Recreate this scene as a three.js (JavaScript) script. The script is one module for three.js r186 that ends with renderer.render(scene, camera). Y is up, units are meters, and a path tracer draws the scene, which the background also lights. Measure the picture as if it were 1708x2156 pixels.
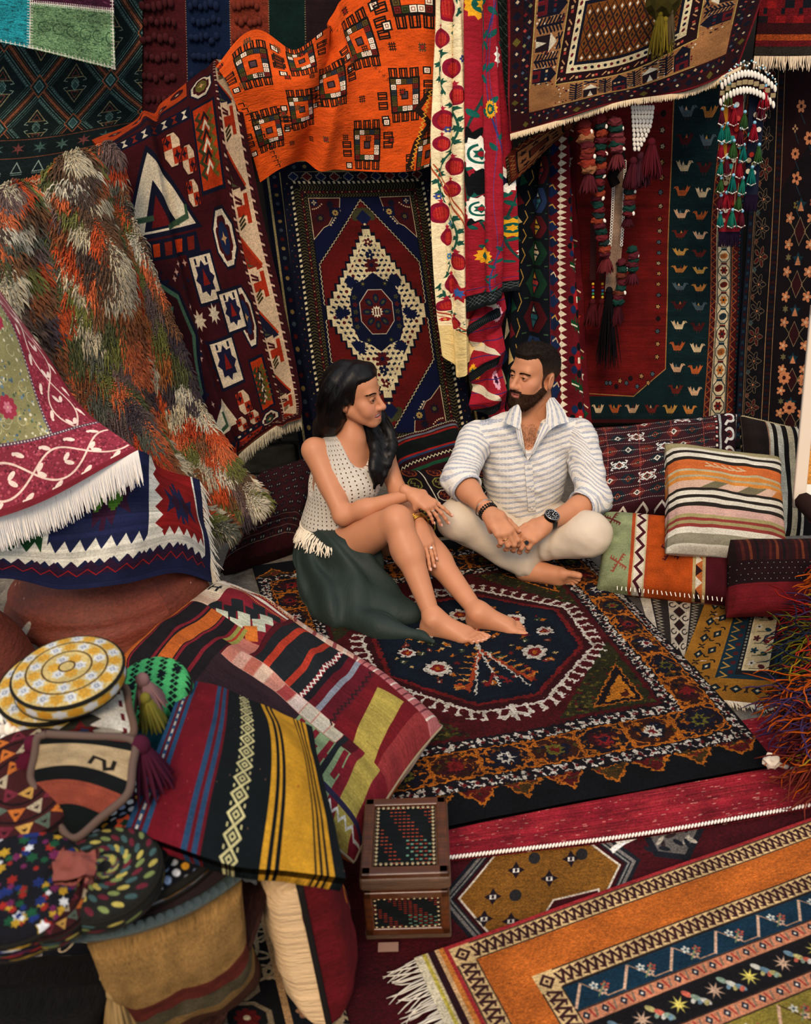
import * as THREE from 'three';
import { mergeGeometries } from 'three/addons/utils/BufferGeometryUtils.js';
import { RoundedBoxGeometry } from 'three/addons/geometries/RoundedBoxGeometry.js';

// ---------------------------------------------------------------- camera, sky, exposure
const FOCAL = 1900, PITCH = 23 * Math.PI / 180, ROLL = 3 * Math.PI / 180, EYE = new THREE.Vector3(0, 1.5, 0);
const FWD = new THREE.Vector3(0, -Math.sin(PITCH), -Math.cos(PITCH));
const UP0 = new THREE.Vector3(0, Math.cos(PITCH), -Math.sin(PITCH)), RIGHT0 = new THREE.Vector3(1, 0, 0);
const CUP = UP0.clone().multiplyScalar(Math.cos(ROLL)).addScaledVector(RIGHT0, Math.sin(ROLL));
const CRIGHT = RIGHT0.clone().multiplyScalar(Math.cos(ROLL)).addScaledVector(UP0, -Math.sin(ROLL));
const scene = new THREE.Scene();
const camera = new THREE.PerspectiveCamera(2 * Math.atan(1078 / FOCAL) * 180 / Math.PI, 1708 / 2156, 0.05, 60);
camera.position.copy(EYE); camera.up.copy(CUP); camera.lookAt(EYE.clone().add(FWD)); camera.updateMatrixWorld();
camera.focus = 3.2; camera.userData.fStop = 4.5;
const renderer = new THREE.WebGLRenderer({ antialias: true });
renderer.toneMapping = THREE.LinearToneMapping; renderer.toneMappingExposure = 1.34;
renderer.shadowMap.enabled = true; renderer.shadowMap.type = THREE.PCFSoftShadowMap;

// a bright, evenly clouded sky over an open courtyard
{
const w = 64, h = 32, d = new Float32Array(w * h * 4);
for (let y = 0; y < h; y++) for (let x = 0; x < w; x++) {
const el = (y + .5) / h * Math.PI - Math.PI / 2, k = (y * w + x) * 4, s = .52 + .42 * Math.max(0, Math.sin(el));
d[k] = s * .93; d[k + 1] = s * 1.0; d[k + 2] = s * 1.1; d[k + 3] = 1;
}
const sky = new THREE.DataTexture(d, w, h, THREE.RGBAFormat, THREE.FloatType);
sky.mapping = THREE.EquirectangularReflectionMapping; sky.magFilter = THREE.LinearFilter; sky.needsUpdate = true;
scene.background = sky; scene.environment = sky;
scene.backgroundIntensity = 1.0; scene.environmentIntensity = 1.0;
}
// sun veiled by thin cloud, high behind the viewer's shoulder: wide, warm and soft
const sun = new THREE.DirectionalLight(0xffe2c0, 2.1);
sun.position.set(-.7, 5.6, 2.6); sun.target.position.set(0, 0.4, -3); sun.shadow.radius = 40; sun.castShadow = true;
Object.assign(sun.shadow.camera, { left: -4, right: 4, top: 4, bottom: -4, near: 0.5, far: 14 }); sun.shadow.mapSize.set(2048, 2048);
scene.add(sun, sun.target);

// ---------------------------------------------------------------- helpers
let seed = 7;
const rnd = () => { seed = (seed + 0x6d2b79f5) | 0; let t = Math.imul(seed ^ (seed >>> 15), 1 | seed); t = (t + Math.imul(t ^ (t >>> 7), 61 | t)) ^ t; return ((t ^ (t >>> 14)) >>> 0) / 4294967296; };
const rr = (a, b) => a + (b - a) * rnd(), pick = a => a[Math.floor(rnd() * a.length)];
const V = (x, y, z) => new THREE.Vector3(x, y, z);
const lerp = THREE.MathUtils.lerp, clamp = THREE.MathUtils.clamp, sstep = THREE.MathUtils.smoothstep;
const hash3 = (i, j, k) => { let h = Math.imul(i, 374761393) ^ Math.imul(j, 668265263) ^ Math.imul(k, 2147483647 ^ 1274126177); h = Math.imul(h ^ (h >>> 13), 1274126177); return ((h ^ (h >>> 16)) >>> 0) / 4294967296; };
function noise3(x, y, z) {
const i = Math.floor(x), j = Math.floor(y), k = Math.floor(z); let a = x - i, b = y - j, c = z - k;
a = a * a * (3 - 2 * a); b = b * b * (3 - 2 * b); c = c * c * (3 - 2 * c);
const L = (p, q, t) => p + (q - p) * t;
return L(L(L(hash3(i, j, k), hash3(i + 1, j, k), a), L(hash3(i, j + 1, k), hash3(i + 1, j + 1, k), a), b), L(L(hash3(i, j, k + 1), hash3(i + 1, j, k + 1), a), L(hash3(i, j + 1, k + 1), hash3(i + 1, j + 1, k + 1), a), b), c) * 2 - 1;
}
// surveyed points: sight line through a point of the frame, met with an upright plane (W), a level plane (F) or taken at a range (D)
const ray = (px, py) => FWD.clone().addScaledVector(CRIGHT, (px - 854) / FOCAL).addScaledVector(CUP, -(py - 1078) / FOCAL);
const W = (px, py, z) => { const r = ray(px, py); return EYE.clone().addScaledVector(r, (z - EYE.z) / r.z); };
const F = (px, py, y = 0) => { const r = ray(px, py); return EYE.clone().addScaledVector(r, (y - EYE.y) / r.y); };
const D = (px, py, d) => EYE.clone().addScaledVector(ray(px, py), d);
const names = {};
function numbered(n) { if (!(n in names)) { names[n] = 0; return n; } names[n]++; return n + '_' + String(names[n]).padStart(3, '0'); }
function shade(o) { o.traverse(c => { if (c.isMesh) { c.castShadow = true; c.receiveShadow = true; } }); return o; }
function top(name, label, category, group, kind) { const g = new THREE.Group(); return tag(g, name, label, category, group, kind); }
function tag(o, name, label, category, group, kind) {
o.name = numbered(name); if (label) o.userData.label = label; if (category) o.userData.category = category;
if (group) o.userData.group = group; if (kind) o.userData.kind = kind; scene.add(o); return shade(o);
}
function part(parent, name, geo, mat, label, kind) {
const m = new THREE.Mesh(geo, mat); m.name = name; if (label) m.userData.label = label; if (kind) m.userData.kind = kind;
m.castShadow = m.receiveShadow = true; parent.add(m); return m;
}
const merge = list => mergeGeometries(list.map(g => { const h = g.index ? g.toNonIndexed() : g; for (const k of Object.keys(h.attributes)) if (!['position', 'normal', 'uv'].includes(k)) h.deleteAttribute(k); return h; }));

// ---- textures
const SW = 1;
function canvas(w, h, draw) { const c = document.createElement('canvas'); c.width = w; c.height = h; const x = c.getContext('2d'); x.lineJoin = 'miter'; draw(x, w, h); return c; }
function grain(c, o = {}) { // yarn by yarn variation of dye, streaks along the weft
const { yarn = .12, weft = .08, patch = .1, cell = 2, streak = null, deep = 1.1 } = o, x = c.getContext('2d'), w = c.width, h = c.height, im = x.getImageData(0, 0, w, h), d = im.data;
const row = new Float32Array(h); let q = 0; for (let i = 0; i < h; i++) { q = q * .8 + (rnd() - .5) * .6; row[i] = q; }
for (let j = 0; j < h; j++) for (let i = 0; i < w; i++) {
const k = (j * w + i) * 4, n = (hash3(i / cell | 0, j / cell | 0, 5) - .5) * 2 * yarn + row[j] * weft + noise3(i / 42, j / 30, 3) * patch + noise3(i / 5, j / 1.5, 9) * yarn * .7;
const lu = .09 * (.35 * d[k] + .5 * d[k + 1] + .15 * d[k + 2]); for (let q = 0; q < 3; q++) d[k + q] = 255 * Math.pow((d[k + q] * .91 + lu) / 255, deep); const f = 1 + n; d[k] = clamp(d[k] * f + n * 10, 0, 255); d[k + 1] = clamp(d[k + 1] * f + n * 9, 0, 255); d[k + 2] = clamp(d[k + 2] * f + n * 9, 0, 255);
if (streak) { const s = noise3(i / 22, j / 1.1, 17); if (s > streak.t) { const a = Math.min(1, (s - streak.t) * 6) * streak.a; d[k] = lerp(d[k], streak.c[0], a); d[k + 1] = lerp(d[k + 1], streak.c[1], a); d[k + 2] = lerp(d[k + 2], streak.c[2], a); } }
}
x.putImageData(im, 0, 0);
}
function ctex(c, rep) { const t = new THREE.CanvasTexture(c); t.colorSpace = THREE.SRGBColorSpace; t.wrapS = t.wrapT = rep ? THREE.RepeatWrapping : THREE.ClampToEdgeWrapping; return t; }
function dtex(w, h, f, rep = [1, 1]) { // grey height texture
const d = new Uint8Array(w * h * 4); for (let j = 0; j < h; j++) for (let i = 0; i < w; i++) { const v = clamp(f(i, j), 0, 1) * 255, k = (j * w + i) * 4; d[k] = d[k + 1] = d[k + 2] = v; d[k + 3] = 255; }
const t = new THREE.DataTexture(d, w, h); t.magFilter = THREE.LinearFilter; t.wrapS = t.wrapT = THREE.RepeatWrapping; t.repeat.set(...rep); t.needsUpdate = true; return t;
}
const rep = (t, a, b) => { const c = t.clone(); c.repeat.set(a, b); c.needsUpdate = true; return c; };
const PILE = dtex(256, 256, (i, j) => .5 + .5 * (hash3(i, j, 1) - .5) + .35 * noise3(i / 6, j / 6, 2));
const WEAVE = dtex(128, 128, (i, j) => .5 + .3 * Math.sin(i * Math.PI / 4 + (Math.floor(j / 4) % 2) * Math.PI) * Math.abs(Math.sin(j * Math.PI / 4)) + .25 * (hash3(i >> 1, j >> 1, 3) - .5));
const CLOTH = dtex(256, 256, (i, j) => .5 + .2 * (hash3(i, j, 4) - .5) + .3 * noise3(i / 40, j / 14, 8) + .15 * noise3(i / 12, j / 5, 6));
function textile(c, o = {}) {
const kind = o.kind || 'pile', b = kind === 'pile' ? PILE : kind === 'weave' ? WEAVE : CLOTH;
const mp = c && ctex(c); if (o.tr) mp.repeat.set(...o.tr);
return new THREE.MeshPhysicalMaterial({ map: mp, color: o.color ?? 0xffffff, roughness: o.rough ?? .95, specularIntensity: o.spec ?? .25, bumpMap: rep(b, ...(o.rep || [6, 8])), bumpScale: o.bump ?? (kind === 'pile' ? .004 : kind === 'weave' ? .002 : .003), side: THREE.DoubleSide, sheen: o.sheen ?? 0, sheenRoughness: .6, sheenColor: new THREE.Color(o.sheenColor ?? 0xffffff) });
}
const flat = (col, o = {}) => new THREE.MeshPhysicalMaterial({ color: col, roughness: o.rough ?? .85, metalness: o.metal ?? 0, specularIntensity: o.spec ?? .4, side: THREE.DoubleSide, ...(o.x || {}) });

// ---- drawing
const R = (c, x, y, w, h, f) => { c.fillStyle = f; c.fillRect(x, y, w, h); };
const PG = (c, p, f, s, lw) => { c.beginPath(); for (let i = 0; i < p.length; i += 2) c[i ? 'lineTo' : 'moveTo'](p[i], p[i + 1]); c.closePath(); if (f) { c.fillStyle = f; c.fill(); } if (s) { c.strokeStyle = s; c.lineWidth = lw || 2; c.stroke(); } };
const LN = (c, p, s, lw) => { c.beginPath(); for (let i = 0; i < p.length; i += 2) c[i ? 'lineTo' : 'moveTo'](p[i], p[i + 1]); c.strokeStyle = s; c.lineWidth = lw; c.stroke(); };
const DIA = (c, x, y, a, b, f, s, lw) => PG(c, [x, y - b, x + a, y, x, y + b, x - a, y], f, s, lw);
const CIR = (c, x, y, r, f, s, lw) => { c.beginPath(); c.arc(x, y, r, 0, 7); if (f) { c.fillStyle = f; c.fill(); } if (s) { c.strokeStyle = s; c.lineWidth = lw || 2; c.stroke(); } };
const ELL = (c, x, y, a, b, rot, f, s, lw) => { c.beginPath(); c.ellipse(x, y, a, b, rot, 0, 7); if (f) { c.fillStyle = f; c.fill(); } if (s) { c.strokeStyle = s; c.lineWidth = lw || 2; c.stroke(); } };
const STAR = (c, x, y, r, n, f, q = .45, rot = 0) => { const p = []; for (let i = 0; i < n * 2; i++) { const a = i * Math.PI / n + rot, s = i % 2 ? r * q : r; p.push(x + s * Math.sin(a), y - s * Math.cos(a)); } PG(c, p, f); };
const FLOWER = (c, x, y, r, n, f, mid) => { for (let i = 0; i < n; i++) { const a = i * 2 * Math.PI / n; ELL(c, x + Math.cos(a) * r * .58, y + Math.sin(a) * r * .58, r * .42, r * .3, a, f); } if (mid) CIR(c, x, y, r * .28, mid); };
const ZIG = (c, x0, y0, x1, y1, n, amp, s, lw) => { const dx = (x1 - x0) / n, dy = (y1 - y0) / n, L = Math.hypot(dx, dy), p = []; for (let i = 0; i <= n; i++) { const k = i % 2 ? amp : -amp; p.push(x0 + dx * i - dy / L * k, y0 + dy * i + dx / L * k); } LN(c, p, s, lw); };
const STEP = (c, x, y, a, b, n, f, s, lw) => { const p = []; const q = [[1, -1], [1, 1], [-1, 1], [-1, -1]]; // stepped diamond
const pts = []; for (let i = 0; i <= n; i++) { pts.push([i / n, 1 - i / n]); if (i < n) pts.push([(i + 1) / n, 1 - i / n]); }
for (const [u, v] of pts) p.push(x + a * u, y - b * v); for (const [u, v] of [...pts].reverse()) p.push(x + a * u, y + b * v);
for (const [u, v] of pts) p.push(x - a * u, y + b * v); for (const [u, v] of [...pts].reverse()) p.push(x - a * u, y - b * v); PG(c, p, f, s, lw); };
const OCT = (c, x, y, a, b, f, s, lw, k = .42) => PG(c, [x - a * k, y - b, x + a * k, y - b, x + a, y - b * k, x + a, y + b * k, x + a * k, y + b, x - a * k, y + b, x - a, y + b * k, x - a, y - b * k], f, s, lw);
function SERR(c, x0, y0, x1, y1, n, h, f) { // saw teeth on one side of a line
const dx = (x1 - x0) / n, dy = (y1 - y0) / n, L = Math.hypot(dx, dy), p = []; for (let i = 0; i < n; i++) p.push(x0 + dx * i, y0 + dy * i, x0 + dx * (i + .5) - dy / L * h, y0 + dy * (i + .5) + dx / L * h); p.push(x1, y1); PG(c, p, f); }
function SIDE(c, x0, y0, ang, fn) { c.save(); c.translate(x0, y0); c.rotate(ang); fn(c); c.restore(); }
function BORDER(c, x, y, w, h, bands) { // nested frame bands; each motif runs along all four sides in local axes
for (const [t, col, motif] of bands) {
if (col) { R(c, x, y, w, t, col); R(c, x, y + h - t, w, t, col); R(c, x, y, t, h, col); R(c, x + w - t, y, t, h, col); }
if (motif) { SIDE(c, x + t, y, 0, k => motif(k, w - 2 * t, t)); SIDE(c, x + w, y + t, Math.PI / 2, k => motif(k, h - 2 * t, t)); SIDE(c, x + w - t, y + h, Math.PI, k => motif(k, w - 2 * t, t)); SIDE(c, x, y + h - t, -Math.PI / 2, k => motif(k, h - 2 * t, t)); }
if (motif && motif.corner) for (const [a, b] of [[x, y], [x + w - t, y], [x, y + h - t], [x + w - t, y + h - t]]) { DIA(c, a + t / 2, b + t / 2, t * .32, t * .32, null, motif.corner, t * .12); DIA(c, a + t / 2, b + t / 2, t * .1, t * .1, motif.corner); }
x += t; y += t; w -= 2 * t; h -= 2 * t;
}
return [x, y, w, h];
}
const dashes = (a, b, skew = 0, q = .5) => (k, L, t) => { const n = Math.max(2, Math.round(L / (t * 1.6))), s = L / n; for (let i = 0; i < n; i++) PG(k, [i * s, t * .1, i * s + s * q, t * .1, i * s + s * q + skew * t, t * .9, i * s + skew * t, t * .9], i % 2 && b ? b : a); };
const beads = (cols, r = .3, gap = 1.3) => (k, L, t) => { const n = Math.round(L / (t * gap)); for (let i = 0; i < n; i++) CIR(k, (i + .5) * L / n, t / 2, t * r, cols[i % cols.length]); };
const zigz = (col, lw = .2, gap = 1) => (k, L, t) => ZIG(k, 0, t / 2, L, t / 2, Math.round(L / (t * gap)) * 2, t * .3, col, t * lw);
const rosettes = (cols, mid, n = 6, gap = 1.5) => (k, L, t) => { const m = Math.round(L / (t * gap)); for (let i = 0; i < m; i++) FLOWER(k, (i + .5) * L / m, t / 2, t * .4, n, cols[i % cols.length], mid); };
const scroll = (col, lw = .12, gap = 1.6) => (k, L, t) => { const n = Math.max(2, Math.round(L / (t * gap))), s = L / n; k.strokeStyle = col; k.lineWidth = t * lw; for (let i = 0; i < n; i++) { k.beginPath(); k.moveTo(i * s, t * (i % 2 ? .15 : .85)); k.lineTo((i + 1) * s, t * (i % 2 ? .85 : .15)); k.stroke(); k.beginPath(); k.arc((i + .5) * s + (i % 2 ? .28 : -.28) * s, t * .4, t * .16, 0, 5); k.stroke(); } };

// ---- geometry
function bspline(G) { // bicubic sheet through rows of points
const n = G.length, m = G[0].length, cr = (a, b, c, d, t) => .5 * ((2 * b) + (-a + c) * t + (2 * a - 5 * b + 4 * c - d) * t * t + (-a + 3 * b - 3 * c + d) * t * t * t);
const g = (i, j, k) => { const f = (r, q) => { const row = G[r]; if (q < 0) return 2 * row[0].getComponent(k) - row[Math.min(1, m - 1)].getComponent(k); if (q > m - 1) return 2 * row[m - 1].getComponent(k) - row[Math.max(0, m - 2)].getComponent(k); return row[q].getComponent(k); }; if (i < 0) return 2 * f(0, j) - f(Math.min(1, n - 1), j); if (i > n - 1) return 2 * f(n - 1, j) - f(Math.max(0, n - 2), j); return f(i, j); };
return (u, v, out = V()) => { const a = u * (m - 1), b = v * (n - 1), j = Math.min(Math.floor(a), m - 2), i = Math.min(Math.floor(b), n - 2), s = a - j, t = b - i;
for (let k = 0; k < 3; k++) { const r = []; for (let q = -1; q < 3; q++) r.push(cr(g(i + q, j - 1, k), g(i + q, j, k), g(i + q, j + 1, k), g(i + q, j + 2, k), s)); out.setComponent(k, cr(...r, t)); } return out; };
}
function sheet(S, o = {}) { // a cloth of real thickness over the surface S(u, v)
const { nu = 60, nv = 60, th = .008, disp = null, flip = false } = o, P = [], N = [], UVs = [], I = [], e = 1e-3;
const base = (u, v) => S(u, v, V()), norm = (u, v) => { const a = base(Math.min(1, u + e), v).sub(base(Math.max(0, u - e), v)), b = base(u, Math.min(1, v + e)).sub(base(u, Math.max(0, v - e))); const n = b.cross(a).normalize(); return flip ? n.negate() : n; };
const full = []; for (let j = 0; j <= nv; j++) for (let i = 0; i <= nu; i++) { const u = i / nu, v = j / nv, p = base(u, v), n = norm(u, v); if (disp) p.addScaledVector(n, disp(u, v, p)); full.push([p, n]); }
const at = (i, j) => full[j * (nu + 1) + i][0], nn = V(), ta = V(), tb = V();
const nrm = (i, j) => { ta.subVectors(at(Math.min(nu, i + 1), j), at(Math.max(0, i - 1), j)); tb.subVectors(at(i, Math.min(nv, j + 1)), at(i, Math.max(0, j - 1))); nn.crossVectors(tb, ta).normalize(); if (flip) nn.negate(); return nn; };
const q = (nu + 1) * (nv + 1);
for (let s = 0; s < 2; s++) for (let j = 0; j <= nv; j++) for (let i = 0; i <= nu; i++) { const p = at(i, j), n = nrm(i, j), k = s ? -th : 0; P.push(p.x + n.x * k, p.y + n.y * k, p.z + n.z * k); const g = s ? -1 : 1; N.push(n.x * g, n.y * g, n.z * g); UVs.push(i / nu, 1 - j / nv); }
for (let j = 0; j < nv; j++) for (let i = 0; i < nu; i++) { const a = j * (nu + 1) + i, b = a + 1, c = a + nu + 1, d = c + 1; if (!flip) { I.push(a, c, b, b, c, d, q + a, q + b, q + c, q + b, q + d, q + c); } else { I.push(a, b, c, b, d, c, q + a, q + c, q + b, q + b, q + c, q + d); } }
const edge = (a, b) => I.push(a, b, q + a, b, q + b, q + a); for (let i = 0; i < nu; i++) { edge(i + 1, i); edge(nv * (nu + 1) + i, nv * (nu + 1) + i + 1); } for (let j = 0; j < nv; j++) { edge(j * (nu + 1), (j + 1) * (nu + 1)); edge((j + 1) * (nu + 1) + nu, j * (nu + 1) + nu); }
const geo = new THREE.BufferGeometry(); geo.setAttribute('position', new THREE.Float32BufferAttribute(P, 3)); geo.setAttribute('normal', new THREE.Float32BufferAttribute(N, 3)); geo.setAttribute('uv', new THREE.Float32BufferAttribute(UVs, 2)); geo.setIndex(I); return geo;
}
const wrinkle = (a, fu, fv, s = 0) => (u, v) => a * (noise3(u * fu + s, v * fv + s * 2.3, s) + .5 * noise3(u * fu * 2.1 + s, v * fv * 2.1, s + 4));
function strand(p, dir, len, r, o = {}) { // a tapered, drooping yarn: 3 sided, points pushed to arrays
const { seg = 3, droop = .3, bend = .3 } = o, pts = [p.clone()]; let d = dir.clone().normalize(), q = p.clone();
const side = V(rr(-1, 1), rr(-1, 1), rr(-1, 1)).multiplyScalar(bend);
for (let i = 1; i <= seg; i++) { d.addScaledVector(side, .33).add(V(0, -droop, 0)); if (o.wave) d.add(V(rr(-1, 1), rr(-.6, .6), rr(-1, 1)).multiplyScalar(o.wave)); d.normalize(); q = q.clone().addScaledVector(d, len / seg); if (o.floor !== undefined && q.y < o.floor) q.y = o.floor; pts.push(q); }
return tubeRaw(pts, i => r * (i === pts.length - 1 ? .4 : 1), 3);
}
function tubeRaw(pts, rad, sides = 6, closed = false) {
const P = [], I = [], n = pts.length, f = [], t = V(), a = V(), b = V(); let ref = V(0.3, 1, 0.17);
for (let i = 0; i < n; i++) {
t.subVectors(pts[Math.min(n - 1, i + 1)], pts[Math.max(0, i - 1)]).normalize(); if (Math.abs(t.dot(ref)) > .97) ref = V(1, .1, .3).normalize();
a.crossVectors(t, ref).normalize(); b.crossVectors(a, t).normalize(); ref = b.clone(); const r = rad(i);
for (let k = 0; k < sides; k++) { const w = k / sides * Math.PI * 2; P.push(pts[i].x + (a.x * Math.cos(w) + b.x * Math.sin(w)) * r, pts[i].y + (a.y * Math.cos(w) + b.y * Math.sin(w)) * r, pts[i].z + (a.z * Math.cos(w) + b.z * Math.sin(w)) * r); }
}
for (let i = 0; i < n - 1; i++) for (let k = 0; k < sides; k++) { const p = i * sides + k, q = i * sides + (k + 1) % sides; I.push(p, p + sides, q, q, p + sides, q + sides); }
if (!closed) { for (let k = 1; k < sides - 1; k++) { I.push(0, k, k + 1); const e = (n - 1) * sides; I.push(e, e + k + 1, e + k); } }
const g = new THREE.BufferGeometry(); g.setAttribute('position', new THREE.Float32BufferAttribute(P, 3)); g.setIndex(I); g.computeVertexNormals(); g.setAttribute('uv', new THREE.Float32BufferAttribute(new Float32Array(P.length / 3 * 2), 2)); return g;
}
const tube = (pts, r, sides = 8, seg = 4) => { const c = new THREE.CatmullRomCurve3(pts), n = pts.length * seg; return tubeRaw(c.getPoints(n), typeof r === 'function' ? i => r(i / n) : () => r, sides); };
function bundle(list) { // many small raw geometries into one
let nv = 0, ni = 0; for (const g of list) { nv += g.attributes.position.count; ni += g.index.count; }
const P = new Float32Array(nv * 3), N = new Float32Array(nv * 3), U = new Float32Array(nv * 2), I = new Uint32Array(ni); let a = 0, b = 0;
for (const g of list) { P.set(g.attributes.position.array, a * 3); N.set(g.attributes.normal.array, a * 3); if (g.attributes.uv) U.set(g.attributes.uv.array, a * 2); for (let i = 0; i < g.index.count; i++) I[b + i] = g.index.array[i] + a; a += g.attributes.position.count; b += g.index.count; }
const g = new THREE.BufferGeometry(); g.setAttribute('position', new THREE.BufferAttribute(P, 3)); g.setAttribute('normal', new THREE.BufferAttribute(N, 3)); g.setAttribute('uv', new THREE.BufferAttribute(U, 2)); g.setIndex(new THREE.BufferAttribute(I, 1)); return g;
}
function fringeAlong(fn, n, dirFn, len, r, o = {}) { const l = []; for (let i = 0; i < n; i++) { const u = (i + rr(.1, .9)) / n; l.push(strand(fn(u), dirFn(u), len * rr(.75, 1.1), r, o)); } return bundle(l); }
function xform(g, p, q, s) { const m = new THREE.Matrix4().compose(p, q || new THREE.Quaternion(), s || V(1, 1, 1)); return g.clone().applyMatrix4(m); }
// cushion: half axes a (along u) and b (along v), plump t; pinched corners
function cushionGeo(c, a, b, t, o = {}) {
const { n = 44, pinch = .07, sag = 0, sd = 1, wr = .006 } = o, nz = a.clone().cross(b).normalize(), P = [], U = [], I = [];
const f = (x, y, s) => { const e = Math.pow(Math.max(0, 1 - x ** 4), .5) * Math.pow(Math.max(0, 1 - y ** 4), .5), px = x * (1 - pinch * (1 - y * y)), py = y * (1 - pinch * (1 - x * x));
const w = wr * (noise3(x * 2.2 + sd, y * 2.2, s + sd) + .6 * noise3(x * 5 + sd, y * 5, s + sd)) * (.3 + e);
const p = c.clone().addScaledVector(a, px).addScaledVector(b, py).addScaledVector(nz, s * (t * Math.pow(e, .75) + w + .004)); p.y -= sag * (1 - x * x) * (1 + y) * .5; return p; };
for (const s of [1, -1]) for (let j = 0; j <= n; j++) for (let i = 0; i <= n; i++) { const p = f(i / n * 2 - 1, j / n * 2 - 1, s); P.push(p.x, p.y, p.z); U.push(s > 0 ? i / n : 1 - i / n, j / n); }
const q = (n + 1) ** 2; for (let j = 0; j < n; j++) for (let i = 0; i < n; i++) { const A = j * (n + 1) + i, B = A + 1, C = A + n + 1, E = C + 1; I.push(A, B, C, B, E, C, q + A, q + C, q + B, q + B, q + C, q + E); }
const ed = (A, B) => I.push(A, q + A, B, B, q + A, q + B); for (let i = 0; i < n; i++) { ed(i, i + 1); ed(n * (n + 1) + i + 1, n * (n + 1) + i); ed((i + 1) * (n + 1), i * (n + 1)); ed(i * (n + 1) + n, (i + 1) * (n + 1) + n); }
const g = new THREE.BufferGeometry(); g.setAttribute('position', new THREE.Float32BufferAttribute(P, 3)); g.setAttribute('uv', new THREE.Float32BufferAttribute(U, 2)); g.setIndex(I); g.computeVertexNormals();
g.userData.rim = k => { const r = []; for (let i = 0; i < n; i++) r.push(f(i / n * 2 - 1, -1, 0)); for (let i = 0; i < n; i++) r.push(f(1, i / n * 2 - 1, 0)); for (let i = 0; i < n; i++) r.push(f(1 - i / n * 2, 1, 0)); for (let i = 0; i <= n; i++) r.push(f(-1, 1 - i / n * 2, 0)); return r; };
return g;
}
// cushion from four sighted corners (top-left, top-right, bottom-right, bottom-left)
function cushion4(tl, tr, br, bl, t, o) { const c = tl.clone().add(tr).add(br).add(bl).multiplyScalar(.25), a = tr.clone().add(br).sub(tl).sub(bl).multiplyScalar(.25), b = tl.clone().add(tr).sub(br).sub(bl).multiplyScalar(.25); return cushionGeo(c, a, b, t, o); }
const grid = rows => rows.map(r => r.map(p => p.isVector3 ? p : W(...p)));
// ---------------------------------------------------------------- setting
{
const c = canvas(512, 512, (x, w, h) => { R(x, 0, 0, w, h, '#6a6258'); for (let i = 0; i < 900; i++) { const g = rr(70, 130); CIR(x, rr(0, w), rr(0, h), rr(1, 6), `rgba(${g},${g * .95},${g * .85},.35)`); } }); grain(c, { yarn: .1, weft: 0, patch: .18 });
const m = new THREE.MeshStandardMaterial({ map: ctex(c, true), roughness: .95, bumpMap: rep(PILE, 3, 3), bumpScale: .01 });
const ground = new THREE.Mesh(new THREE.BoxGeometry(9, .2, 9), m.clone()); ground.position.set(0, -.1, -1.2); ground.material.map = rep(ctex(c, true), 6, 6);
tag(ground, 'ground', 'worn grey stone paving of the courtyard beneath the rugs', 'ground', null, 'structure');
const wall = new THREE.Mesh(new THREE.BoxGeometry(7, 3.4, .3), flat(0x3a342e, { rough: 1 })); wall.position.set(0, 1.7, -4.27);
tag(wall, 'wall_back', 'rough stone wall of the courtyard behind the hanging carpets', 'wall', null, 'structure');
// coursed blocks laid in the wall, each a piece
const stones = []; for (let k = 0; k < 6; k++) {
const g = new RoundedBoxGeometry(1, 1, 1, 3, .09), p = g.attributes.position; for (let i = 0; i < p.count; i++) { const a = p.getX(i), b = p.getY(i), d = p.getZ(i), n = .06 * noise3(a * 3 + k * 7, b * 3, d * 3) + .03 * noise3(a * 8 + k, b * 8, d * 8); p.setXYZ(i, a * (1 + n * .3), b * (1 + n * .4), d * (1 + n)); } g.computeVertexNormals(); stones.push(g);
}
const tone = ['#77705f', '#6d6a60', '#837a66', '#64625a', '#8a8068'].map(t => { const s = m.clone(); s.map = rep(ctex(c, true), .6, .4); s.color = new THREE.Color(t).multiplyScalar(3.4); s.bumpScale = .016; return s; });
let y = .0; for (let r = 0; r < 5; r++) { const h = [.15, .13, .16, .12, .15][r]; let x = -2.2 - rr(0, .2); while (x < 2.2) { const w = rr(.22, .42), b = new THREE.Mesh(stones[Math.floor(rnd() * 6)], pick(tone)); b.scale.set(w - .012, h - .012, .22); b.position.set(x + w / 2, y + h / 2 - 1.7, .07 + rr(0, .02)); b.rotation.z = rr(-.01, .01); b.name = 'stone'; b.castShadow = b.receiveShadow = true; wall.add(b); x += w; } y += h; }
// sloping bank that carries the rugs hung on the other side
const S = bspline([[V(-3.1, 1.2, -3.3), V(-2.3, 1.15, -3.55), V(-1.6, 1.1, -3.75)], [V(-2.95, .8, -2.9), V(-2.2, .8, -3.4), V(-1.5, .8, -3.75)], [V(-2.65, .4, -2.6), V(-1.95, .3, -3.35), V(-1.35, .4, -3.75)], [V(-2.5, 0, -2.5), V(-1.8, 0, -3.3), V(-1.25, 0, -3.75)]]);
const bank = new THREE.Mesh(sheet(S, { nu: 30, nv: 30, th: .3, disp: wrinkle(.04, 6, 6, 3) }), flat(0x4a443c, { rough: 1 }));
tag(bank, 'wall_left', 'sloping stone bank under the shaggy rug', 'wall', null, 'structure');
}
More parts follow.
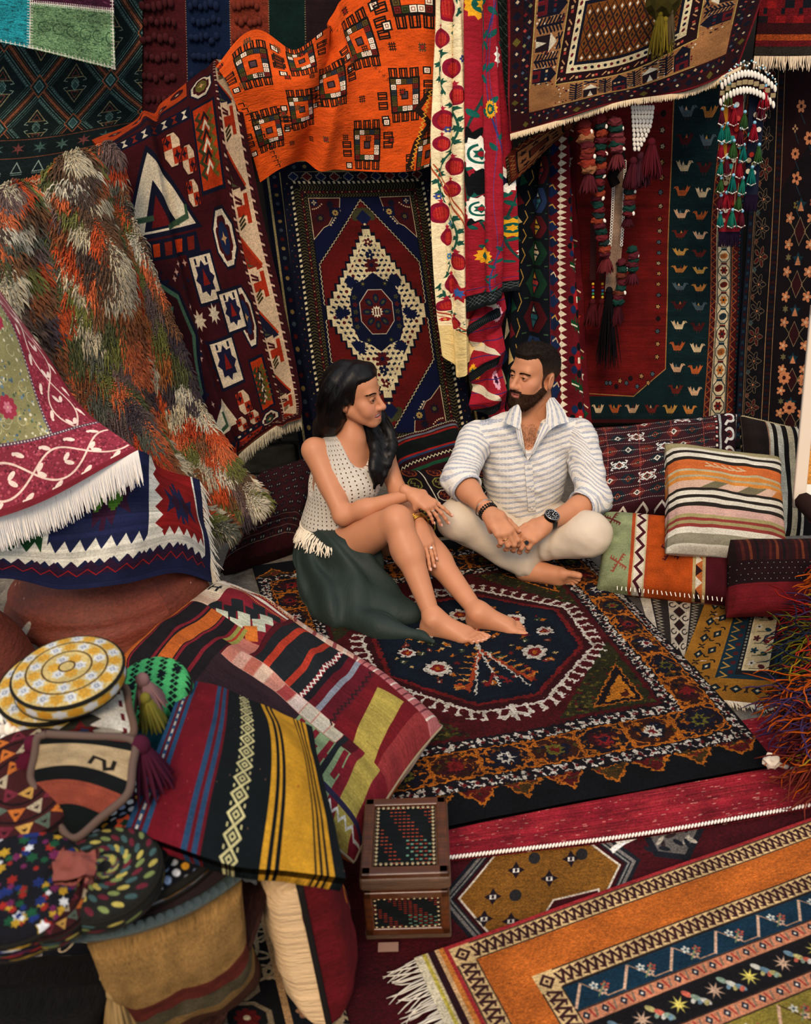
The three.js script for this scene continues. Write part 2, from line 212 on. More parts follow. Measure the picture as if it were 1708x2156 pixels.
function hung(name, label, rows, c, o = {}) {
const S = bspline(grid(rows)), m = textile(c, o), geo = sheet(S, o);
let t; if (o.parts || o.fringe) { t = top(name, label, o.cat || 'rug', o.group); part(t, 'cloth', geo, m); } else { t = new THREE.Mesh(geo, m); tag(t, name, label, o.cat || 'rug', o.group); }
t.userData.S = S; const s = t.userData.S; delete t.userData.S;
if (o.fringe) { const f = o.fringe, fn = u => s(f.u ? f.u(u) : u, f.v ? f.v(u) : 1, V()); part(t, 'fringe', fringeAlong(fn, f.n, f.dir || (() => V(0, -1, .15)), f.len, f.r, f), flat(f.col || 0xd9c9ab, { rough: .9 }), f.label, 'stuff'); }
t.sample = (u, v) => s(u, v, V()); return t;
}
// ---------------------------------------------------------------- carpets on the back wall
const MAROON = '#4d0f16', NAVY = '#0c1230', CREAM = '#e8cfa0', OLIVE = '#5a5228', REDF = '#7c1712';
{ // medallion carpet
const c = canvas(480, 860, (x, w, h) => {
R(x, 0, 0, w, h, '#0b0f26');
const tiny = (k, L, t) => { const n = Math.round(L / 16); for (let i = 0; i < n; i++) { k.fillStyle = ['#8a2a1c', '#3b5560', '#b99a52', '#561018'][i % 4]; k.fillRect((i + .5) * L / n - 3, t * (i % 2 ? .25 : .6), 4, 4); } };
const herr = (k, L, t) => { for (let i = 0; i < L; i += 9) LN(k, [i, t, i + 6, t / 2, i, 0], '#6b6232', 2.2); };
const [X, Y, FW, FH] = BORDER(x, 0, 0, w, h, [[26, '#0b1029', tiny], [10, '#0a0c1c', dashes('#efdcae', '#efdcae', .3, .5)], [20, '#120f14', herr], [9, '#3a0d12', beads(['#c9a86a', '#8c2018'], .25)], [11, '#120f14', herr], [3, '#0a0c1c']]);
// top side of the outer band shows a larger leaf scroll
for (let i = 0; i < 10; i++) { const q = 40 + i * 44; STEP(x, q, 14, 15, 12, 3, i % 2 ? '#5e1418' : '#16254e', '#d8c9a0', 1.4); }
R(x, X, Y, FW, FH, '#0b1440'); const cx = 240, top = Y + 6, bot = Y + FH - 6;
for (const [sx, sy] of [[1, 1], [-1, 1], [1, -1], [-1, -1]]) { // spandrels
const px = a => sx > 0 ? X + a : X + FW - a, py = a => sy > 0 ? Y + a : Y + FH - a;
PG(x, [px(0), py(0), px(98), py(0), px(92), py(30), px(78), py(46), px(66), py(60), px(50), py(84), px(34), py(92), px(0), py(128)], '#4e1017', '#e6cf9d', 2.2);
SERR(x, px(92), py(34), px(52), py(86), 7, sx * sy * -7, '#e6cf9d'); R(x, Math.min(px(58), px(92)), Math.min(py(30), py(62)), 34, 30, '#10173a'); FLOWER(x, px(76), py(46), 10, 8, '#b99a52', '#4e1017');
STAR(x, px(28), py(62), 17, 8, '#15162e', .5); STAR(x, px(64), py(20), 15, 8, '#15162e', .5); FLOWER(x, px(28), py(62), 7, 6, '#6b6232'); for (let i = 0; i < 6; i++) R(x, px(8 + i * 6) - 2, py(34 - i * i * .6) - 2, 4, 4, '#e8d3a2'); R(x, Math.min(px(4), px(26)), Math.min(py(4), py(24)), 22, 20, '#131c44'); FLOWER(x, px(15), py(14), 8, 4, '#cbb48a');
}
const hexa = [cx, top, X + FW - 6, Y + 205, X + FW - 6, Y + FH - 205, cx, bot, X + 6, Y + FH - 205, X + 6, Y + 205];
PG(x, hexa, '#701410', '#0a0d22', 7); for (let i = 0; i < 6; i++) { const a = i * 2, b = (i * 2 + 2) % 12; ZIG(x, hexa[a], hexa[a + 1], hexa[b], hexa[b + 1], 40, 1.8, '#e6cf9d', 2.4); }
for (const s of [-1, 1]) { const y0 = 430 + s * 287; for (let i = 0; i < 9; i++) { const a = i / 8 * Math.PI; ELL(x, cx + Math.cos(a) * 26, y0 + s * Math.sin(a) * 24, 11, 8, a * s, '#4a4a2c'); } DIA(x, cx, y0, 24, 26, '#13204c'); CIR(x, cx, y0 - s * 20, 4, '#e6cf9d'); }
const MY = 430, A = 150, B = 252; STEP(x, cx, MY, A + 9, B + 12, 12, '#0a0e26'); STEP(x, cx, MY, A, B, 12, '#ead7a6');
x.save(); x.beginPath(); const cl = []; for (let i = 0; i <= 36; i++) { const a = i / 36 * 2 * Math.PI, q = 1 / (Math.abs(Math.cos(a)) + Math.abs(Math.sin(a))); cl.push(cx + A * .96 * q * Math.cos(a), MY + B * .96 * q * Math.sin(a)); } for (let i = 0; i < cl.length; i += 2) x[i ? 'lineTo' : 'moveTo'](cl[i], cl[i + 1]); x.clip();
for (let j = -16; j <= 16; j++) for (let i = -9; i <= 9; i++) { const px = cx + i * 17 + (j % 2 ? 8 : 0), py = MY + j * 15.5, k = hash3(i + 20, j + 20, 2); if (k < .6) { x.save(); x.translate(px, py); x.rotate(i < 0 ? .5 : -.5); R(x, -6, -3, 11, 6, '#131a38'); x.restore(); } else if (k < .85) STAR(x, px, py, 7, 5, '#131a38', .4); else CIR(x, px, py, 5, '#5e1418'); }
for (const [a, b] of [[-104, 6], [104, 6], [-66, -92], [66, -92], [-66, 104], [66, 104]]) { for (let i = 0; i < 7; i++) STAR(x, cx + a + rr(-12, 12), MY + b + rr(-10, 10), 15, 6, '#101a40', .55, i); }
for (const s of [-1, 1]) { FLOWER(x, cx, MY + s * 140, 22, 6, '#5a1318', '#0f1738'); FLOWER(x, cx, MY + s * 172, 15, 5, '#101a40'); FLOWER(x, cx, MY + s * 212, 13, 5, '#5e1418', '#ead7a6'); }
x.restore();
PG(x, [cx, MY - 118, cx + 30, MY - 96, cx + 62, MY - 84, cx + 78, MY - 40, cx + 78, MY + 40, cx + 62, MY + 84, cx + 30, MY + 96, cx, MY + 118, cx - 30, MY + 96, cx - 62, MY + 84, cx - 78, MY + 40, cx - 78, MY - 40, cx - 62, MY - 84, cx - 30, MY - 96], '#0d1538');
for (const s of [-1, 1]) for (let i = 0; i < 5; i++) { FLOWER(x, cx + s * 64, MY - 44 + i * 22, 8, 5, i % 2 ? '#6a1a18' : '#4a4a2c'); FLOWER(x, cx + s * 34, MY - 84 + i * 42 - (i > 1 ? 0 : 0), 7, 5, '#4a4a2c', '#c9a86a'); }
OCT(x, cx, MY, 50, 66, '#5e1316', '#dfd2b4', 2.4); for (let i = 0; i < 8; i++) { const a = i * Math.PI / 4; ELL(x, cx + Math.cos(a) * 30, MY + Math.sin(a) * 40, 14, 9, a, '#17203c'); ELL(x, cx + Math.cos(a) * 30, MY + Math.sin(a) * 40, 7, 4, a, '#4a5034'); } STAR(x, cx, MY, 19, 12, '#efe3bf', .7); for (let i = -1; i < 2; i++) R(x, cx + i * 8 - 2, MY - 9, 4, 18, '#5e1316');
}); grain(c, { yarn: .1, weft: .06, patch: .1 });
hung('medallion_carpet', 'navy and dark red carpet with a large cream lattice medallion hanging between the couple', [[[590, 362, -3.93], [748, 362, -3.92], [905, 356, -3.93]], [[613, 560, -3.9], [782, 556, -3.9], [938, 552, -3.9]], [[638, 760, -3.86], [806, 758, -3.86], [972, 752, -3.86]], [[672, 968, -3.78], [838, 968, -3.78], [1008, 958, -3.78]]], c, { rep: [14, 24], disp: wrinkle(.007, 3, 4, 2), th: .01, nu: 50, nv: 80 });
}
{ // dark brown-blue carpet behind the medallion carpet, its borders showing on both sides
const c = canvas(420, 640, (x, w, h) => {
R(x, 0, 0, w, h, '#15131c');
const f = (k, L, t) => { const n = Math.round(L / t * .9); for (let i = 0; i < n; i++) { const q = (i + .5) * L / n; OCT(k, q, t / 2, t * .34, t * .4, '#2a1c18', '#7d6a3c', 2.5); FLOWER(k, q, t / 2, t * .22, 6, i % 2 ? '#7a1d18' : '#3c4a4c', '#b79a58'); } };
const [X, Y, FW, FH] = BORDER(x, 0, 0, w, h, [[10, '#0e1226'], [5, '#c8b070'], [22, '#0f1630', beads(['#6a1a18', '#4c5a62', '#a8894a'], .2, 1)], [5, '#bda566'], [46, '#2c2417', f], [5, '#bda566'], [20, '#101634', dashes('#c8b070', '#6a1a18', .3, .4)]]);
for (let j = 0; j < 30; j++) for (let i = 0; i < 14; i++) FLOWER(x, X + i * FW / 13, Y + j * FH / 29, 6, 4, pick(['#5a3d22', '#6a1a18', '#2e3c40']));
}); grain(c);
hung('dark_border_carpet', 'dark carpet with gold border lines peeping out behind the medallion carpet', [[[545, 330, -4.0], [760, 320, -4.0], [975, 300, -4.0]], [[585, 620, -3.97], [790, 620, -3.97], [1000, 600, -3.97]], [[640, 1010, -3.93], [850, 1010, -3.93], [1062, 990, -3.93]]], c, { rep: [12, 16], th: .008, disp: wrinkle(.004, 3, 3, 9) });
}
{ // teal lozenge kilim
const c = canvas(560, 620, (x, w, h) => {
R(x, 0, 0, w, h, '#12201f');
const lz = (cx, cy, a, b) => { for (const [k, col, lw] of [[1, '#9a5434', 3], [.93, '#6d3d28', 2], [.84, '#5d7a70', 2.4], [.76, '#4b6a62', 2], [.68, '#415b54', 1.6]]) PG(x, [cx, cy - b * k, cx + a * k, cy, cx, cy + b * k, cx - a * k, cy], null, col, lw); SERR(x, cx - a * .7, cy, cx, cy + b * .7, 14, 6, '#54736b'); SERR(x, cx + a * .7, cy, cx, cy - b * .7, 14, 6, '#54736b');
for (const s of [-1, 1]) { PG(x, [cx - 22, cy + s * 18, cx + 22, cy + s * 18, cx, cy + s * 52], null, '#8f7f58', 2.6); PG(x, [cx - 10, cy + s * 22, cx + 10, cy + s * 22, cx, cy + s * 40], null, '#7a3d30', 2.2); DIA(x, cx, cy + s * 4, 10, 14, '#2d4743', '#6d8a7c', 1.6); LN(x, [cx - 24, cy + s * 18, cx - 30, cy + s * 10, cx - 20, cy + s * 8], '#8fa08a', 2); LN(x, [cx + 24, cy + s * 18, cx + 30, cy + s * 10, cx + 20, cy + s * 8], '#8fa08a', 2); } };
for (let j = -1; j < 4; j++) for (let i = -1; i < 4; i++) lz(i * 190 + (j % 2 ? 95 : 0), 90 + j * 118, 92, 116);
for (let j = -1; j < 4; j++) for (let i = -1; i < 4; i++) { const a = i * 190 + (j % 2 ? 0 : 95), b = 90 + j * 118; DIA(x, a, b, 22, 30, '#1b302e', '#9a5434', 3); DIA(x, a, b, 12, 17, '#33534f', '#7aa098', 2); }
R(x, 0, 474, w, 146, '#111f21'); LN(x, [0, 480, w, 480], '#77432e', 3); LN(x, [0, 538, w, 538], '#77432e', 3); for (let i = 0; i < 10; i++) { const q = 20 + i * 56; STAR(x, q, 508, 20, 6, ['#4d6a62', '#7a3f3c', '#3c5850'][i % 3], .35); PG(x, [q, 552, q + 14, 584, q - 14, 584], null, '#7d8f84', 3); LN(x, [q - 16, 590, q + 16, 590], '#6a8078', 2.5); }
}); grain(c, { yarn: .18, weft: .1, patch: .14 });
hung('lozenge_kilim', 'dark teal kilim with thin lozenge outlines below the turquoise patchwork rug', [[[-160, -120, -4.06], [100, -120, -4.06], [300, -120, -4.06]], [[-160, 170, -4.03], [80, 170, -4.03], [300, 150, -4.03]], [[-160, 395, -4.0], [60, 385, -4.0], [296, 330, -4.02]]], c, { kind: 'weave', rep: [14, 14], bump: .003, disp: wrinkle(.008, 3, 3, 12) });
}
{ // patchwork rug
const c = canvas(480, 420, (x, w, h) => {
R(x, 0, 0, w, h, '#1c8f99'); for (let i = 0; i < 900; i++) R(x, rr(0, 232), rr(0, h), rr(3, 16), rr(1, 5), pick(['rgba(10,58,70,.5)', 'rgba(40,170,172,.5)', 'rgba(12,40,52,.4)']));
R(x, 232, 0, 248, 265, '#44152f'); for (let i = 0; i < 900; i++) R(x, rr(232, 480), rr(0, 262), rr(3, 14), 1.5, pick(['rgba(150,70,110,.4)', 'rgba(25,8,20,.5)', 'rgba(190,140,150,.25)']));
R(x, 232, 265, 248, 160, '#6f9468'); for (let i = 0; i < 1100; i++) { const a = rr(232, 480), b = rr(268, 420); R(x, a, b, rr(2, 9), rr(1, 4), pick(['rgba(40,70,45,.5)', 'rgba(155,180,120,.5)', 'rgba(60,90,60,.5)'])); } for (let i = 0; i < 6; i++) { x.strokeStyle = '#40603f'; x.lineWidth = 3; x.beginPath(); x.arc(270 + i * 40, 340, 16, 0, 5); x.stroke(); }
const st = (x0, y0, x1, y1) => { const n = 44, dx = (x1 - x0) / n, dy = (y1 - y0) / n, L = Math.hypot(dx, dy); LN(x, [x0, y0, x1, y1], '#cfc8b8', 3); for (let i = 0; i <= n; i++) LN(x, [x0 + dx * i - dy / L * 8, y0 + dy * i + dx / L * 8, x0 + dx * i + dy / L * 8, y0 + dy * i - dx / L * 8], '#d8d2c4', 2.4); };
st(232, 0, 232, 420); st(232, 265, 480, 265); st(0, 416, 480, 416); st(476, 0, 476, 420);
}); grain(c, { yarn: .2, weft: .12, patch: .15 });
hung('patchwork_rug', 'overdyed patchwork rug of turquoise, plum and pale green pieces with white stitching', [[[-170, -190, -3.86], [50, -190, -3.86], [246, -190, -3.86]], [[-150, -40, -3.84], [70, -30, -3.82], [240, -20, -3.84]], [[-150, 60, -3.8], [70, 104, -3.76], [244, 148, -3.78]]], c, { rep: [10, 8], th: .007, disp: wrinkle(.008, 2, 2, 5) });
}
{ // hanging of wool strips with knotted tufts
const cols = ['#471318', '#0b1d3a', '#7b2f1c', '#08231f', '#241318'];
const c = canvas(560, 700, (x, w, h) => { const e = [0, .27, .5, .68, .84, 1]; cols.forEach((q, i) => { R(x, e[i] * w, 0, (e[i + 1] - e[i]) * w + 1, h, q); }); for (let i = 1; i < 5; i++) for (let j = 0; j < h; j += 7) R(x, e[i] * w - 2, j, 3, 3, '#8d6f52'); }); grain(c, { yarn: .16, weft: .1, patch: .12 });
const t = hung('tufted_strip_hanging', 'dark hanging of maroon, navy, rust and green wool strips with knotted tufts', [[[284, -160, -4.07], [480, -160, -4.07], [720, -160, -4.07]], [[288, 40, -4.05], [485, 40, -4.05], [720, 40, -4.05]], [[298, 330, -4.03], [490, 330, -4.03], [725, 330, -4.03]]], c, { kind: 'weave', rep: [16, 16], disp: wrinkle(.008, 4, 2, 7), parts: true });
const e = [0, .27, .5, .68], tc = [0x3a0f12, 0x0a1730, 0x5e2215], blob = new THREE.IcosahedronGeometry(1, 1); blob.deleteAttribute('uv');
for (let s = 0; s < 3; s++) { const l = []; for (let i = 0; i < 60; i++) { const row = Math.floor(i / 6), k = i % 6, u = lerp(e[s], e[s + 1], .12 + .76 * ((k + (row % 2 ? .5 : 0)) / 6.5)), v = .3 + row * .07 + rr(-.01, .01); if (v > .98) continue; const g = xform(blob, t.sample(u, v).add(V(0, 0, .008)), null, V(rr(.009, .014), rr(.013, .019), .012)); l.push(g); } const G = merge(l); G.setAttribute('uv', new THREE.Float32BufferAttribute(new Float32Array(G.attributes.position.count * 2), 2)); part(t, 'tufts', G, flat(tc[s], { rough: 1 }), null, 'stuff'); }
}
{ // orange embroidered cloth
const c = canvas(1000, 860, (x, w, h) => {
R(x, 0, 0, w, h, '#d4500f'); for (let i = 0; i < 1500; i++) R(x, rr(0, w), rr(0, h), rr(4, 22), 1.2, pick(['rgba(240,120,40,.25)', 'rgba(150,50,10,.2)']));
const U = (px, py, a, s) => { x.save(); x.translate(px, py); x.rotate(a); for (const [k, l] of [[13, 8], [6, 0]]) { x.strokeStyle = '#1c130f'; x.lineWidth = 5; x.strokeRect(-k, -26, 2 * k, 34); } x.strokeStyle = '#1c130f'; x.lineWidth = 4.5; x.restore(); };
const wb = (px, py) => { R(x, px - 15, py - 15, 30, 30, '#1c130f'); R(x, px - 10, py - 10, 20, 20, '#ecdcc2'); x.strokeStyle = '#7d2c22'; x.lineWidth = 2; x.strokeRect(px - 4, py - 5, 8, 9); };
const med = (px, py) => { x.save(); x.translate(px, py); const cell = ['#e9dcc4', '#5c4a20', '#7a1f1a', '#2f3a44', '#3f4a22'];
for (let q = 0; q < 4; q++) { x.save(); x.rotate(q * Math.PI / 2); for (const a of [-38, 0, 38]) if (!(a === 38 && q % 2)) U(a - 0, -78, 0); x.restore(); }
R(x, -56, -70, 112, 140, '#1c130f'); for (let j = 0; j < 6; j++) for (let i = 0; i < 5; i++) { const rim = i === 0 || j === 0 || i === 4 || j === 5; if (!rim) continue; const k = (i + j === 1 || i + j === 8 || i + j === 7) ? 0 : 1 + ((i * 2 + j) % 4), a = -50 + i * 20.4, b = -64 + j * 21.6; R(x, a, b, 18, 19, cell[k]); x.strokeStyle = k ? '#1c130f' : '#7d2c22'; x.lineWidth = 1.6; x.strokeRect(a + 5, b + 5, 8, 9); }
R(x, -29, -42, 59, 84, '#d4500f'); R(x, -13, -17, 27, 34, '#1c130f'); R(x, -9, -12, 19, 24, '#4d3a40'); x.restore(); wb(px + 82, py - 92); wb(px - 82, py + 92); };
const hash = (px, py, col, mid) => { for (let i = -1; i < 2; i++) { R(x, px + i * 9 - 2, py - 18, 4, 36, col); R(x, px - 16, py + i * 10 - 2, 32, 4, col); } if (mid) R(x, px - 7, py - 8, 14, 16, mid); };
x.save(); x.scale(1.22, 1.22); for (const [a, b] of [[105, 150], [285, 100], [250, 390], [90, 470], [560, 175], [690, 395], [745, 60], [530, 590], [400, 300], [800, 650]]) med(a, b); x.restore();
for (let i = 0; i < 34; i++) { const a = (i * 137) % 980, b = (i * 211 + 40) % 840; hash(a + 10, b, pick(['#2a1a12', '#52412a', '#2a1a12']), i % 3 ? null : '#8f1f16'); }
for (const [a, b, txt, r] of [[560, 70, 'FATILE', .8], [700, 330, 'SAVASS', .9]]) { x.save(); x.translate(a, b); x.rotate(r); x.font = '20px sans-serif'; x.fillStyle = '#2a1a12'; [...txt].forEach((q, i) => x.fillText(q, i * 24, 0)); x.restore(); }
LN(x, [960, 470, 900, 560, 965, 640, 900, 720, 860, 850], '#2a1a12', 26); ZIG(x, 960, 470, 880, 850, 36, 8, '#d99b2a', 5); // embroidered edge
for (let i = 0; i < 14; i++) { LN(x, [8 + i * 8, 380 + i * 34, 34 + i * 8, 380 + i * 34, 34 + i * 8, 404 + i * 34], '#1c130f', 5); LN(x, [34 + i * 8, 360 + i * 34, 44 + i * 8, 376 + i * 34], '#5a6030', 3); }
}); grain(c, { yarn: .08, weft: .03, patch: .08 });
const fold = (u, v) => .045 * Math.exp(-(((u - .5 + (v - .5) * .25) / .06) ** 2)) - .05 * Math.exp(-(((u - .42 + (v - .5) * .3) / .07) ** 2)) + .035 * Math.sin(u * 17 + v * 4) * (1 - v) * (u < .55 ? 1 : .25) + .012 * noise3(u * 6, v * 6, 1) + .03 * Math.exp(-(((u - .93) / .04) ** 2));
hung('orange_embroidered_cloth', 'bright orange wool cloth with black embroidered square medallions draped in folds', [[[455, 140, -3.72], [540, 62, -3.74], [620, 100, -3.72], [690, 62, -3.74], [715, 5, -3.78], [800, -60, -3.8], [935, -70, -3.8]], [[490, 190, -3.72], [560, 170, -3.7], [640, 170, -3.7], [700, 150, -3.72], [760, 120, -3.78], [840, 110, -3.78], [928, 110, -3.79]], [[520, 290, -3.74], [590, 270, -3.73], [650, 260, -3.72], [710, 250, -3.74], [780, 245, -3.77], [850, 240, -3.77], [922, 230, -3.78]], [[548, 385, -3.78], [600, 352, -3.78], [660, 352, -3.78], [720, 358, -3.79], [780, 362, -3.79], [850, 362, -3.79], [903, 350, -3.79]]], c, { kind: 'cloth', nu: 120, nv: 70, th: .003, disp: fold, rep: [8, 6], cat: 'cloth' });
}
{ // geometric carpet with saw-tooth border
const c = canvas(460, 900, (x, w, h) => {
R(x, 0, 0, w, h, '#4b0d14'); const candy = (X, Y, W2, H2, vert) => { R(x, X, Y, W2, H2, '#3a0b12'); const n = Math.round((vert ? H2 : W2) / 9); for (let i = 0; i < n; i++) vert ? PG(x, [X, Y + i * 9, X + W2, Y + i * 9 + 5, X + W2, Y + i * 9 + 9, X, Y + i * 9 + 5], i % 2 ? '#d9b59a' : '#5e1a20') : PG(x, [X + i * 9, Y, X + i * 9 + 5, Y + H2, X + i * 9 + 9, Y + H2, X + i * 9 + 5, Y], i % 2 ? '#d9b59a' : '#5e1a20'); };
const saw = (X, Y, W2, H2) => { R(x, X, Y, W2, H2, '#e3c39c'); const n = Math.round(H2 / 62); for (let i = 0; i < n; i++) { const b = Y + i * H2 / n, col = ['#a32a10', '#3e1018', '#1a1c38'][i % 3]; if (i % 2) { R(x, X + 8, b + 20, W2 - 30, 16, '#b8300e'); R(x, X + W2 - 26, b + 4, 13, 46, '#b8300e'); for (let k = 0; k < 3; k++) LN(x, [X + 8, b + 44 + k * 6, X + 28, b + 34 + k * 7], '#3e3418', 4); for (let k = 0; k < 2; k++) LN(x, [X + 6, b + 4 + k * 8, X + 28, b + 14 + k * 4], '#4b0d14', 4); } else { for (let k = 0; k < 5; k++) PG(x, [X + k * 8, b + k * 11, X + k * 8 + 18, b + k * 11 + 18, X + k * 8 - 2, b + k * 11 + 20], col); PG(x, [X, b, X + W2 - 14, b + 58, X, b + 56], col); LN(x, [X + 4, b + 6, X + W2 - 12, b + 58], '#c0390f', 5); for (let k = 0; k < 5; k++) PG(x, [X + 4, b + 30 + k * 6, X + 14 + k * 5, b + 58, X + 4, b + 58], k % 2 ? '#5a5a3a' : col); } } };
R(x, 446, 0, 14, h, '#3f0c14'); candy(436, 0, 10, 850, 1); saw(374, 0, 62, 830); candy(364, 0, 10, 830, 1);
const hookOct = (px, py, a, b, inn) => { OCT(x, px, py, a + 5, b + 5, '#12132c'); OCT(x, px, py, a, b, '#e3d3b4'); OCT(x, px, py, a * .78, b * .8, '#4b0d14'); OCT(x, px, py, a * .55, b * .6, inn); STAR(x, px, py, a * .4, 4, '#d8a66a', .4); for (const s of [-1, 1]) { R(x, px + s * a * .6 - 3, py - b * .75, 6, 14, '#e3d3b4'); R(x, px + s * a * .6 - 3, py + b * .5, 6, 14, '#e3d3b4'); } };
const box = (px, py, W2, H2) => { R(x, px - 6, py - 6, W2 + 12, H2 + 12, '#10142e'); R(x, px, py, W2, H2, '#c23c0c'); for (let k = 0; k < 6; k++) { const b = py + 18 + k * (H2 - 40) / 6; LN(x, [px + W2 * .3, b + 16, px + W2 * .5, b, px + W2 * .7, b + 16], k % 2 ? '#e3d3b4' : '#2b1a1c', 6); } ZIG(x, px + W2 * .2, py + 14, px + W2 * .2, py + H2 - 14, 12, 7, '#3f4020', 6); ZIG(x, px + W2 * .8, py + 14, px + W2 * .8, py + H2 - 14, 12, 7, '#6d6426', 7); };
hookOct(318, 96, 34, 48, '#6d6426'); box(284, 170, 66, 132); hookOct(325, 380, 30, 46, '#1a2a50'); hookOct(330, 520, 24, 54, '#233058'); box(300, 600, 46, 110); hookOct(320, 762, 32, 36, '#2c4a3c');
const ro = (px, py, r) => { OCT(x, px, py, r, r * 1.15, '#e3c39c'); PG(x, [px - r, py - r, px, py - r, px, py, px - r, py], '#b8300e'); PG(x, [px, py, px + r, py, px + r, py + r, px, py + r], '#b8300e'); STAR(x, px - r / 2, py - r / 2, r * .4, 4, '#2b1020'); STAR(x, px + r / 2, py + r / 2, r * .4, 4, '#2b1020'); OCT(x, px, py, r * 1.02, r * 1.17, null, '#3a0b12', 3); };
// field
PG(x, [0, 0, 270, 0, 270, 96, 140, 96, 0, 140], '#c9460e'); for (const [a, b] of [[60, 60], [130, 44], [190, 66], [240, 30]]) { OCT(x, a, b, 19, 21, '#4b0d14'); STAR(x, a, b, 8, 6, '#e3c39c'); } LN(x, [0, 146, 270, 104], '#10142e', 12); R(x, 0, 150, 276, 34, '#10142e'); for (let i = 0; i < 9; i++) { PG(x, [i * 31, 156, i * 31 + 18, 156, i * 31 + 10, 168, i * 31 + 18, 178, i * 31, 178, i * 31 + 8, 166], i % 2 ? '#8e2412' : '#e3d3b4'); }
PG(x, [130, 196, 262, 352, 0, 352], '#10142e'); PG(x, [130, 212, 244, 344, 16, 344], '#e3d3b4'); PG(x, [130, 262, 190, 340, 70, 340], '#10142e'); PG(x, [130, 286, 160, 336, 96, 336], '#6e1418'); LN(x, [40, 340, 40, 320, 110, 320], '#3d5a40', 9); LN(x, [150, 340, 220, 330, 220, 312], '#3d5a40', 9); ro(34, 226, 22); ro(208, 224, 26); ro(252, 250, 20); ro(252, 300, 18);
R(x, 0, 356, 240, 34, '#10142e'); for (let i = 0; i < 6; i++) PG(x, [i * 40 + 6, 362, i * 40 + 30, 362, i * 40 + 22, 384, i * 40, 384], i % 2 ? '#7e2010' : '#c23c0c');
const sq = (px, py, s) => { R(x, px - 6, py - 6, s + 12, s + 18, '#10142e'); R(x, px, py, s, s + 6, '#e3cfae'); STAR(x, px + s / 2, py + s / 2 + 3, s * .44, 8, '#1a1a3c', .72); PG(x, [px + s / 2, py + s * .3, px + s * .66, py + s * .7, px + s * .34, py + s * .7], '#8e1c12'); for (const q of [.2, .72]) R(x, px + s * q, py + s * .05, 6, 10, '#10142e'); };
PG(x, [0, 396, 256, 396, 256, 668, 0, 668], '#420c16'); for (let i = 0; i < 60; i++) { const a = rr(0, 190), b = rr(400, 660); STAR(x, a, b, 7, 4, pick(['#d0a893', '#1a1a3c', '#10142e']), .4); }
PG(x, [10, 450, 70, 420, 130, 450, 150, 520, 110, 620, 60, 640, 10, 600], null, '#10142e', 14); PG(x, [14, 452, 70, 426, 126, 452, 142, 520, 106, 612, 62, 630, 16, 596], '#3b0c16', '#4f7358', 9); LN(x, [40, 470, 96, 470, 60, 520, 104, 545, 50, 590], '#5f8060', 9); PG(x, [56, 440, 84, 440, 70, 462], '#b8300e'); PG(x, [54, 610, 90, 610, 70, 590], '#b8300e');
sq(196, 396, 70); sq(258, 466, 62); sq(186, 544, 74); STAR(x, 178, 500, 20, 8, '#e3d3b4', .5); STAR(x, 226, 494, 20, 8, '#e3d3b4', .5);
R(x, 0, 668, 150, 36, '#10142e'); for (let i = 0; i < 5; i++) PG(x, [i * 30, 674, i * 30 + 18, 674, i * 30 + 12, 698, i * 30 - 4, 698], i % 2 ? '#e3d3b4' : '#b8300e'); PG(x, [60, 704, 170, 640, 200, 704], '#e3d3b4'); LN(x, [90, 700, 150, 690, 150, 660], '#3d5a40', 9); ro(240, 668, 24); ro(210, 716, 20); ro(262, 716, 20); ro(60, 740, 24);
R(x, 100, 742, 180, 22, '#10142e'); for (let i = 0; i < 7; i++) CIR(x, 112 + i * 25, 753, 6, i % 2 ? '#e3d3b4' : '#7e2010');
PG(x, [60, 770, 290, 770, 280, 840, 220, 884, 100, 860], '#c23410', '#10142e', 8); for (const [a, b] of [[230, 792], [258, 812], [120, 800], [150, 840]]) { OCT(x, a, b, 13, 15, '#4b0d14'); STAR(x, a, b, 5, 6, '#e3c39c'); } LN(x, [180, 775, 170, 880], '#14183a', 10); for (let k = 0; k < 4; k++) LN(x, [150, 800 + k * 22, 176, 790 + k * 22, 206, 806 + k * 22], '#14183a', 8);
R(x, 0, 836, 374, 0, '#e3c39c'); candy(300, 826, 140, 8); for (let i = 0; i < 9; i++) PG(x, [300 + i * 15, 836, 312 + i * 15, 856, 296 + i * 15, 866], i % 2 ? '#e3c39c' : '#a32a10'); candy(180, 846, 260, 8); R(x, 0, 856, w, 44, '#4a0d16'); R(x, 0, 894, w, 6, '#a8481c');
}); grain(c, { yarn: .1, weft: .05, patch: .1 });
const fold = (u, v) => .02 * Math.exp(-(((u - .33) / .03) ** 2)) - .028 * Math.exp(-(((u - .37) / .03) ** 2)) + .018 * Math.exp(-(((u - .8) / .04) ** 2)) - .012 * Math.exp(-(((u - .74) / .03) ** 2)) + .014 * noise3(u * 4, v * 5, 6) + .02 * v * v * Math.sin(u * 9);
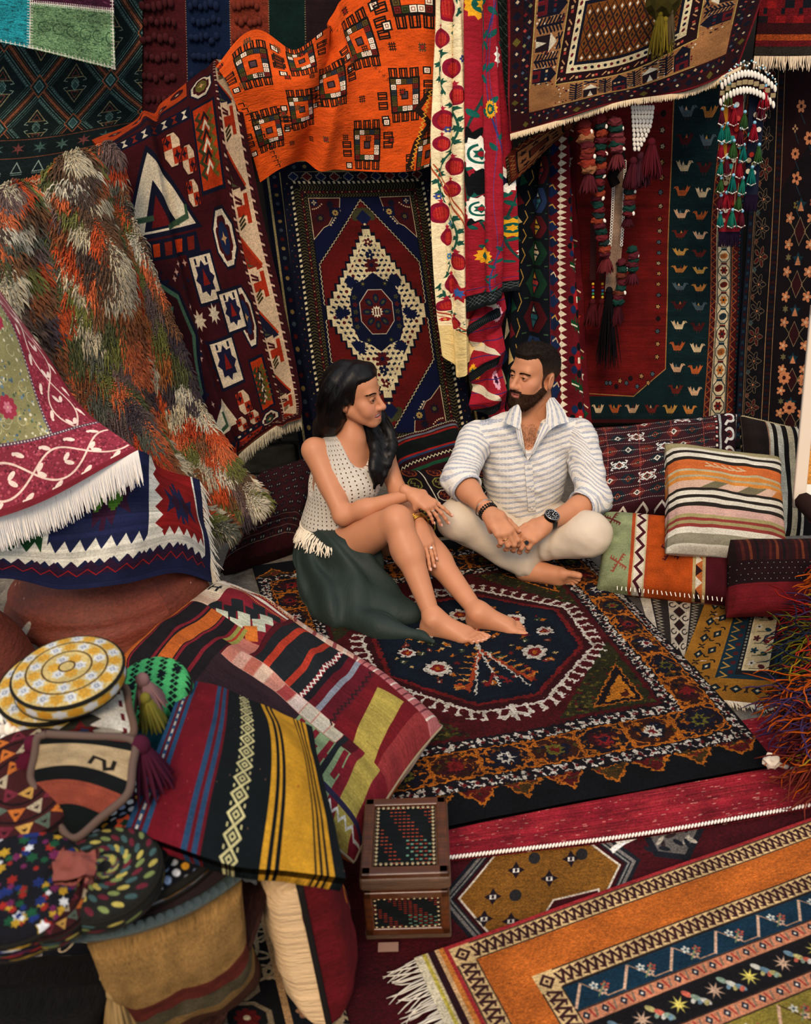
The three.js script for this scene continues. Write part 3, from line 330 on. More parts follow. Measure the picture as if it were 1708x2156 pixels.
hung('sawtooth_border_carpet', 'maroon carpet with cream saw-tooth border and white squares draped beside the shaggy rug', [[[195, 300, -3.55], [262, 268, -3.62], [330, 222, -3.66], [396, 172, -3.7], [450, 134, -3.76], [488, 122, -3.8]], [[215, 330, -3.5], [278, 305, -3.55], [340, 275, -3.6], [402, 245, -3.65], [458, 215, -3.7], [505, 200, -3.72]], [[268, 520, -3.48], [325, 512, -3.52], [382, 500, -3.56], [440, 485, -3.62], [495, 468, -3.68], [552, 448, -3.69]], [[330, 740, -3.48], [385, 738, -3.52], [440, 722, -3.57], [495, 702, -3.62], [546, 682, -3.66], [602, 660, -3.67]], [[425, 940, -3.45], [462, 935, -3.49], [500, 905, -3.53], [545, 878, -3.6], [588, 850, -3.66], [634, 828, -3.67]], [[450, 985, -3.44], [480, 982, -3.48], [512, 950, -3.52], [552, 918, -3.6], [592, 892, -3.66], [634, 878, -3.67]]], c, { nu: 90, nv: 120, th: .01, disp: fold, rep: [14, 26], fringe: { n: 230, len: .055, r: .0009, u: u => .12 + u * .88, v: () => .995, col: 0xcdbf9f, droop: .35, bend: .35 } });
}
{ // cream embroidered hanging with pomegranates
const c = canvas(360, 1500, (x, w, h) => {
R(x, 0, 0, w, h, '#ead9ac'); const leaf = (a, b, r, s) => { x.save(); x.translate(a, b); x.rotate(r); PG(x, [0, 0, 6 * s, -9 * s, 20 * s, -10 * s, 14 * s, -4 * s, 22 * s, 2 * s, 10 * s, 4 * s, 4 * s, 8 * s], '#1d5544'); x.restore(); };
for (const k of [0, 1, 2]) { let q = []; for (let y = 0; y < 1300; y += 14) q.push(60 + k * 120 + 34 * Math.sin(y / 62 + k * 2), y); LN(x, q, '#1f5a48', 5); for (let y = 0; y < 1300; y += 20) { const a = 60 + k * 120 + 34 * Math.sin(y / 62 + k * 2); leaf(a, y, (y / 20 % 2 ? -.4 : 2.6) + rr(-.4, .4), rr(.8, 1.3)); } }
for (let i = 0; i < 15; i++) for (const k of [0, 1, 2]) { const y = 40 + i * 84 + (k % 2) * 42, a = 60 + k * 120 + 30 * Math.cos(i * 1.7 + k), r = rr(24, 33); CIR(x, a, y, r + 7, '#ead9ac'); ELL(x, a, y, r, r * 1.12, 0, '#8c1230'); ELL(x, a + 3, y + 3, r * .7, r * .8, 0, '#b21f22'); for (let q = 0; q < 6; q++) LN(x, [a - r * .4 + q * 6, y - r * .6, a - r * .3 + q * 5, y + r * .6], 'rgba(220,90,50,.5)', 2); STAR(x, a, y - r - 8, 11, 5, '#b2203a', .5); }
for (let i = 0; i < 20; i++) { const a = rr(10, w - 10), b = rr(0, 1240); FLOWER(x, a, b, 12, 6, pick(['#c01f2c', '#3b4a8c', '#2f7fb0']), '#e8c24c'); }
for (const a of [150, 320]) { R(x, a, 0, 3, 900, '#b5532c'); } LN(x, [0, 620, 180, 960, 360, 1240], '#b5532c', 5); LN(x, [14, 620, 190, 950, 360, 1210], '#b5532c', 4);
PG(x, [0, 1240, 360, 1290, 360, 1500, 0, 1500], '#e3cb8a'); LN(x, [0, 1150, 200, 1330, 360, 1240], '#b0402a', 6); LN(x, [0, 1170, 200, 1350, 360, 1260], '#b0402a', 3);
for (let i = 0; i < 3; i++) { STAR(x, 90 + i * 80, 1080 + i * 60, 40, 9, '#b21f2c', .6); STAR(x, 90 + i * 80, 1080 + i * 60, 22, 7, '#3565a8', .5); }
}); grain(c, { yarn: .06, weft: .02, patch: .06 });
const fold = (u, v) => .022 * Math.sin(u * 13 + v * 1.5) + .012 * Math.sin(u * 27 + 2 - v * 2) + .006 * noise3(u * 5, v * 9, 4);
hung('pomegranate_hanging', 'cream cotton hanging embroidered with red pomegranates and green vines', [[[922, -80, -3.78], [950, -80, -3.72], [975, -80, -3.74], [992, -80, -3.8]], [[920, 200, -3.76], [950, 200, -3.7], [985, 200, -3.73], [1000, 200, -3.78]], [[916, 420, -3.74], [945, 420, -3.69], [985, 420, -3.71], [1000, 420, -3.77]], [[928, 640, -3.73], [955, 640, -3.69], [985, 640, -3.71], [1003, 640, -3.76]], [[938, 735, -3.72], [962, 795, -3.69], [985, 770, -3.71], [1004, 745, -3.75]]], c, { kind: 'cloth', nu: 70, nv: 120, th: .003, disp: fold, rep: [3, 9], tr: [.58, 1], cat: 'textile hanging' });
// plain batten and chain seen in the gap beside it
const b0 = W(966, -60, -3.83), b1 = W(980, 330, -3.83), ax = b1.clone().sub(b0), bg = new THREE.BoxGeometry(.026, ax.length(), .018); const b = new THREE.Mesh(bg, flat(0xd9cfb8, { rough: .7 })); b.position.copy(b0).add(b1).multiplyScalar(.5); b.quaternion.setFromUnitVectors(V(0, -1, 0), ax.normalize()); b.rotation.x += 0; tag(b, 'wooden_batten', 'narrow cream wooden batten standing between the pomegranate hanging and the red hanging', 'batten');
const ch = top('iron_chain', 'rusty iron chain hanging beside the cream batten', 'chain'), lk = new THREE.TorusGeometry(.011, .0028, 6, 12), im = flat(0x2e241c, { rough: .6, metal: .7 });
for (let i = 0; i < 16; i++) { const q = new THREE.Mesh(lk, im); q.name = 'link'; q.position.copy(W(984, -20 + i * 11.5, -3.86)); q.scale.set(.75, 1.2, 1); q.rotation.y = i % 2 ? Math.PI / 2 : 0; ch.add(q); } shade(ch);
}
{ // red embroidered hanging
const draw = (x, w, h) => {
R(x, 0, 0, w, h, '#a11b2c'); const fl = (a, b, r, out, mid, eye) => { STAR(x, a, b, r, 13, out, .8); CIR(x, a, b, r * .82, out); ELL(x, a, b, r * .52, r * .52, 0, mid); STAR(x, a, b, r * .36, 6, eye, .6); };
for (let k = 0; k < 4; k++) { const q = []; for (let y = 0; y < h; y += 12) q.push(60 + k * 110 + 46 * Math.sin(y / 120 + k * 2.2), y); LN(x, q, k % 2 ? '#3b3d7a' : '#1d4a44', 6); for (let y = 20; y < h; y += 90) { const a = 60 + k * 110 + 46 * Math.sin(y / 120 + k * 2.2); ELL(x, a + 18, y, 20, 8, -.5, '#126154'); ELL(x, a - 16, y + 30, 18, 8, .6, '#126154'); } }
for (const [a, b, r, t] of [[60, 120, 44, 'y'], [200, 260, 42, 'w'], [60, 520, 52, 'W'], [230, 600, 46, 'w'], [60, 700, 50, 'W'], [330, 420, 40, 'y'], [250, 780, 44, 'y'], [90, 900, 46, 'y'], [300, 900, 44, 'w'], [360, 160, 40, 'w'], [380, 700, 44, 'w'], [390, 1000, 40, 'y'], [140, 400, 26, 'y']]) { if (t === 'W') { for (let k = 0; k < 7; k++) ELL(x, a - 10 + rr(-30, 30), b + rr(-95, 95), 11, 34, rr(-1, 1), '#0f1418'); fl(a, b, r, '#efe9dc', '#efe9dc', '#126154'); x.strokeStyle = '#126154'; x.lineWidth = 7; x.beginPath(); x.arc(a, b, r * .5, 0, 4.5); x.stroke(); CIR(x, a, b, 8, '#a11b2c'); } else if (t === 'w') fl(a, b, r, '#efe9dc', '#efe9dc', '#15163a'); else fl(a, b, r, '#e8a81c', '#126154', '#e8a81c'); }
for (let y = 0; y < 1060; y += 6) { R(x, 150 + 8 * Math.sin(y / 60), y, 3, 4, '#4a4a90'); R(x, 290 + 8 * Math.sin(y / 80), y, 3, 4, '#4a4a90'); }
R(x, 0, 1075, w, 5, '#3b2a66'); R(x, 0, 1110, w, 75, '#151c20'); for (let i = 0; i < 26; i++) { const a = i * w / 25; LN(x, [a, 1120, a + 40, 1175], '#6f7b78', 1.6); LN(x, [a + 40, 1120, a, 1175], '#6f7b78', 1.6); } R(x, 0, 1185, w, 15, '#0f1518');
};
const c = canvas(440, 1200, draw); grain(c, { yarn: .06, weft: .03, patch: .08 });
const fold = (u, v) => .03 * Math.sin(u * 11 + 1 + v) * (.5 + .5 * v) + .012 * Math.sin(u * 23 - v * 3) + .006 * noise3(u * 5, v * 8, 14);
hung('red_embroidered_hanging', 'crimson cotton hanging embroidered with white and yellow flowers above the bearded man', [[[988, -90, -3.72], [1012, -90, -3.66], [1034, -90, -3.66], [1052, -90, -3.72]], [[986, 150, -3.72], [1012, 150, -3.65], [1040, 150, -3.65], [1062, 150, -3.72]], [[982, 380, -3.71], [1015, 380, -3.63], [1050, 380, -3.63], [1082, 380, -3.7]], [[980, 540, -3.7], [1015, 540, -3.62], [1052, 540, -3.62], [1086, 530, -3.7]], [[984, 658, -3.7], [1018, 645, -3.62], [1052, 630, -3.62], [1086, 610, -3.7]]], c, { kind: 'cloth', nu: 80, nv: 110, th: .003, disp: fold, rep: [3, 8], tr: [.6, 1], cat: 'textile hanging' });
// its lower length swings back under in zigzag folds with the quilted hem
const c2 = canvas(440, 600, (x, w, h) => { R(x, 0, 0, w, h, '#a11b2c'); for (const [a, b] of [[80, 380], [330, 110], [330, 420]]) { STAR(x, a, b, 46, 13, a < 100 ? '#e8a81c' : '#d9a0b0', .8); STAR(x, a, b, 26, 6, a < 100 ? '#126154' : '#3a1030', .6); } for (let y = 0; y < h; y += 60) LN(x, [0, y + 20, w, y - 10], '#3b2a66', 4); for (const y of [110, 330, 540]) { PG(x, [0, y + 60, w * .8, y - 30, w * .8, y + 16, 0, y + 104], '#151c20'); for (let i = 0; i < 20; i++) LN(x, [i * 16, y + 66 - i * 3.4, i * 16 + 20, y + 96 - i * 3.6], '#6f7b78', 1.5); } for (const y of [10, 225, 435]) PG(x, [0, y + 10, w * .7, y + 50, w * .8, y + 78, 0, y + 54], '#cfc4a8'); }); grain(c2, { yarn: .06, weft: .03, patch: .06 });
const zf = (u, v) => .05 * Math.abs(((v * 3.2 + u * .5) % 1) - .5) * 2 - .02 + .012 * Math.sin(u * 9 + v * 2);
hung('folded_hanging_tail', 'crimson cotton tail with dark quilted hem falling in zigzag folds behind the bearded man', [[[990, 615, -3.74], [1025, 610, -3.7], [1062, 605, -3.72]], [[992, 700, -3.74], [1022, 700, -3.7], [1060, 695, -3.72]], [[993, 790, -3.74], [1026, 790, -3.7], [1062, 790, -3.72]], [[997, 860, -3.74], [1032, 880, -3.7], [1070, 880, -3.72]]], c2, { kind: 'cloth', nu: 50, nv: 110, th: .003, disp: zf, rep: [3, 5], cat: 'textile hanging' });
const c3 = canvas(120, 700, (x, w, h) => { R(x, 0, 0, w, h, '#1b2b2b'); for (let y = 0; y < h; y += 34) { for (let k = 0; k < 4; k++) LN(x, [12 + k * 4, y, w - 14 - k * 3, y + 30], '#75837c', 1.2); OCT(x, w / 2, y + 16, 30, 15, null, '#75837c', 1.2); } R(x, 96, 0, 24, h, '#8e1a2c'); for (let i = 0; i < 8; i++) STAR(x, 108, 60 + i * 84, 11, 7, i % 3 === 2 ? '#e6e0d2' : '#d09a20', .6); }); grain(c3, { yarn: .08 });
hung('quilted_strip_hanging', 'narrow dark teal quilted cloth edge showing between the crimson hanging and the pictorial carpet', [[[1040, -80, -3.78], [1072, -80, -3.78]], [[1050, 100, -3.77], [1074, 100, -3.77]], [[1056, 220, -3.76], [1074, 220, -3.76]], [[1070, 345, -3.75], [1082, 345, -3.75]]], c3, { kind: 'cloth', nu: 20, nv: 60, th: .004, disp: (u, v) => .008 * Math.sin(u * 8), cat: 'textile hanging' });
}
{ // green-black kilim hanging in folds
const c = canvas(600, 1100, (x, w, h) => {
R(x, 0, 0, w, h, '#0d141c'); // column 1: triangles and medallions
for (let i = 0; i < 14; i++) { const y = i * 80; PG(x, [10, y, 60, y + 40, 10, y + 70], i % 2 ? '#dcc9a0' : '#20305a'); PG(x, [66, y + 10, 100, y + 50, 66, y + 64], ['#6e1620', '#c9ab6a', '#174a34'][i % 3]); LN(x, [104, y, 118, y + 30, 104, y + 60], '#b58a3c', 4); }
for (let i = 0; i < 10; i++) { const y = 60 + i * 110, col = ['#143c28', '#511018', '#22375c', '#511018', '#143c28'][i % 5]; PG(x, [130, y, 170, y - 48, 240, y - 48, 280, y, 240, y + 48, 170, y + 48], col); DIA(x, 205, y, 36, 44, '#0d141c'); DIA(x, 205, y, 28, 36, ['#dcc9a0', '#b23a3a', '#2f6a74', '#c99a2c'][i % 4]); R(x, 186, y - 14, 38, 7, '#33161c'); R(x, 186, y + 6, 38, 7, '#1f4a58'); PG(x, [205, y - 30, 216, y - 16, 194, y - 16], i % 2 ? '#e0bf3c' : '#e9e0c8'); for (const s of [-1, 1]) { R(x, s < 0 ? 128 : 262, y + 48, 22, 4, '#3c5a3c'); } }
// white saw-tooth diagonal
R(x, 296, 0, 304, h, '#6e1420'); for (let i = 0; i < 16; i++) { const y = i * 70; PG(x, [300, y, 352, y + 12, 380, y + 40, 340, y + 60, 300, y + 52], i % 2 ? '#18305c' : '#12264a'); LN(x, [310, y + 20, 350, y + 14, 366, y + 30], pick(['#c99a4a', '#8a3024', '#dcc9a0']), 6); }
for (let i = 0; i < 46; i++) { const y = i * 24; PG(x, [384, y, 414, y + 12, 384, y + 24], '#efe4c6'); PG(x, [384, y + 3, 372, y + 12, 384, y + 22], '#efe4c6'); }
for (let i = 0; i < 6; i++) { const y = 90 + i * 190; for (let k = 0; k < 8; k++) CIR(x, 466 + Math.cos(k * .785) * 34, y + Math.sin(k * .785) * 44, 13, k % 2 ? '#15305a' : '#0d141c'); OCT(x, 466, y, 24, 30, '#a31a20'); R(x, 458, y - 10, 16, 20, '#e9e0c8'); PG(x, [430, y + 60, 560, y + 120, 560, y + 138, 430, y + 80], '#12502c'); for (let k = 0; k < 7; k++) { R(x, 446 + k * 15, y + 52 + k * 8, 5, 46, '#12502c'); } for (let k = 0; k < 3; k++) LN(x, [430 + k * 34, y + 76 + k * 22, 462 + k * 34, y + 84 + k * 22], '#e9e0c8', 5); PG(x, [520, y - 40, 590, y, 520, y + 30], '#12502c'); LN(x, [530, y - 50, 590, y - 20], '#e9dcb0', 5); STAR(x, 566, y + 60, 20, 5, i % 2 ? '#c94a1c' : '#e9e0c8', .45); }
}); grain(c, { yarn: .12, weft: .08, patch: .1 });
const fold = (u, v) => .03 * Math.sin(u * 20 - v * 2) + .014 * Math.sin(u * 9 + 2) + .006 * noise3(u * 6, v * 8, 24);
hung('sawtooth_kilim', 'dark green and red kilim with white saw-tooth line hanging in folds behind the man', [[[1120, 280, -3.86], [1150, 255, -3.82], [1180, 235, -3.84], [1206, 225, -3.88]], [[1085, 420, -3.86], [1130, 420, -3.8], [1180, 420, -3.82], [1212, 420, -3.87]], [[1075, 560, -3.85], [1125, 560, -3.79], [1185, 560, -3.81], [1228, 560, -3.86]], [[1055, 740, -3.84], [1120, 740, -3.78], [1190, 740, -3.8], [1240, 740, -3.85]], [[1040, 930, -3.83], [1115, 930, -3.77], [1195, 920, -3.79], [1256, 910, -3.84]]], c, { kind: 'weave', nu: 110, nv: 100, th: .004, disp: fold, rep: [10, 16], cat: 'kilim' });
}
{ // carpet whose corner shows under the pictorial carpet
const c = canvas(300, 300, (x, w, h) => { R(x, 0, 0, w, h, '#6a2a16'); BORDER(x, 0, 0, w, h, [[14, '#2a1a14', dashes('#8a7040', '#5a4a28', 0, .5)], [34, '#7c2a16', zigz('#c08a48', .12, 1)], [8, '#1a1414'], [52, '#a56a3c', (k, L, t) => { for (let i = 0; i < L; i += 70) { STAR(k, i + 30, t / 2, t * .42, 5, '#3a1c1a', .5); } }], [8, '#1a1414']]); }); grain(c);
hung('folded_corner_carpet', 'worn brown-red carpet corner folded down beneath the fringed pictorial carpet', [[[1064, 325, -3.7], [1110, 290, -3.7], [1160, 268, -3.72], [1214, 236, -3.74]], [[1068, 365, -3.66], [1110, 330, -3.66], [1160, 288, -3.68], [1214, 252, -3.72]], [[1072, 392, -3.68], [1115, 352, -3.68], [1165, 302, -3.69], [1216, 262, -3.72]]], c, { nu: 40, nv: 20, th: .01, rep: [8, 4], disp: wrinkle(.006, 3, 3, 31) });
}
{ // pictorial carpet
const c = canvas(700, 560, (x, w, h) => {
R(x, 0, 0, w, h, '#3d0d14');
const outer = (k, L, t) => { for (let i = 0; i < L; i += 58) { STAR(k, i + 20, t * .3, 15, 8, '#12142c', .4); DIA(k, i + 20, t * .3, 5, 6, '#e0c79c'); DIA(k, i + 48, t * .28, 11, 13, i % 3 ? '#12142c' : '#6d6226'); } R(k, 0, t * .56, L, t * .34, '#0f1326'); ZIG(k, 0, t * .73, L, t * .73, Math.round(L / 26) * 2, 8, '#3d1420', 4); for (let i = 0; i < L; i += 17) DIA(k, i + 6, t * .73 + ((i / 17) % 2 ? 6 : -6), 5, 6, ['#d8b98a', '#8f1d20', '#8a8a52', '#5a6a7a', '#c9463c'][(i / 17 | 0) % 5]); };
const town = (k, L, t) => { k.translate(0, t); k.scale(1, -1); for (let q = 0; q < L * .5; q++) DIA(k, rr(0, L), rr(8, t - 8), 3, 4, pick(['#171427', '#6f1620', '#e8dcc0', '#8a5a34'])); R(k, 0, 0, L, 3, '#c9b060'); R(k, 0, t - 3, L, 3, '#c9b060'); let i = 14, q = 0; while (i < L - 50) { const b = t - 6; if (q % 4 === 0) { R(k, i, b - 62, 40, 60, '#14162a'); R(k, i + 4, b - 28, 32, 26, '#6f1620'); PG(k, [i - 2, b - 60, i + 20, b - 82, i + 42, b - 60], '#14162a'); for (let r = 0; r < 3; r++) R(k, i + 6 + r * 11, b - 52, 7, 8, pick(['#6f1620', '#24405a', '#d8b07c'])); R(k, i + 14, b - 20, 12, 18, '#14162a'); i += 45; } else if (q % 4 === 1 || q % 4 === 3) { R(k, i + 12, b - 78, 5, 76, '#171427'); for (let r = 0; r < 7; r++) { LN(k, [i - 2, b - 76 + r * 10, i + 14, b - 66 + r * 10, i + 32, b - 76 + r * 10], '#171427', 4.4); } i += 33; } else { PG(k, [i, b - 44, i + 22, b - 66, i + 44, b - 44], '#e8dcc0'); R(k, i + 4, b - 44, 36, 40, '#2a1820'); PG(k, [i + 22, b - 36, i + 30, b - 4, i + 14, b - 4], '#e8dcc0'); LN(k, [i + 4, b - 80, i + 40, b - 68], '#14162a', 5); LN(k, [i + 40, b - 80, i + 4, b - 68], '#14162a', 5); i += 46; } q++; } };
const inner = (k, L, t) => { for (let i = 0; i < L; i += 44) { R(k, i + 6, t * .35, 7, 8, '#c9463c'); R(k, i + 15, t * .3, 7, 8, '#d8b07c'); LN(k, [i + 26, t * .7, i + 38, t * .3], '#d8a06a', 4); } };
const [X, Y, FW, FH] = BORDER(x, 0, 0, w, h, [[6, '#8a1c26'], [66, '#3d0d14', outer], [92, '#b07a48', town], [28, '#2a0c14', inner], [20, '#ead7a8', (k, L, t) => { for (let i = 0; i < L; i += 18) ELL(k, i + 8, t / 2, 5, 4, .6, (i / 18) % 2 ? '#6f1620' : '#14162a'); }], [8, '#14162a', (k, L, t) => SERR(k, 0, t, L, t, Math.round(L / 14), 8, '#3d0d14')]]);
R(x, X, Y, FW, FH, '#6b3a12'); R(x, X, Y, FW, FH, '#8a4c14'); for (let j = -2; j < FH / 20 + 2; j++) for (let i = 0; i < FW / 22 + 1; i++) { const a = X + i * 22 + (j % 2 ? 11 : 0), b = Y + j * 16; if (a < X + 4 || a > X + FW - 4 || b < Y + 4 || b > Y + FH - 4) continue; DIA(x, a, b, 10, 14, null, '#1a1420', 1.6); DIA(x, a, b, 4, 5, ['#6f1620', '#2a2018', '#f0e8d4'][(i * 3 + j * 5 + 30) % 3]); }
R(x, X, Y, FW, 0, '#000');
}); grain(c, { yarn: .1, weft: .06, patch: .12 });
hung('pictorial_carpet', 'fringed brown and red carpet with a border of little houses and trees', [[[1066, -190, -3.72], [1230, -230, -3.66], [1350, -245, -3.66], [1480, -260, -3.64], [1612, -270, -3.66]], [[1070, 20, -3.66], [1210, -20, -3.58], [1340, -45, -3.6], [1480, -60, -3.56], [1612, -60, -3.6]], [[1072, 180, -3.62], [1180, 160, -3.55], [1310, 140, -3.57], [1460, 70, -3.52], [1600, 20, -3.56]], [[1074, 282, -3.6], [1170, 255, -3.54], [1310, 213, -3.54], [1450, 190, -3.5], [1560, 140, -3.53]]], c, { nu: 110, nv: 60, th: .012, rep: [20, 10], disp: (u, v) => .02 * Math.sin(u * 14 + v * 3) * v + .008 * noise3(u * 6, v * 4, 8), parts: true, fringe: { n: 420, len: .022, r: .0022, v: () => 1, col: 0xdcc7a4, droop: .1, bend: .25, dir: () => V(.05, -1, .2) } });
}
{ // red carpet at the top corner
const c = canvas(300, 380, (x, w, h) => { R(x, 0, 0, w, h, '#8a141c'); for (let j = 0; j < 9; j++) for (let i = 0; i < 6; i++) { R(x, i * 56 + (j % 2) * 24, j * 36, 30, 18, pick(['#1a1c28', '#2a1a22', '#b21c20'])); R(x, i * 56 + 14, j * 36 + 18, 12, 14, '#1a1c28'); } R(x, 0, h - 76, w, 26, '#4a1014'); R(x, 0, h - 50, w, 14, '#c9571c'); R(x, 0, h - 36, w, 14, '#7c141c'); R(x, 0, h - 22, w, 22, '#3c322a'); }); grain(c, { yarn: .2, weft: .1 });
hung('shaggy_red_carpet', 'deep red and black pile carpet with an orange band and white fringe', [[[1600, -260, -3.74], [1700, -260, -3.72], [1800, -260, -3.74]], [[1605, -60, -3.72], [1705, -60, -3.7], [1805, -60, -3.72]], [[1588, 118, -3.68], [1690, 118, -3.66], [1800, 112, -3.68]]], c, { nu: 40, nv: 50, th: .02, rep: [5, 7], bump: .012, fringe: { n: 110, len: .05, r: .0022, v: () => 1, col: 0xd8c3a6, droop: .15, bend: .4 } });
}
{ // carpet with the bird border
const c = canvas(760, 1400, (x, w, h) => {
R(x, 0, 0, w, h, '#7c1512'); for (let i = 0; i < 2600; i++) R(x, rr(0, 400), rr(0, h), rr(14, 60), 1.4, pick(['rgba(170,50,30,.25)', 'rgba(60,8,10,.25)']));
const fx = 400; R(x, fx, 0, 190, h, '#0e2c30'); R(x, 0, 1290, w, 110, '#0e2c30'); PG(x, [400, 1180, 400, 1290, 240, 1290], '#0e2c30'); LN(x, [400, 0, 400, 1180, 250, 1290, 0, 1278], '#c98a4a', 4);
for (let i = 0; i < 2200; i++) R(x, rr(fx, fx + 190), rr(0, h), rr(6, 26), 1.2, pick(['rgba(40,90,90,.25)', 'rgba(4,14,18,.3)']));
const bird = (a, b, s, col, wing, f) => { x.save(); x.translate(a, b); x.scale(f ? -s : s, s); PG(x, [-26, -8, -18, 14, 14, 14, 26, -4, 36, -24, 26, -18, 20, -26, 12, -6, -2, -8, -14, -6, -20, -22, -34, -22, -42, -14, -32, -15, -28, -10], col); PG(x, [-2, -8, 4, -22, 10, -8], wing); for (let k = 0; k < 4; k++) for (let r = 0; r < 3; r++) R(x, -14 + k * 7, -4 + r * 6, 3, 2, 'rgba(20,10,10,.5)'); LN(x, [-6, 14, -6, 24], '#7a3f28', 2); LN(x, [6, 14, 6, 24], '#7a3f28', 2); R(x, -30, -20, 3, 3, '#14161a'); x.restore(); };
const bc = ['#d98a3c', '#e6c79a', '#7d2a20', '#5d7078', '#c9622c', '#d8a24c', '#5a1a1c', '#e3b48a']; for (let i = 0; i < 15; i++) for (let k = 0; k < 2; k++) bird(fx + 52 + k * 88, 60 + i * 86 + k * 6, .95, bc[(i * 3 + k * 5) % 8], bc[(i * 5 + k + 2) % 8], (i + k) % 2); for (let i = 0; i < 6; i++) bird(60 + i * 92, 1345, .95, bc[(i * 3 + 1) % 8], bc[(i + 4) % 8], i % 2);
const tiny = (a, b) => { CIR(x, a, b, 11, '#241016'); FLOWER(x, a, b, 9, 5, pick(['#cdb38a', '#5c7078', '#d8a05c', '#241016'])); }; for (let i = 0; i < 22; i++) tiny(362 - (i % 2) * 2, 40 + i * 52); for (let i = 0; i < 5; i++) { tiny(340 - i * 52, 1200 + i * 9); tiny(320 - i * 52, 1236 + (i % 2) * 14); }
// guards and white border of fish and flowers
const X = 590; R(x, X, 0, 34, h, '#5a1216'); for (let y = 0; y < h; y += 40) { PG(x, [X + 4, y, X + 30, y + 20, X + 4, y + 40], '#7c2418', '#c98a4a', 2); CIR(x, X + 12, y + 20, 5, '#16303a'); } R(x, X + 30, 0, 4, h, '#c9b48a');
R(x, X + 34, 0, 74, h, '#e8d2a8'); LN(x, [X + 37, 0, X + 37, h], '#16202c', 4); LN(x, [X + 105, 0, X + 105, h], '#16202c', 4); for (let i = 0; i < 20; i++) { const y = 30 + i * 72; OCT(x, X + 71, y, 28, 30, null, '#16303a', 4); if (i % 2) { ELL(x, X + 71, y, 20, 14, -.3, ['#c9762c', '#24404a', '#7c2418'][i % 3]); for (let k = -2; k < 3; k++) LN(x, [X + 62 + k * 6, y - 9, X + 66 + k * 6, y + 9], '#2a1a1a', 2); } else FLOWER(x, X + 71, y, 20, 6, i % 4 ? '#7c1d18' : '#c9762c', '#16303a'); R(x, X + 56, y + 34, 30, 8, i % 2 ? '#7c1d18' : '#24505a'); }
R(x, X + 108, 0, 4, h, '#16202c'); R(x, X + 112, 0, 36, h, '#5a1216'); for (let y = 0; y < h; y += 40) { PG(x, [X + 116, y, X + 142, y + 20, X + 116, y + 40], '#7c2418', '#c98a4a', 2); CIR(x, X + 126, y + 20, 5, '#16303a'); } R(x, X + 148, 0, 22, h, '#0e1a2c'); for (let y = 0; y < h; y += 16) R(x, X + 150, y, 6, 8, y % 32 ? '#24505a' : '#7c2418');
R(x, 0, 1385, w, 15, '#4a1216');
}); grain(c, { yarn: .1, weft: .12, patch: .1 });
hung('bird_border_carpet', 'plain red carpet with a dark teal border of small birds hung beside the tassels', [[[1190, 150, -3.93], [1300, 150, -3.92], [1410, 140, -3.92], [1520, 130, -3.92], [1610, 130, -3.93]], [[1215, 440, -3.92], [1305, 440, -3.9], [1400, 440, -3.9], [1490, 440, -3.9], [1568, 440, -3.92]], [[1225, 650, -3.9], [1305, 650, -3.88], [1395, 650, -3.88], [1485, 650, -3.88], [1560, 650, -3.9]], [[1240, 890, -3.88], [1310, 890, -3.86], [1390, 890, -3.86], [1470, 892, -3.86], [1552, 892, -3.88]]], c, { nu: 70, nv: 90, th: .009, rep: [14, 26], disp: wrinkle(.006, 3, 4, 41) });
}
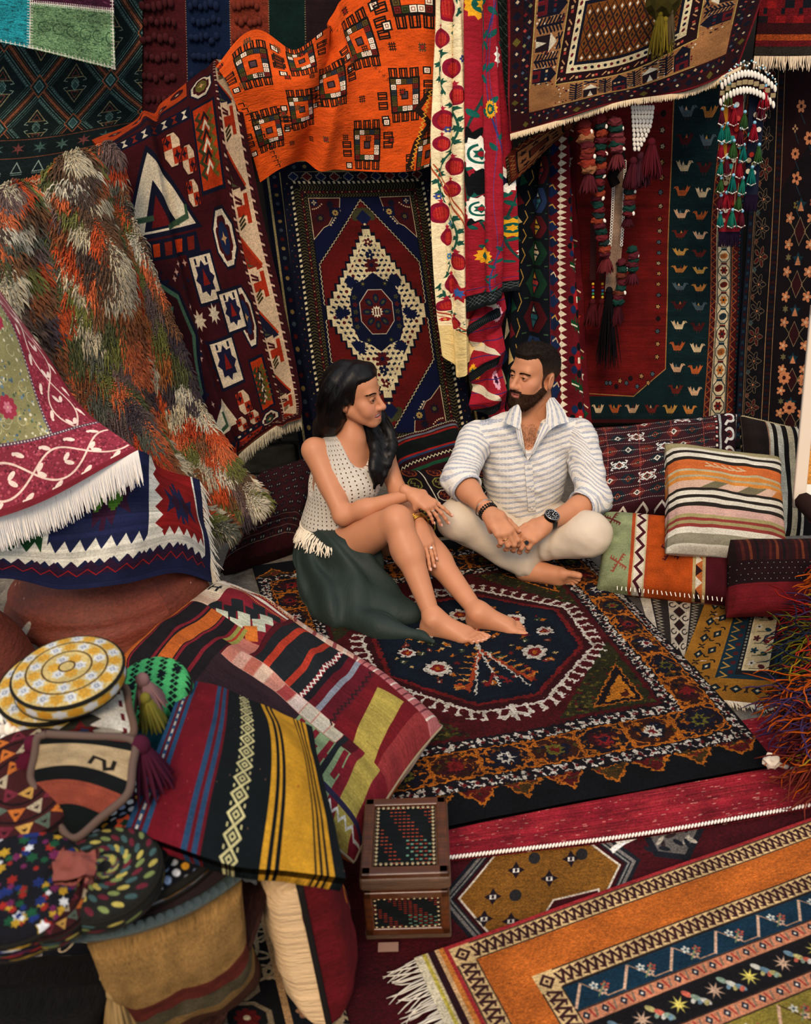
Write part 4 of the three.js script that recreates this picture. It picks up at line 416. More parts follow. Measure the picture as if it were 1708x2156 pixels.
{ // black floral carpet
const c = canvas(520, 1400, (x, w, h) => {
R(x, 0, 0, w, h, '#100d14'); const peach = '#d98a5a', wine = '#3a0e14', bl = '#17404e';
R(x, 0, 0, 30, h, '#12192a'); for (let y = 0; y < h; y += 22) R(x, 8, y, 14, 12, y % 44 ? '#3a0e14' : '#1f3a4c'); R(x, 30, 0, 4, h, '#8a6a48');
for (let i = 0; i < 14; i++) { const y = 50 + i * 100; PG(x, [40, y - 50, 120, y, 40, y + 50], null, '#8a7052', 2.4); for (let k = 0; k < 5; k++) ELL(x, 80 + 24 * Math.cos(k * 1.26), y + 24 * Math.sin(k * 1.26), 15, 8, k * 1.26, i % 3 ? '#120f18' : '#5a1c1c', '#9a8262', 2); CIR(x, 80, y, 5, peach); STAR(x, 116, y + 48, 14, 4, '#20101a', .5); FLOWER(x, 52, y + 46, 12, 6, i % 2 ? '#80543c' : '#4c5c58'); }
R(x, 134, 0, 4, h, '#b08a5c'); R(x, 138, 0, 34, h, '#1a0c12'); for (let y = 0; y < h; y += 18) R(x, 142, y, 26, 9, y % 36 ? '#3a0e14' : '#12192a'); R(x, 172, 0, 3, h, '#b08a5c');
R(x, 175, 0, 200, h, '#180d14'); PG(x, [175, 0, 375, 0, 375, 180, 175, 420], '#2a0c12'); for (const [a, b, r, n, q] of [[260, 150, 22, 6, peach], [330, 110, 18, 4, peach], [235, 220, 14, 4, '#c9a070'], [300, 250, 24, 6, peach], [240, 300, 20, 8, peach], [330, 300, 22, 8, peach], [250, 380, 24, 5, peach], [255, 470, 16, 5, '#8a7a3c'], [330, 460, 20, 7, '#a05a48']]) { FLOWER(x, a, b, r, n, q, wine); LN(x, [a, b + r, a + 20, b + r + 34], '#26404a', 4); }
for (let i = 0; i < 5; i++) { const y = 560 + i * 190; PG(x, [275, y - 50, 300, y, 275, y + 50, 250, y], wine, '#9a8262', 2.5); for (const [sx, sy] of [[-1, -1], [1, -1], [-1, 1], [1, 1]]) { FLOWER(x, 275 + sx * 48, y + sy * 46, 22, 5, peach, '#e8b88a'); LN(x, [275 + sx * 20, y, 275 + sx * 44, y + sy * 30], '#8a7a52', 3); } STAR(x, 275, y - 92, 26, 5, bl, .5); PG(x, [275, y - 104, 288, y - 70, 262, y - 70], peach); STAR(x, 230, y + 92, 16, 6, '#7a7048', .5); }
for (const [a, b] of [[240, 1120], [330, 1130], [270, 1250], [340, 1290]]) FLOWER(x, a, b, 30, 8, peach, wine); LN(x, [375, 420, 375, 900, 520, 1080], '#d0603a', 6); R(x, 380, 0, 140, h, 'rgba(60,14,20,.35)'); for (let i = 0; i < 14; i++) { const y = 300 + i * 62; ZIG(x, 420, y, 420, y + 62, 4, 18, '#9a8262', 3); FLOWER(x, 408, y + 30, 20, 6, i % 3 ? '#c9c0a0' : peach, '#2a3c30'); }
for (let i = 0; i < 10; i++) { FLOWER(x, 440 + (i % 2) * 30, 60 + i * 26, 14, 5, i % 2 ? '#17404e' : '#7a2a1c'); }
}); grain(c, { yarn: .12, weft: .1, patch: .1 });
hung('black_floral_carpet', 'black carpet with peach flowers hung beside the white picture frame', [[[1592, 120, -3.9], [1690, 120, -3.88], [1830, 120, -3.86]], [[1578, 430, -3.88], [1680, 430, -3.86], [1820, 430, -3.84]], [[1560, 700, -3.86], [1665, 700, -3.84], [1800, 700, -3.82]], [[1548, 930, -3.82], [1655, 930, -3.8], [1790, 930, -3.78]]], c, { nu: 60, nv: 80, th: .01, rep: [12, 24], disp: wrinkle(.006, 3, 4, 51) });
}
// ---------------------------------------------------------------- rugs on the ground
function laid(name, label, rows, c, o = {}) { return hung(name, label, rows, c, o); }
const flo = (px, py, y = .02) => F(px, py, y);
{ // big knotted rug under the couple
const c = canvas(1000, 1304, (x, w, h) => {
const OR = '#c96a14', BK = '#0c0f16', RD = '#5c0f16', WH = '#e3d8c6', GR = '#3a3c1a';
R(x, 0, 0, w, h, BK); const jit = (a, b) => [a + rr(-3, 3), b + rr(-3, 3)];
const speck = (a, b, W2, H2, n, cols, s) => { for (let i = 0; i < n; i++) { const q = rr(s * .6, s * 1.4); R(x, a + rr(0, W2), b + rr(0, H2), q, q * rr(.6, 1.4), pick(cols)); } };
const guard = (X, Y, W2, H2) => { R(x, X, Y, W2, H2, '#16121a'); const vert = H2 > W2, L = vert ? H2 : W2, t = vert ? W2 : H2, n = Math.round(L / (t * .8)); for (let i = 0; i < n; i++) { const q = (i + .5) * L / n, a = vert ? X + t / 2 : X + q, b = vert ? Y + q : Y + t / 2; const s = i % 2 ? 1 : -1; for (let k = 0; k < 4; k++) R(x, a + rr(-t * .42, t * .3), b + rr(-t * .4, t * .3), t * rr(.16, .3), t * rr(.14, .26), WH); LN(x, vert ? [X + t * .15, b - t * .3, X + t * .5, b, X + t * .85, b - t * .3 * s] : [a - t * .3, Y + t * .15, a, Y + t * .5, a - t * .3 * s, Y + t * .85], WH, t * .14); R(x, a - t * .1, b - t * .1, t * .22, t * .22, '#6a1418'); } };
// outer orange steps on black along the two ends
const k9 = i => i % 2 ? '#5c1216' : '#4a3414', ends = (Y, dir) => { for (let i = 0; i < 10; i++) { const q = i * w / 10 + 50, P = []; for (let k = 0; k <= 12; k++) { const u = k / 12 * 2 - 1; P.push(q + u * 50 + rr(-3, 3), Y + dir * (1 - Math.abs(u)) * 52 + rr(-5, 5)); } PG(x, P, k9(i), OR, 6); for (let k = 0; k < 10; k++) LN(x, [...jit(q + rr(-32, 32), Y + dir * rr(0, 28)), ...jit(q + rr(-32, 32), Y + dir * rr(0, 28))], pick([OR, GR, '#7a1a18']), 4); } };
ends(1210, 1); ends(94, -1);
guard(20, 1181, 960, 36); guard(20, 88, 960, 36); guard(2, 88, 32, 1128); guard(966, 88, 32, 1128);
R(x, 34, 124, 932, 1057, '#171018'); const boxM = (a, b, W2, H2, k) => { R(x, a, b, W2, H2, OR); R(x, a + 5, b + 5, W2 - 10, H2 - 10, k % 2 ? '#3c1a12' : '#1a1320'); speck(a + 8, b + 8, W2 - 20, H2 - 20, 46, [OR, OR, '#8a4410', '#14121c', '#4a3a14'], 8); const cx = a + W2 / 2, cy = b + H2 / 2; for (let q = 0; q < 14; q++) CIR(x, cx + rr(-W2 * .26, W2 * .26), cy + rr(-H2 * .24, H2 * .24), rr(6, 11), k % 3 ? '#14162a' : '#3c1018'); STAR(x, cx, cy, Math.min(W2, H2) * .26, 8, k % 3 === 1 ? WH : k % 3 === 2 ? '#6b651f' : '#8a1a1c', .6); STAR(x, cx, cy, Math.min(W2, H2) * .13, 6, k % 2 ? '#7a1418' : '#14162a', .6); for (const [s, t] of [[-1, -1], [1, -1], [-1, 1], [1, 1]]) LN(x, [cx + s * W2 * .46, cy + t * H2 * .2, cx + s * W2 * .2, cy + t * H2 * .46], OR, 5); };
for (let i = 0; i < 8; i++) { boxM(34 + i * 116.5, 1088, 116, 93, i + 1); boxM(34 + i * 116.5, 124, 116, 93, i); } for (let i = 0; i < 8; i++) { boxM(34, 217 + i * 108.9, 78, 109, i); boxM(888, 217 + i * 108.9, 78, 109, i + 2); }
guard(112, 1049, 776, 39); guard(112, 217, 776, 39); guard(112, 217, 30, 871); guard(858, 217, 30, 871);
R(x, 142, 256, 716, 793, '#500d13'); speck(142, 256, 716, 793, 1200, ['#66141a', '#3c0a10'], 6);
for (const [sx, sy] of [[1, 1], [-1, 1], [1, -1], [-1, -1]]) { const px = a => sx > 0 ? 858 - a : 142 + a, py = a => sy > 0 ? 1049 - a : 256 + a; PG(x, [px(12), py(12), px(250), py(12), px(12), py(300)], '#2c2c14'); for (let i = 0; i < 110; i++) { const a = rr(14, 240), b = rr(14, 300 * (1 - a / 260)); R(x, px(a) - 4, py(b) - 4, rr(5, 11), rr(4, 9), pick(['#4a4a1a', '#1a1014', '#5c1016', '#6a5a1c'])); } PG(x, [px(36), py(30), px(160), py(30), px(36), py(190)], '#160f16', OR, 5); PG(x, [px(48), py(42), px(126), py(42), px(48), py(146)], '#d07a18'); PG(x, [px(58), py(50), px(84), py(50), px(58), py(80)], '#4a1a10'); }
// medallion
const cx = 515, cy = 658, A = 300, B = 330, hex = [cx - 90, cy - B, cx + 90, cy - B, cx + A, cy - 120, cx + A, cy + 120, cx + 90, cy + B, cx - 90, cy + B, cx - A, cy + 120, cx - A, cy - 120].map((v, i) => i % 2 ? cy + (v - cy) * .9 : cx + (v - cx) * .96);
PG(x, hex, '#3c0a12'); for (let i = 0; i < 8; i++) { const a = i * 2, b = (a + 2) % 16, x0 = hex[a], y0 = hex[a + 1], x1 = hex[b], y1 = hex[b + 1], n = Math.round(Math.hypot(x1 - x0, y1 - y0) / 32); for (let k = 0; k < n; k++) { const t = (k + .5) / n, p = lerp(x0, x1, t), q = lerp(y0, y1, t), dx = p - cx, dy = q - cy, L = Math.hypot(dx, dy); LN(x, [p, q, p + dx / L * 34 + rr(-3, 3), q + dy / L * 34], WH, 9); LN(x, [p + dx / L * 34 - dy / L * 9, q + dy / L * 34 + dx / L * 9, p + dx / L * 30 + dy / L * 9, q + dy / L * 30 - dx / L * 9], WH, 7); } LN(x, [x0, y0, x1, y1], WH, 9); }
for (const s of [-1, 1]) { const b = cy + s * B * .86; LN(x, [cx, b, cx, b + s * 66], WH, 12); LN(x, [cx - 34, b + s * 56, cx, b + s * 28, cx + 34, b + s * 56], WH, 11); }
PG(x, hex.map((v, i) => i % 2 ? cy + (v - cy) * .9 : cx + (v - cx) * .9), '#0b1326', '#7a1618', 12); PG(x, hex.map((v, i) => i % 2 ? cy + (v - cy) * .84 : cx + (v - cx) * .84), '#0c1a2c');
const ins = (n, f) => { let k = 0; while (k < n) { const a = rr(-A * .74, A * .74), b = rr(-B * .68, B * .68); if (Math.abs(a) / A + Math.abs(b) / B < .95) { f(cx + a, cy + b); k++; } } };
ins(60, (a, b) => { STAR(x, a, b, rr(7, 12), 4, pick([OR, '#7a1a18', '#d8b26a']), .5); }); ins(40, (a, b) => FLOWER(x, a, b, rr(8, 12), 6, pick(['#8a2a1a', '#3c4a2a', OR]), '#e3d8c6'));
for (const [a, b, r] of [[-130, 90, 36], [130, 90, 36], [-130, -90, 36], [130, -90, 36], [0, -170, 34], [-190, 0, 24], [190, 0, 24]]) { CIR(x, cx + a, cy + b, r + 4, '#0b1020'); FLOWER(x, cx + a, cy + b, r, 8, '#e3d8c6', '#8a1a1c'); CIR(x, cx + a, cy + b, r * .5, '#8a1a1c'); CIR(x, cx + a, cy + b, r * .22, OR); }
for (const s of [-1, 1]) for (const t of [-1, 1]) { LN(x, [cx, cy + t * 30, cx + s * 80, cy + t * 200, cx + s * 100, cy + t * 170], '#b8401c', 13); LN(x, [cx + s * 10, cy + t * 40, cx + s * 70, cy + t * 230], '#e3d8c6', 5); for (let k = 0; k < 6; k++) LN(x, [cx + s * (20 + k * 12), cy + t * (60 + k * 26), cx + s * (50 + k * 12), cy + t * (50 + k * 26)], '#d8802a', 6); } LN(x, [cx, cy - 100, cx, cy + 210], '#e3d8c6', 6); LN(x, [cx - 34, cy + 200, cx, cy + 150, cx + 34, cy + 200], '#8a1a1c', 9);
// worn, irregular edges of every motif: yarns stray across the outlines
const im = x.getImageData(0, 0, w, h), d = im.data, s2 = new Uint8ClampedArray(d); for (let j = 0; j < h; j++) for (let i = 0; i < w; i++) { const dx = Math.round(noise3(i / 6, j / 6, 31) * 5), dy = Math.round(noise3(i / 6, j / 6, 57) * 5), u = clamp(i + dx, 0, w - 1), v = clamp(j + dy, 0, h - 1), k = (j * w + i) * 4, q = (v * w + u) * 4; d[k] = s2[q]; d[k + 1] = s2[q + 1]; d[k + 2] = s2[q + 2]; } x.putImageData(im, 0, 0);
}); grain(c, { yarn: .22, weft: .05, patch: .12, cell: 2, deep: 1 });
const P = (a, b) => V(.884 - .984 * a - .178 * b, .01, -1.784 + .178 * a - .984 * b);
const lift = (u, v) => .008 * noise3(u * 4, v * 4, 3) + .02 * Math.exp(-(((u - .93) / .05) ** 2)) * sstep(v, .1, .5) * (1 - sstep(v, .75, 1)) + .004 * Math.exp(-(((v - .3) / .08) ** 2)) * sstep(u, .4, .8) + .004 * noise3(u * 9, v * 9, 8) + .012;
laid('knotted_medallion_rug', 'thick dark knotted rug with orange border and white barbed medallion under the seated couple', [[P(1.22, 1.5), P(.58, 1.5), P(0, 1.5)], [P(1.18, 1), P(.58, 1), P(0, 1)], [P(1.15, .5), P(.575, .5), P(0, .5)], [P(1.13, -.02), P(.57, 0), P(0, 0)]], c, { nu: 130, nv: 150, th: .014, rep: [12, 16], bump: .012, disp: lift });
}
{ // white and grey rug
const c = canvas(420, 420, (x, w, h) => { R(x, 0, 0, w, h, '#b9ae9c'); R(x, 0, 0, 170, h, '#5b544e'); STAR(x, 60, 90, 70, 8, '#5a1418', .6); FLOWER(x, 60, 90, 30, 6, '#cbb79c', '#20181c'); R(x, 170, 0, 50, h, '#d8ccb8'); R(x, 206, 0, 60, h, '#35302c'); for (let y = 0; y < h; y += 14) LN(x, [212, y, 236, y + 7, 212, y + 14], '#b7aa94', 3); R(x, 266, 0, 78, h, '#cfc2ac'); for (let i = 0; i < 7; i++) { const y = i * 62 + 20; DIA(x, 305, y, 20, 24, '#3a1a1c', '#2a2624', 4); x.strokeStyle = '#3a3430'; x.lineWidth = 5; for (const s of [-1, 1]) { x.beginPath(); x.arc(305 + s * 24, y + 30, 11, 0, 5); x.stroke(); } } R(x, 344, 0, 50, h, '#35302c'); for (let y = 0; y < h; y += 14) LN(x, [350, y, 372, y + 7, 350, y + 14], '#b7aa94', 3); R(x, 394, 0, 26, h, '#8c8478'); }); grain(c);
laid('white_grey_rug', 'white and grey rug with hooked diamond border showing behind the knotted rug', [[flo(1240, 1235, .012), flo(1505, 1262, .012)], [flo(1300, 1340, .012), flo(1480, 1350, .012)], [flo(1370, 1470, .012), flo(1440, 1470, .012)]], c, { nu: 30, nv: 30, th: .01, rep: [10, 10], fringe: { n: 160, len: .03, r: .002, u: () => 1, v: u => u, dir: () => V(1, .1, -.1), col: 0xd6cfc2, droop: .1, bend: .4 } });
}
{ // gold and blue rug
const c = canvas(560, 520, (x, w, h) => { R(x, 0, 0, w, h, '#a5701f'); const tr = (a, b, r) => { x.save(); x.translate(a, b); x.rotate(r); DIA(x, 0, 0, 16, 20, '#123040', '#1a1614', 4); for (const s of [-1, 1]) { x.strokeStyle = '#2a2018'; x.lineWidth = 6; x.beginPath(); x.arc(0, s * 26, 12, s > 0 ? .4 : 3.6, s > 0 ? 2.8 : 6); x.stroke(); } DIA(x, 0, 0, 6, 8, '#d6c39a'); x.restore(); }; for (let i = 0; i < 6; i++) { tr(50, 50 + i * 84, 0); tr(96, 30 + i * 84, .5); } for (let i = 0; i < 7; i++) tr(150 + i * 74, 466, 1.57);
R(x, 140, 0, 420, 420, '#103446'); for (let i = 0; i < 9; i++) { LN(x, [150, 20 + i * 46, 178, 40 + i * 46, 150, 52 + i * 46], '#b98a3a', 6); R(x, 180, 14 + i * 46, 18, 16, '#5a1a20'); } R(x, 206, 0, 20, 380, '#1a1a20'); for (let y = 0; y < 380; y += 16) CIR(x, 216, y, 5, '#8a8a78'); R(x, 226, 0, 96, 380, '#d8c69c'); R(x, 234, 8, 80, 364, '#cfb888'); for (let i = 0; i < 6; i++) { FLOWER(x, 256, 34 + i * 62, 16, 5, ['#5a1a20', '#17404e', '#d8d0bc'][i % 3], '#2a2018'); ELL(x, 294, 50 + i * 62, 14, 9, .5, ['#17404e', '#5a1a20'][i % 2]); LN(x, [250, 60 + i * 62, 300, 60 + i * 62], '#3a3a2a', 3); } R(x, 322, 0, 18, 380, '#1a1a20'); R(x, 340, 0, 220, 380, '#0e3a4e'); for (let i = 0; i < 6; i++) { STAR(x, 420, 80 + i * 70, 34, 7, i % 2 ? '#5a1a20' : '#b9822a', .5); CIR(x, 420, 80 + i * 70, 12, '#e0c89a'); } R(x, 206, 380, 354, 20, '#1a1a20'); }); grain(c);
laid('gold_blue_rug', 'gold and blue rug with cream flower panel lying under the wool tassels', [[flo(1490, 1255, .016), flo(1760, 1270, .016)], [flo(1450, 1360, .016), flo(1760, 1360, .016)], [flo(1405, 1462, .016), flo(1760, 1500, .016)]], c, { nu: 40, nv: 30, th: .012, rep: [10, 8], fringe: { n: 200, len: .03, r: .002, v: () => 1, dir: () => V(0, .1, 1), col: 0xd2c4ac, droop: .1, bend: .4 } });
}
{ // plain red kilim
const c = canvas(1000, 260, (x, w, h) => { R(x, 0, 0, w, h, '#861522'); for (let i = 0; i < 1400; i++) { R(x, rr(0, w), rr(0, h), rr(20, 120), 1.5, pick(['rgba(200,70,60,.3)', 'rgba(60,8,16,.35)', 'rgba(150,30,40,.4)'])); } for (let i = 0; i < 420; i++) R(x, rr(0, w), rr(0, h), rr(3, 12), 1.6, 'rgba(222,180,150,.7)'); }); grain(c, { yarn: .14, weft: .16, patch: .14, deep: 1 });
const t = laid('plain_red_kilim', 'plain streaked crimson kilim strip with white overcast edge in front of the knotted rug', [[flo(900, 1640, .007), flo(1330, 1560, .007), flo(1760, 1480, .007)], [flo(930, 1812, .011), flo(1350, 1760, .011), flo(1760, 1690, .011)]], c, { kind: 'weave', nu: 90, nv: 20, th: .006, rep: [22, 5], disp: (u, v) => .0025 * v * noise3(u * 8, v * 3, 12), parts: true });
const l = []; for (let i = 0; i < 120; i++) { const p = t.sample((i + .5) / 120, 1).add(V(0, .006, 0)); const g = new THREE.SphereGeometry(1, 6, 4); l.push(xform(g, p, new THREE.Quaternion().setFromEuler(new THREE.Euler(0, .9, .3)), V(.007, .004, .003))); } part(t, 'edge_stitching', merge(l), flat(0xe4d8cc), 'white overcast stitching', 'stuff');
}
{ // dark red rug with gold hexagon
const c = canvas(1000, 640, (x, w, h) => { R(x, 0, 0, w, h, '#4a0d16'); for (let i = 0; i < 1500; i++) R(x, rr(0, w), rr(0, h), 5, 3, pick(['rgba(90,20,30,.4)', 'rgba(20,4,10,.4)'])); x.translate(150, 100); x.scale(.68, .68);
const ring = (p, cols) => cols.forEach(([lw, col]) => PG(x, p, null, col, lw)); const hx = [150, 250, 250, 120, 470, 90, 580, 190, 500, 330, 260, 380]; ring(hx, [[90, '#1c2028'], [70, '#7c7670'], [52, '#1c2028'], [44, '#8a8880'], [34, '#20222c'], [24, '#3d0a12']]); PG(x, hx, '#8a5a1c', '#d8ccb8', 6); PG(x, [330, 380, 400, 270, 520, 250, 520, 380], '#4a0c14', '#d8ccb8', 5);
for (const [a, b] of [[240, 250], [300, 180], [390, 210], [450, 160], [290, 320], [220, 310]]) { STAR(x, a, b, 24, 4, '#201420', .5); R(x, a - 9, b - 5, 18, 12, '#e6dccb'); R(x, a - 3, b - 4, 6, 9, '#201420'); } for (const [a, b] of [[480, 150], [350, 150], [300, 250]]) CIR(x, a, b, 16, '#2c2a2c'); LN(x, [560, 100, 590, 130, 560, 150], '#efe7d8', 16); LN(x, [590, 130, 630, 116], '#efe7d8', 14);
PG(x, [640, 70, 760, 50, 810, 110, 760, 190, 680, 170], '#6d6660', '#1c2028', 16); for (let i = 0; i < 14; i++) ELL(x, rr(660, 780), rr(76, 160), 16, 6, rr(0, 3), pick(['#1c2028', '#b9ad9a', '#3a2a2a'])); R(x, 850, 0, 150, 60, '#17303c'); LN(x, [840, 0, 850, 70, 1000, 60], '#c9a070', 5); }); grain(c, { yarn: .16 });
laid('dark_hexagon_rug', 'dark wine-red rug with a gold hexagon panel lying under the wooden chest', [[flo(740, 1650, .004), flo(1240, 1600, .004), flo(1780, 1540, .004)], [flo(660, 1960, .004), flo(1260, 1930, .004), flo(1850, 1860, .004)], [flo(560, 2330, .004), flo(1280, 2330, .004), flo(1960, 2280, .004)]], c, { nu: 60, nv: 40, th: .003, rep: [14, 9], disp: wrinkle(.0008, 4, 4, 12) });
}
{ // striped orange rug in front
const c = canvas(1100, 800, (x, w, h) => { x.scale(.58, .58); w /= .58; h /= .58; R(x, 0, 0, w, h, '#b9531c'); const me = (k, L, t) => { R(k, 0, 0, L, 3, '#2a1a16'); R(k, 0, t - 3, L, 3, '#2a1a16'); const n = Math.round(L / 21) * 2; ZIG(k, 0, t / 2, L, t / 2, n, t * .27, '#3a1a1c', 6); for (let i = 0; i < n; i++) { const q = (i + .5) * L / n; LN(k, [q - 7, t * (i % 2 ? .26 : .74), q + 2, t * (i % 2 ? .2 : .8), q + 3, t * (i % 2 ? .4 : .6)], '#3a1a1c', 4.5); } }; me.corner = '#3a1a1c'; const or = (k, L, t) => { for (let i = 0; i < L * 1.2; i++) R(k, rr(0, L), rr(0, t), rr(3, 14), 1.4, pick(['rgba(225,120,50,.35)', 'rgba(140,60,20,.35)'])); };
R(x, 0, 0, 66, h, '#c9b78c'); R(x, 0, 0, 20, h, '#d6c9a8'); R(x, 20, 0, 8, h, '#b9a83c'); R(x, 34, 0, 16, h, '#2c0f16'); R(x, 50, 0, 10, h, '#c9a070'); R(x, 60, 0, 12, h, '#c9762c');
x.save(); x.beginPath(); x.rect(72, 0, w, h); x.clip(); const [X, Y, FW, FH] = BORDER(x, 72, 0, w + 300, h + 400, [[10, '#a5282c'], [50, '#d6b47a', me], [92, '#c4641e', or], [50, '#d6b47a', me]]);
const bands = [[66, '#103246', 'f'], [34, '#c9805c', 'd'], [76, '#161418', 'm'], [34, '#c9805c', 'd'], [72, '#8a7a2c', 'f'], [34, '#c9805c', 'd'], [76, '#8a1c20', 'm'], [34, '#c9805c', 'd'], [70, '#161418', 'f'], [34, '#c9805c', 'd'], [72, '#103246', 'm'], [34, '#c9805c', 'd'], [72, '#8a7a2c', 'f'], [34, '#c9805c', 'd'], [76, '#8a1c20', 'm'], [34, '#c9805c', 'd'], [72, '#103246', 'f'], [34, '#c9805c', 'd'], [76, '#161418', 'm']]; let y = Y; for (const [t, col, k] of bands) { R(x, X, y, FW, t, col); R(x, X, y, FW, 3, '#241a18'); if (k === 'd') for (let i = 0; i < FW; i += 46) { DIA(x, X + i + 12, y + t / 2, 9, 11, '#1a2030'); DIA(x, X + i + 12, y + t / 2, 4, 4, '#e6dccb'); LN(x, [X + i + 24, y + 6, X + i + 30, y + t - 6], '#a52c28', 4); LN(x, [X + i + 34, y + t - 6, X + i + 40, y + 6], '#7a6a58', 4); } else if (k === 'f') for (let i = 0; i < FW; i += 120) { LN(x, [X + i, y + t - 6, X + i + 40, y + 8], '#d6a98a', 7); LN(x, [X + i + 40, y + 8, X + i + 80, y + t - 8, X + i + 120, y + t - 8], col === '#103246' ? '#b98a6a' : '#3a2418', 3); for (const [a, b, q] of [[64, .38, '#d0cbbc'], [88, .5, '#b04a3a'], [76, .68, '#d6a98a']]) { FLOWER(x, X + i + a, y + t * b, 11, 5, q, '#2a4a5a'); } LN(x, [X + i + 60, y + t * .8, X + i + 90, y + t * .4], '#7a8a5a', 3); } else for (let i = 0; i < FW; i += 92) { const q = ['#6a8a9a', '#b9ad6a', '#c9604a', '#8aa08a', '#d0cbbc']; STAR(x, X + i + 22, y + t * .5, 24, 8, i % 184 ? '#d0a98a' : '#d9c85a', .3); for (let k2 = 0; k2 < 3; k2++) { ELL(x, X + i + 52 + k2 * 14, y + t * (.3 + .2 * k2), 13, 7, .9, q[(i / 92 + k2) % 5 | 0]); ELL(x, X + i + 56 + k2 * 12, y + t * (.55 + .1 * k2), 8, 5, -.6, q[(i / 92 + k2 + 2) % 5 | 0]); } } y += t; } x.restore(); }); grain(c, { yarn: .12, weft: .06, patch: .1, deep: 1.05 });
const TL = F(872, 2018, .02), e = F(1708, 1722, .02).sub(TL), L = e.length(); e.normalize(); const f = V(-e.z, 0, e.x); if (f.z < 0) f.negate(); const Q = (a, b) => TL.clone().addScaledVector(e, a).addScaledVector(f, b);
const q = (b) => [0, .4, .8, 1.2, 1.6].map(a => Q(a + (a ? 0 : 0), b)); laid('striped_orange_rug', 'orange rug with patterned stripes and brown meander border nearest the viewer', [q(0), q(.38), q(.76), q(1.14)], c, { nu: 110, nv: 70, th: .014, rep: [18, 13], disp: wrinkle(.004, 4, 3, 21), fringe: { n: 260, len: .075, r: .0016, u: () => 0, v: u => u, dir: () => V(-1, .15, .35), col: 0xd6cdbc, droop: .25, bend: .5, floor: .012 } });
}
{ // black and cream rug under the tray
const c = canvas(500, 500, (x, w, h) => { R(x, 0, 0, w, h, '#15131a'); for (let i = 0; i < 40; i++) { const a = rr(0, w), b = rr(0, h); for (let k = 0; k < 3; k++) ELL(x, a + rr(-20, 20), b + rr(-20, 20), 26, 10, rr(0, 3), null, '#b09a78', 6); } for (let i = 0; i < 10; i++) { const a = rr(0, w), b = rr(0, h); OCT(x, a, b, 42, 36, '#8a7a60'); OCT(x, a, b, 32, 28, '#15131a'); FLOWER(x, a, b, 22, 8, '#6a1418', '#cfc2a0'); } R(x, 400, 0, 12, h, '#c9a070'); R(x, 412, 0, 60, h, '#161a26'); for (let i = 0; i < 9; i++) FLOWER(x, 440, i * 60 + 20, 20, 8, '#b98a6a', '#5a1418'); }); grain(c);
laid('black_cream_rug', 'black and cream scroll rug on the ground below the tray of caps', [[flo(100, 1900, .012), flo(640, 1860, .012)], [flo(60, 2320, .012), flo(790, 2320, .012)]], c, { nu: 30, nv: 30, th: .006, rep: [8, 8] });
}
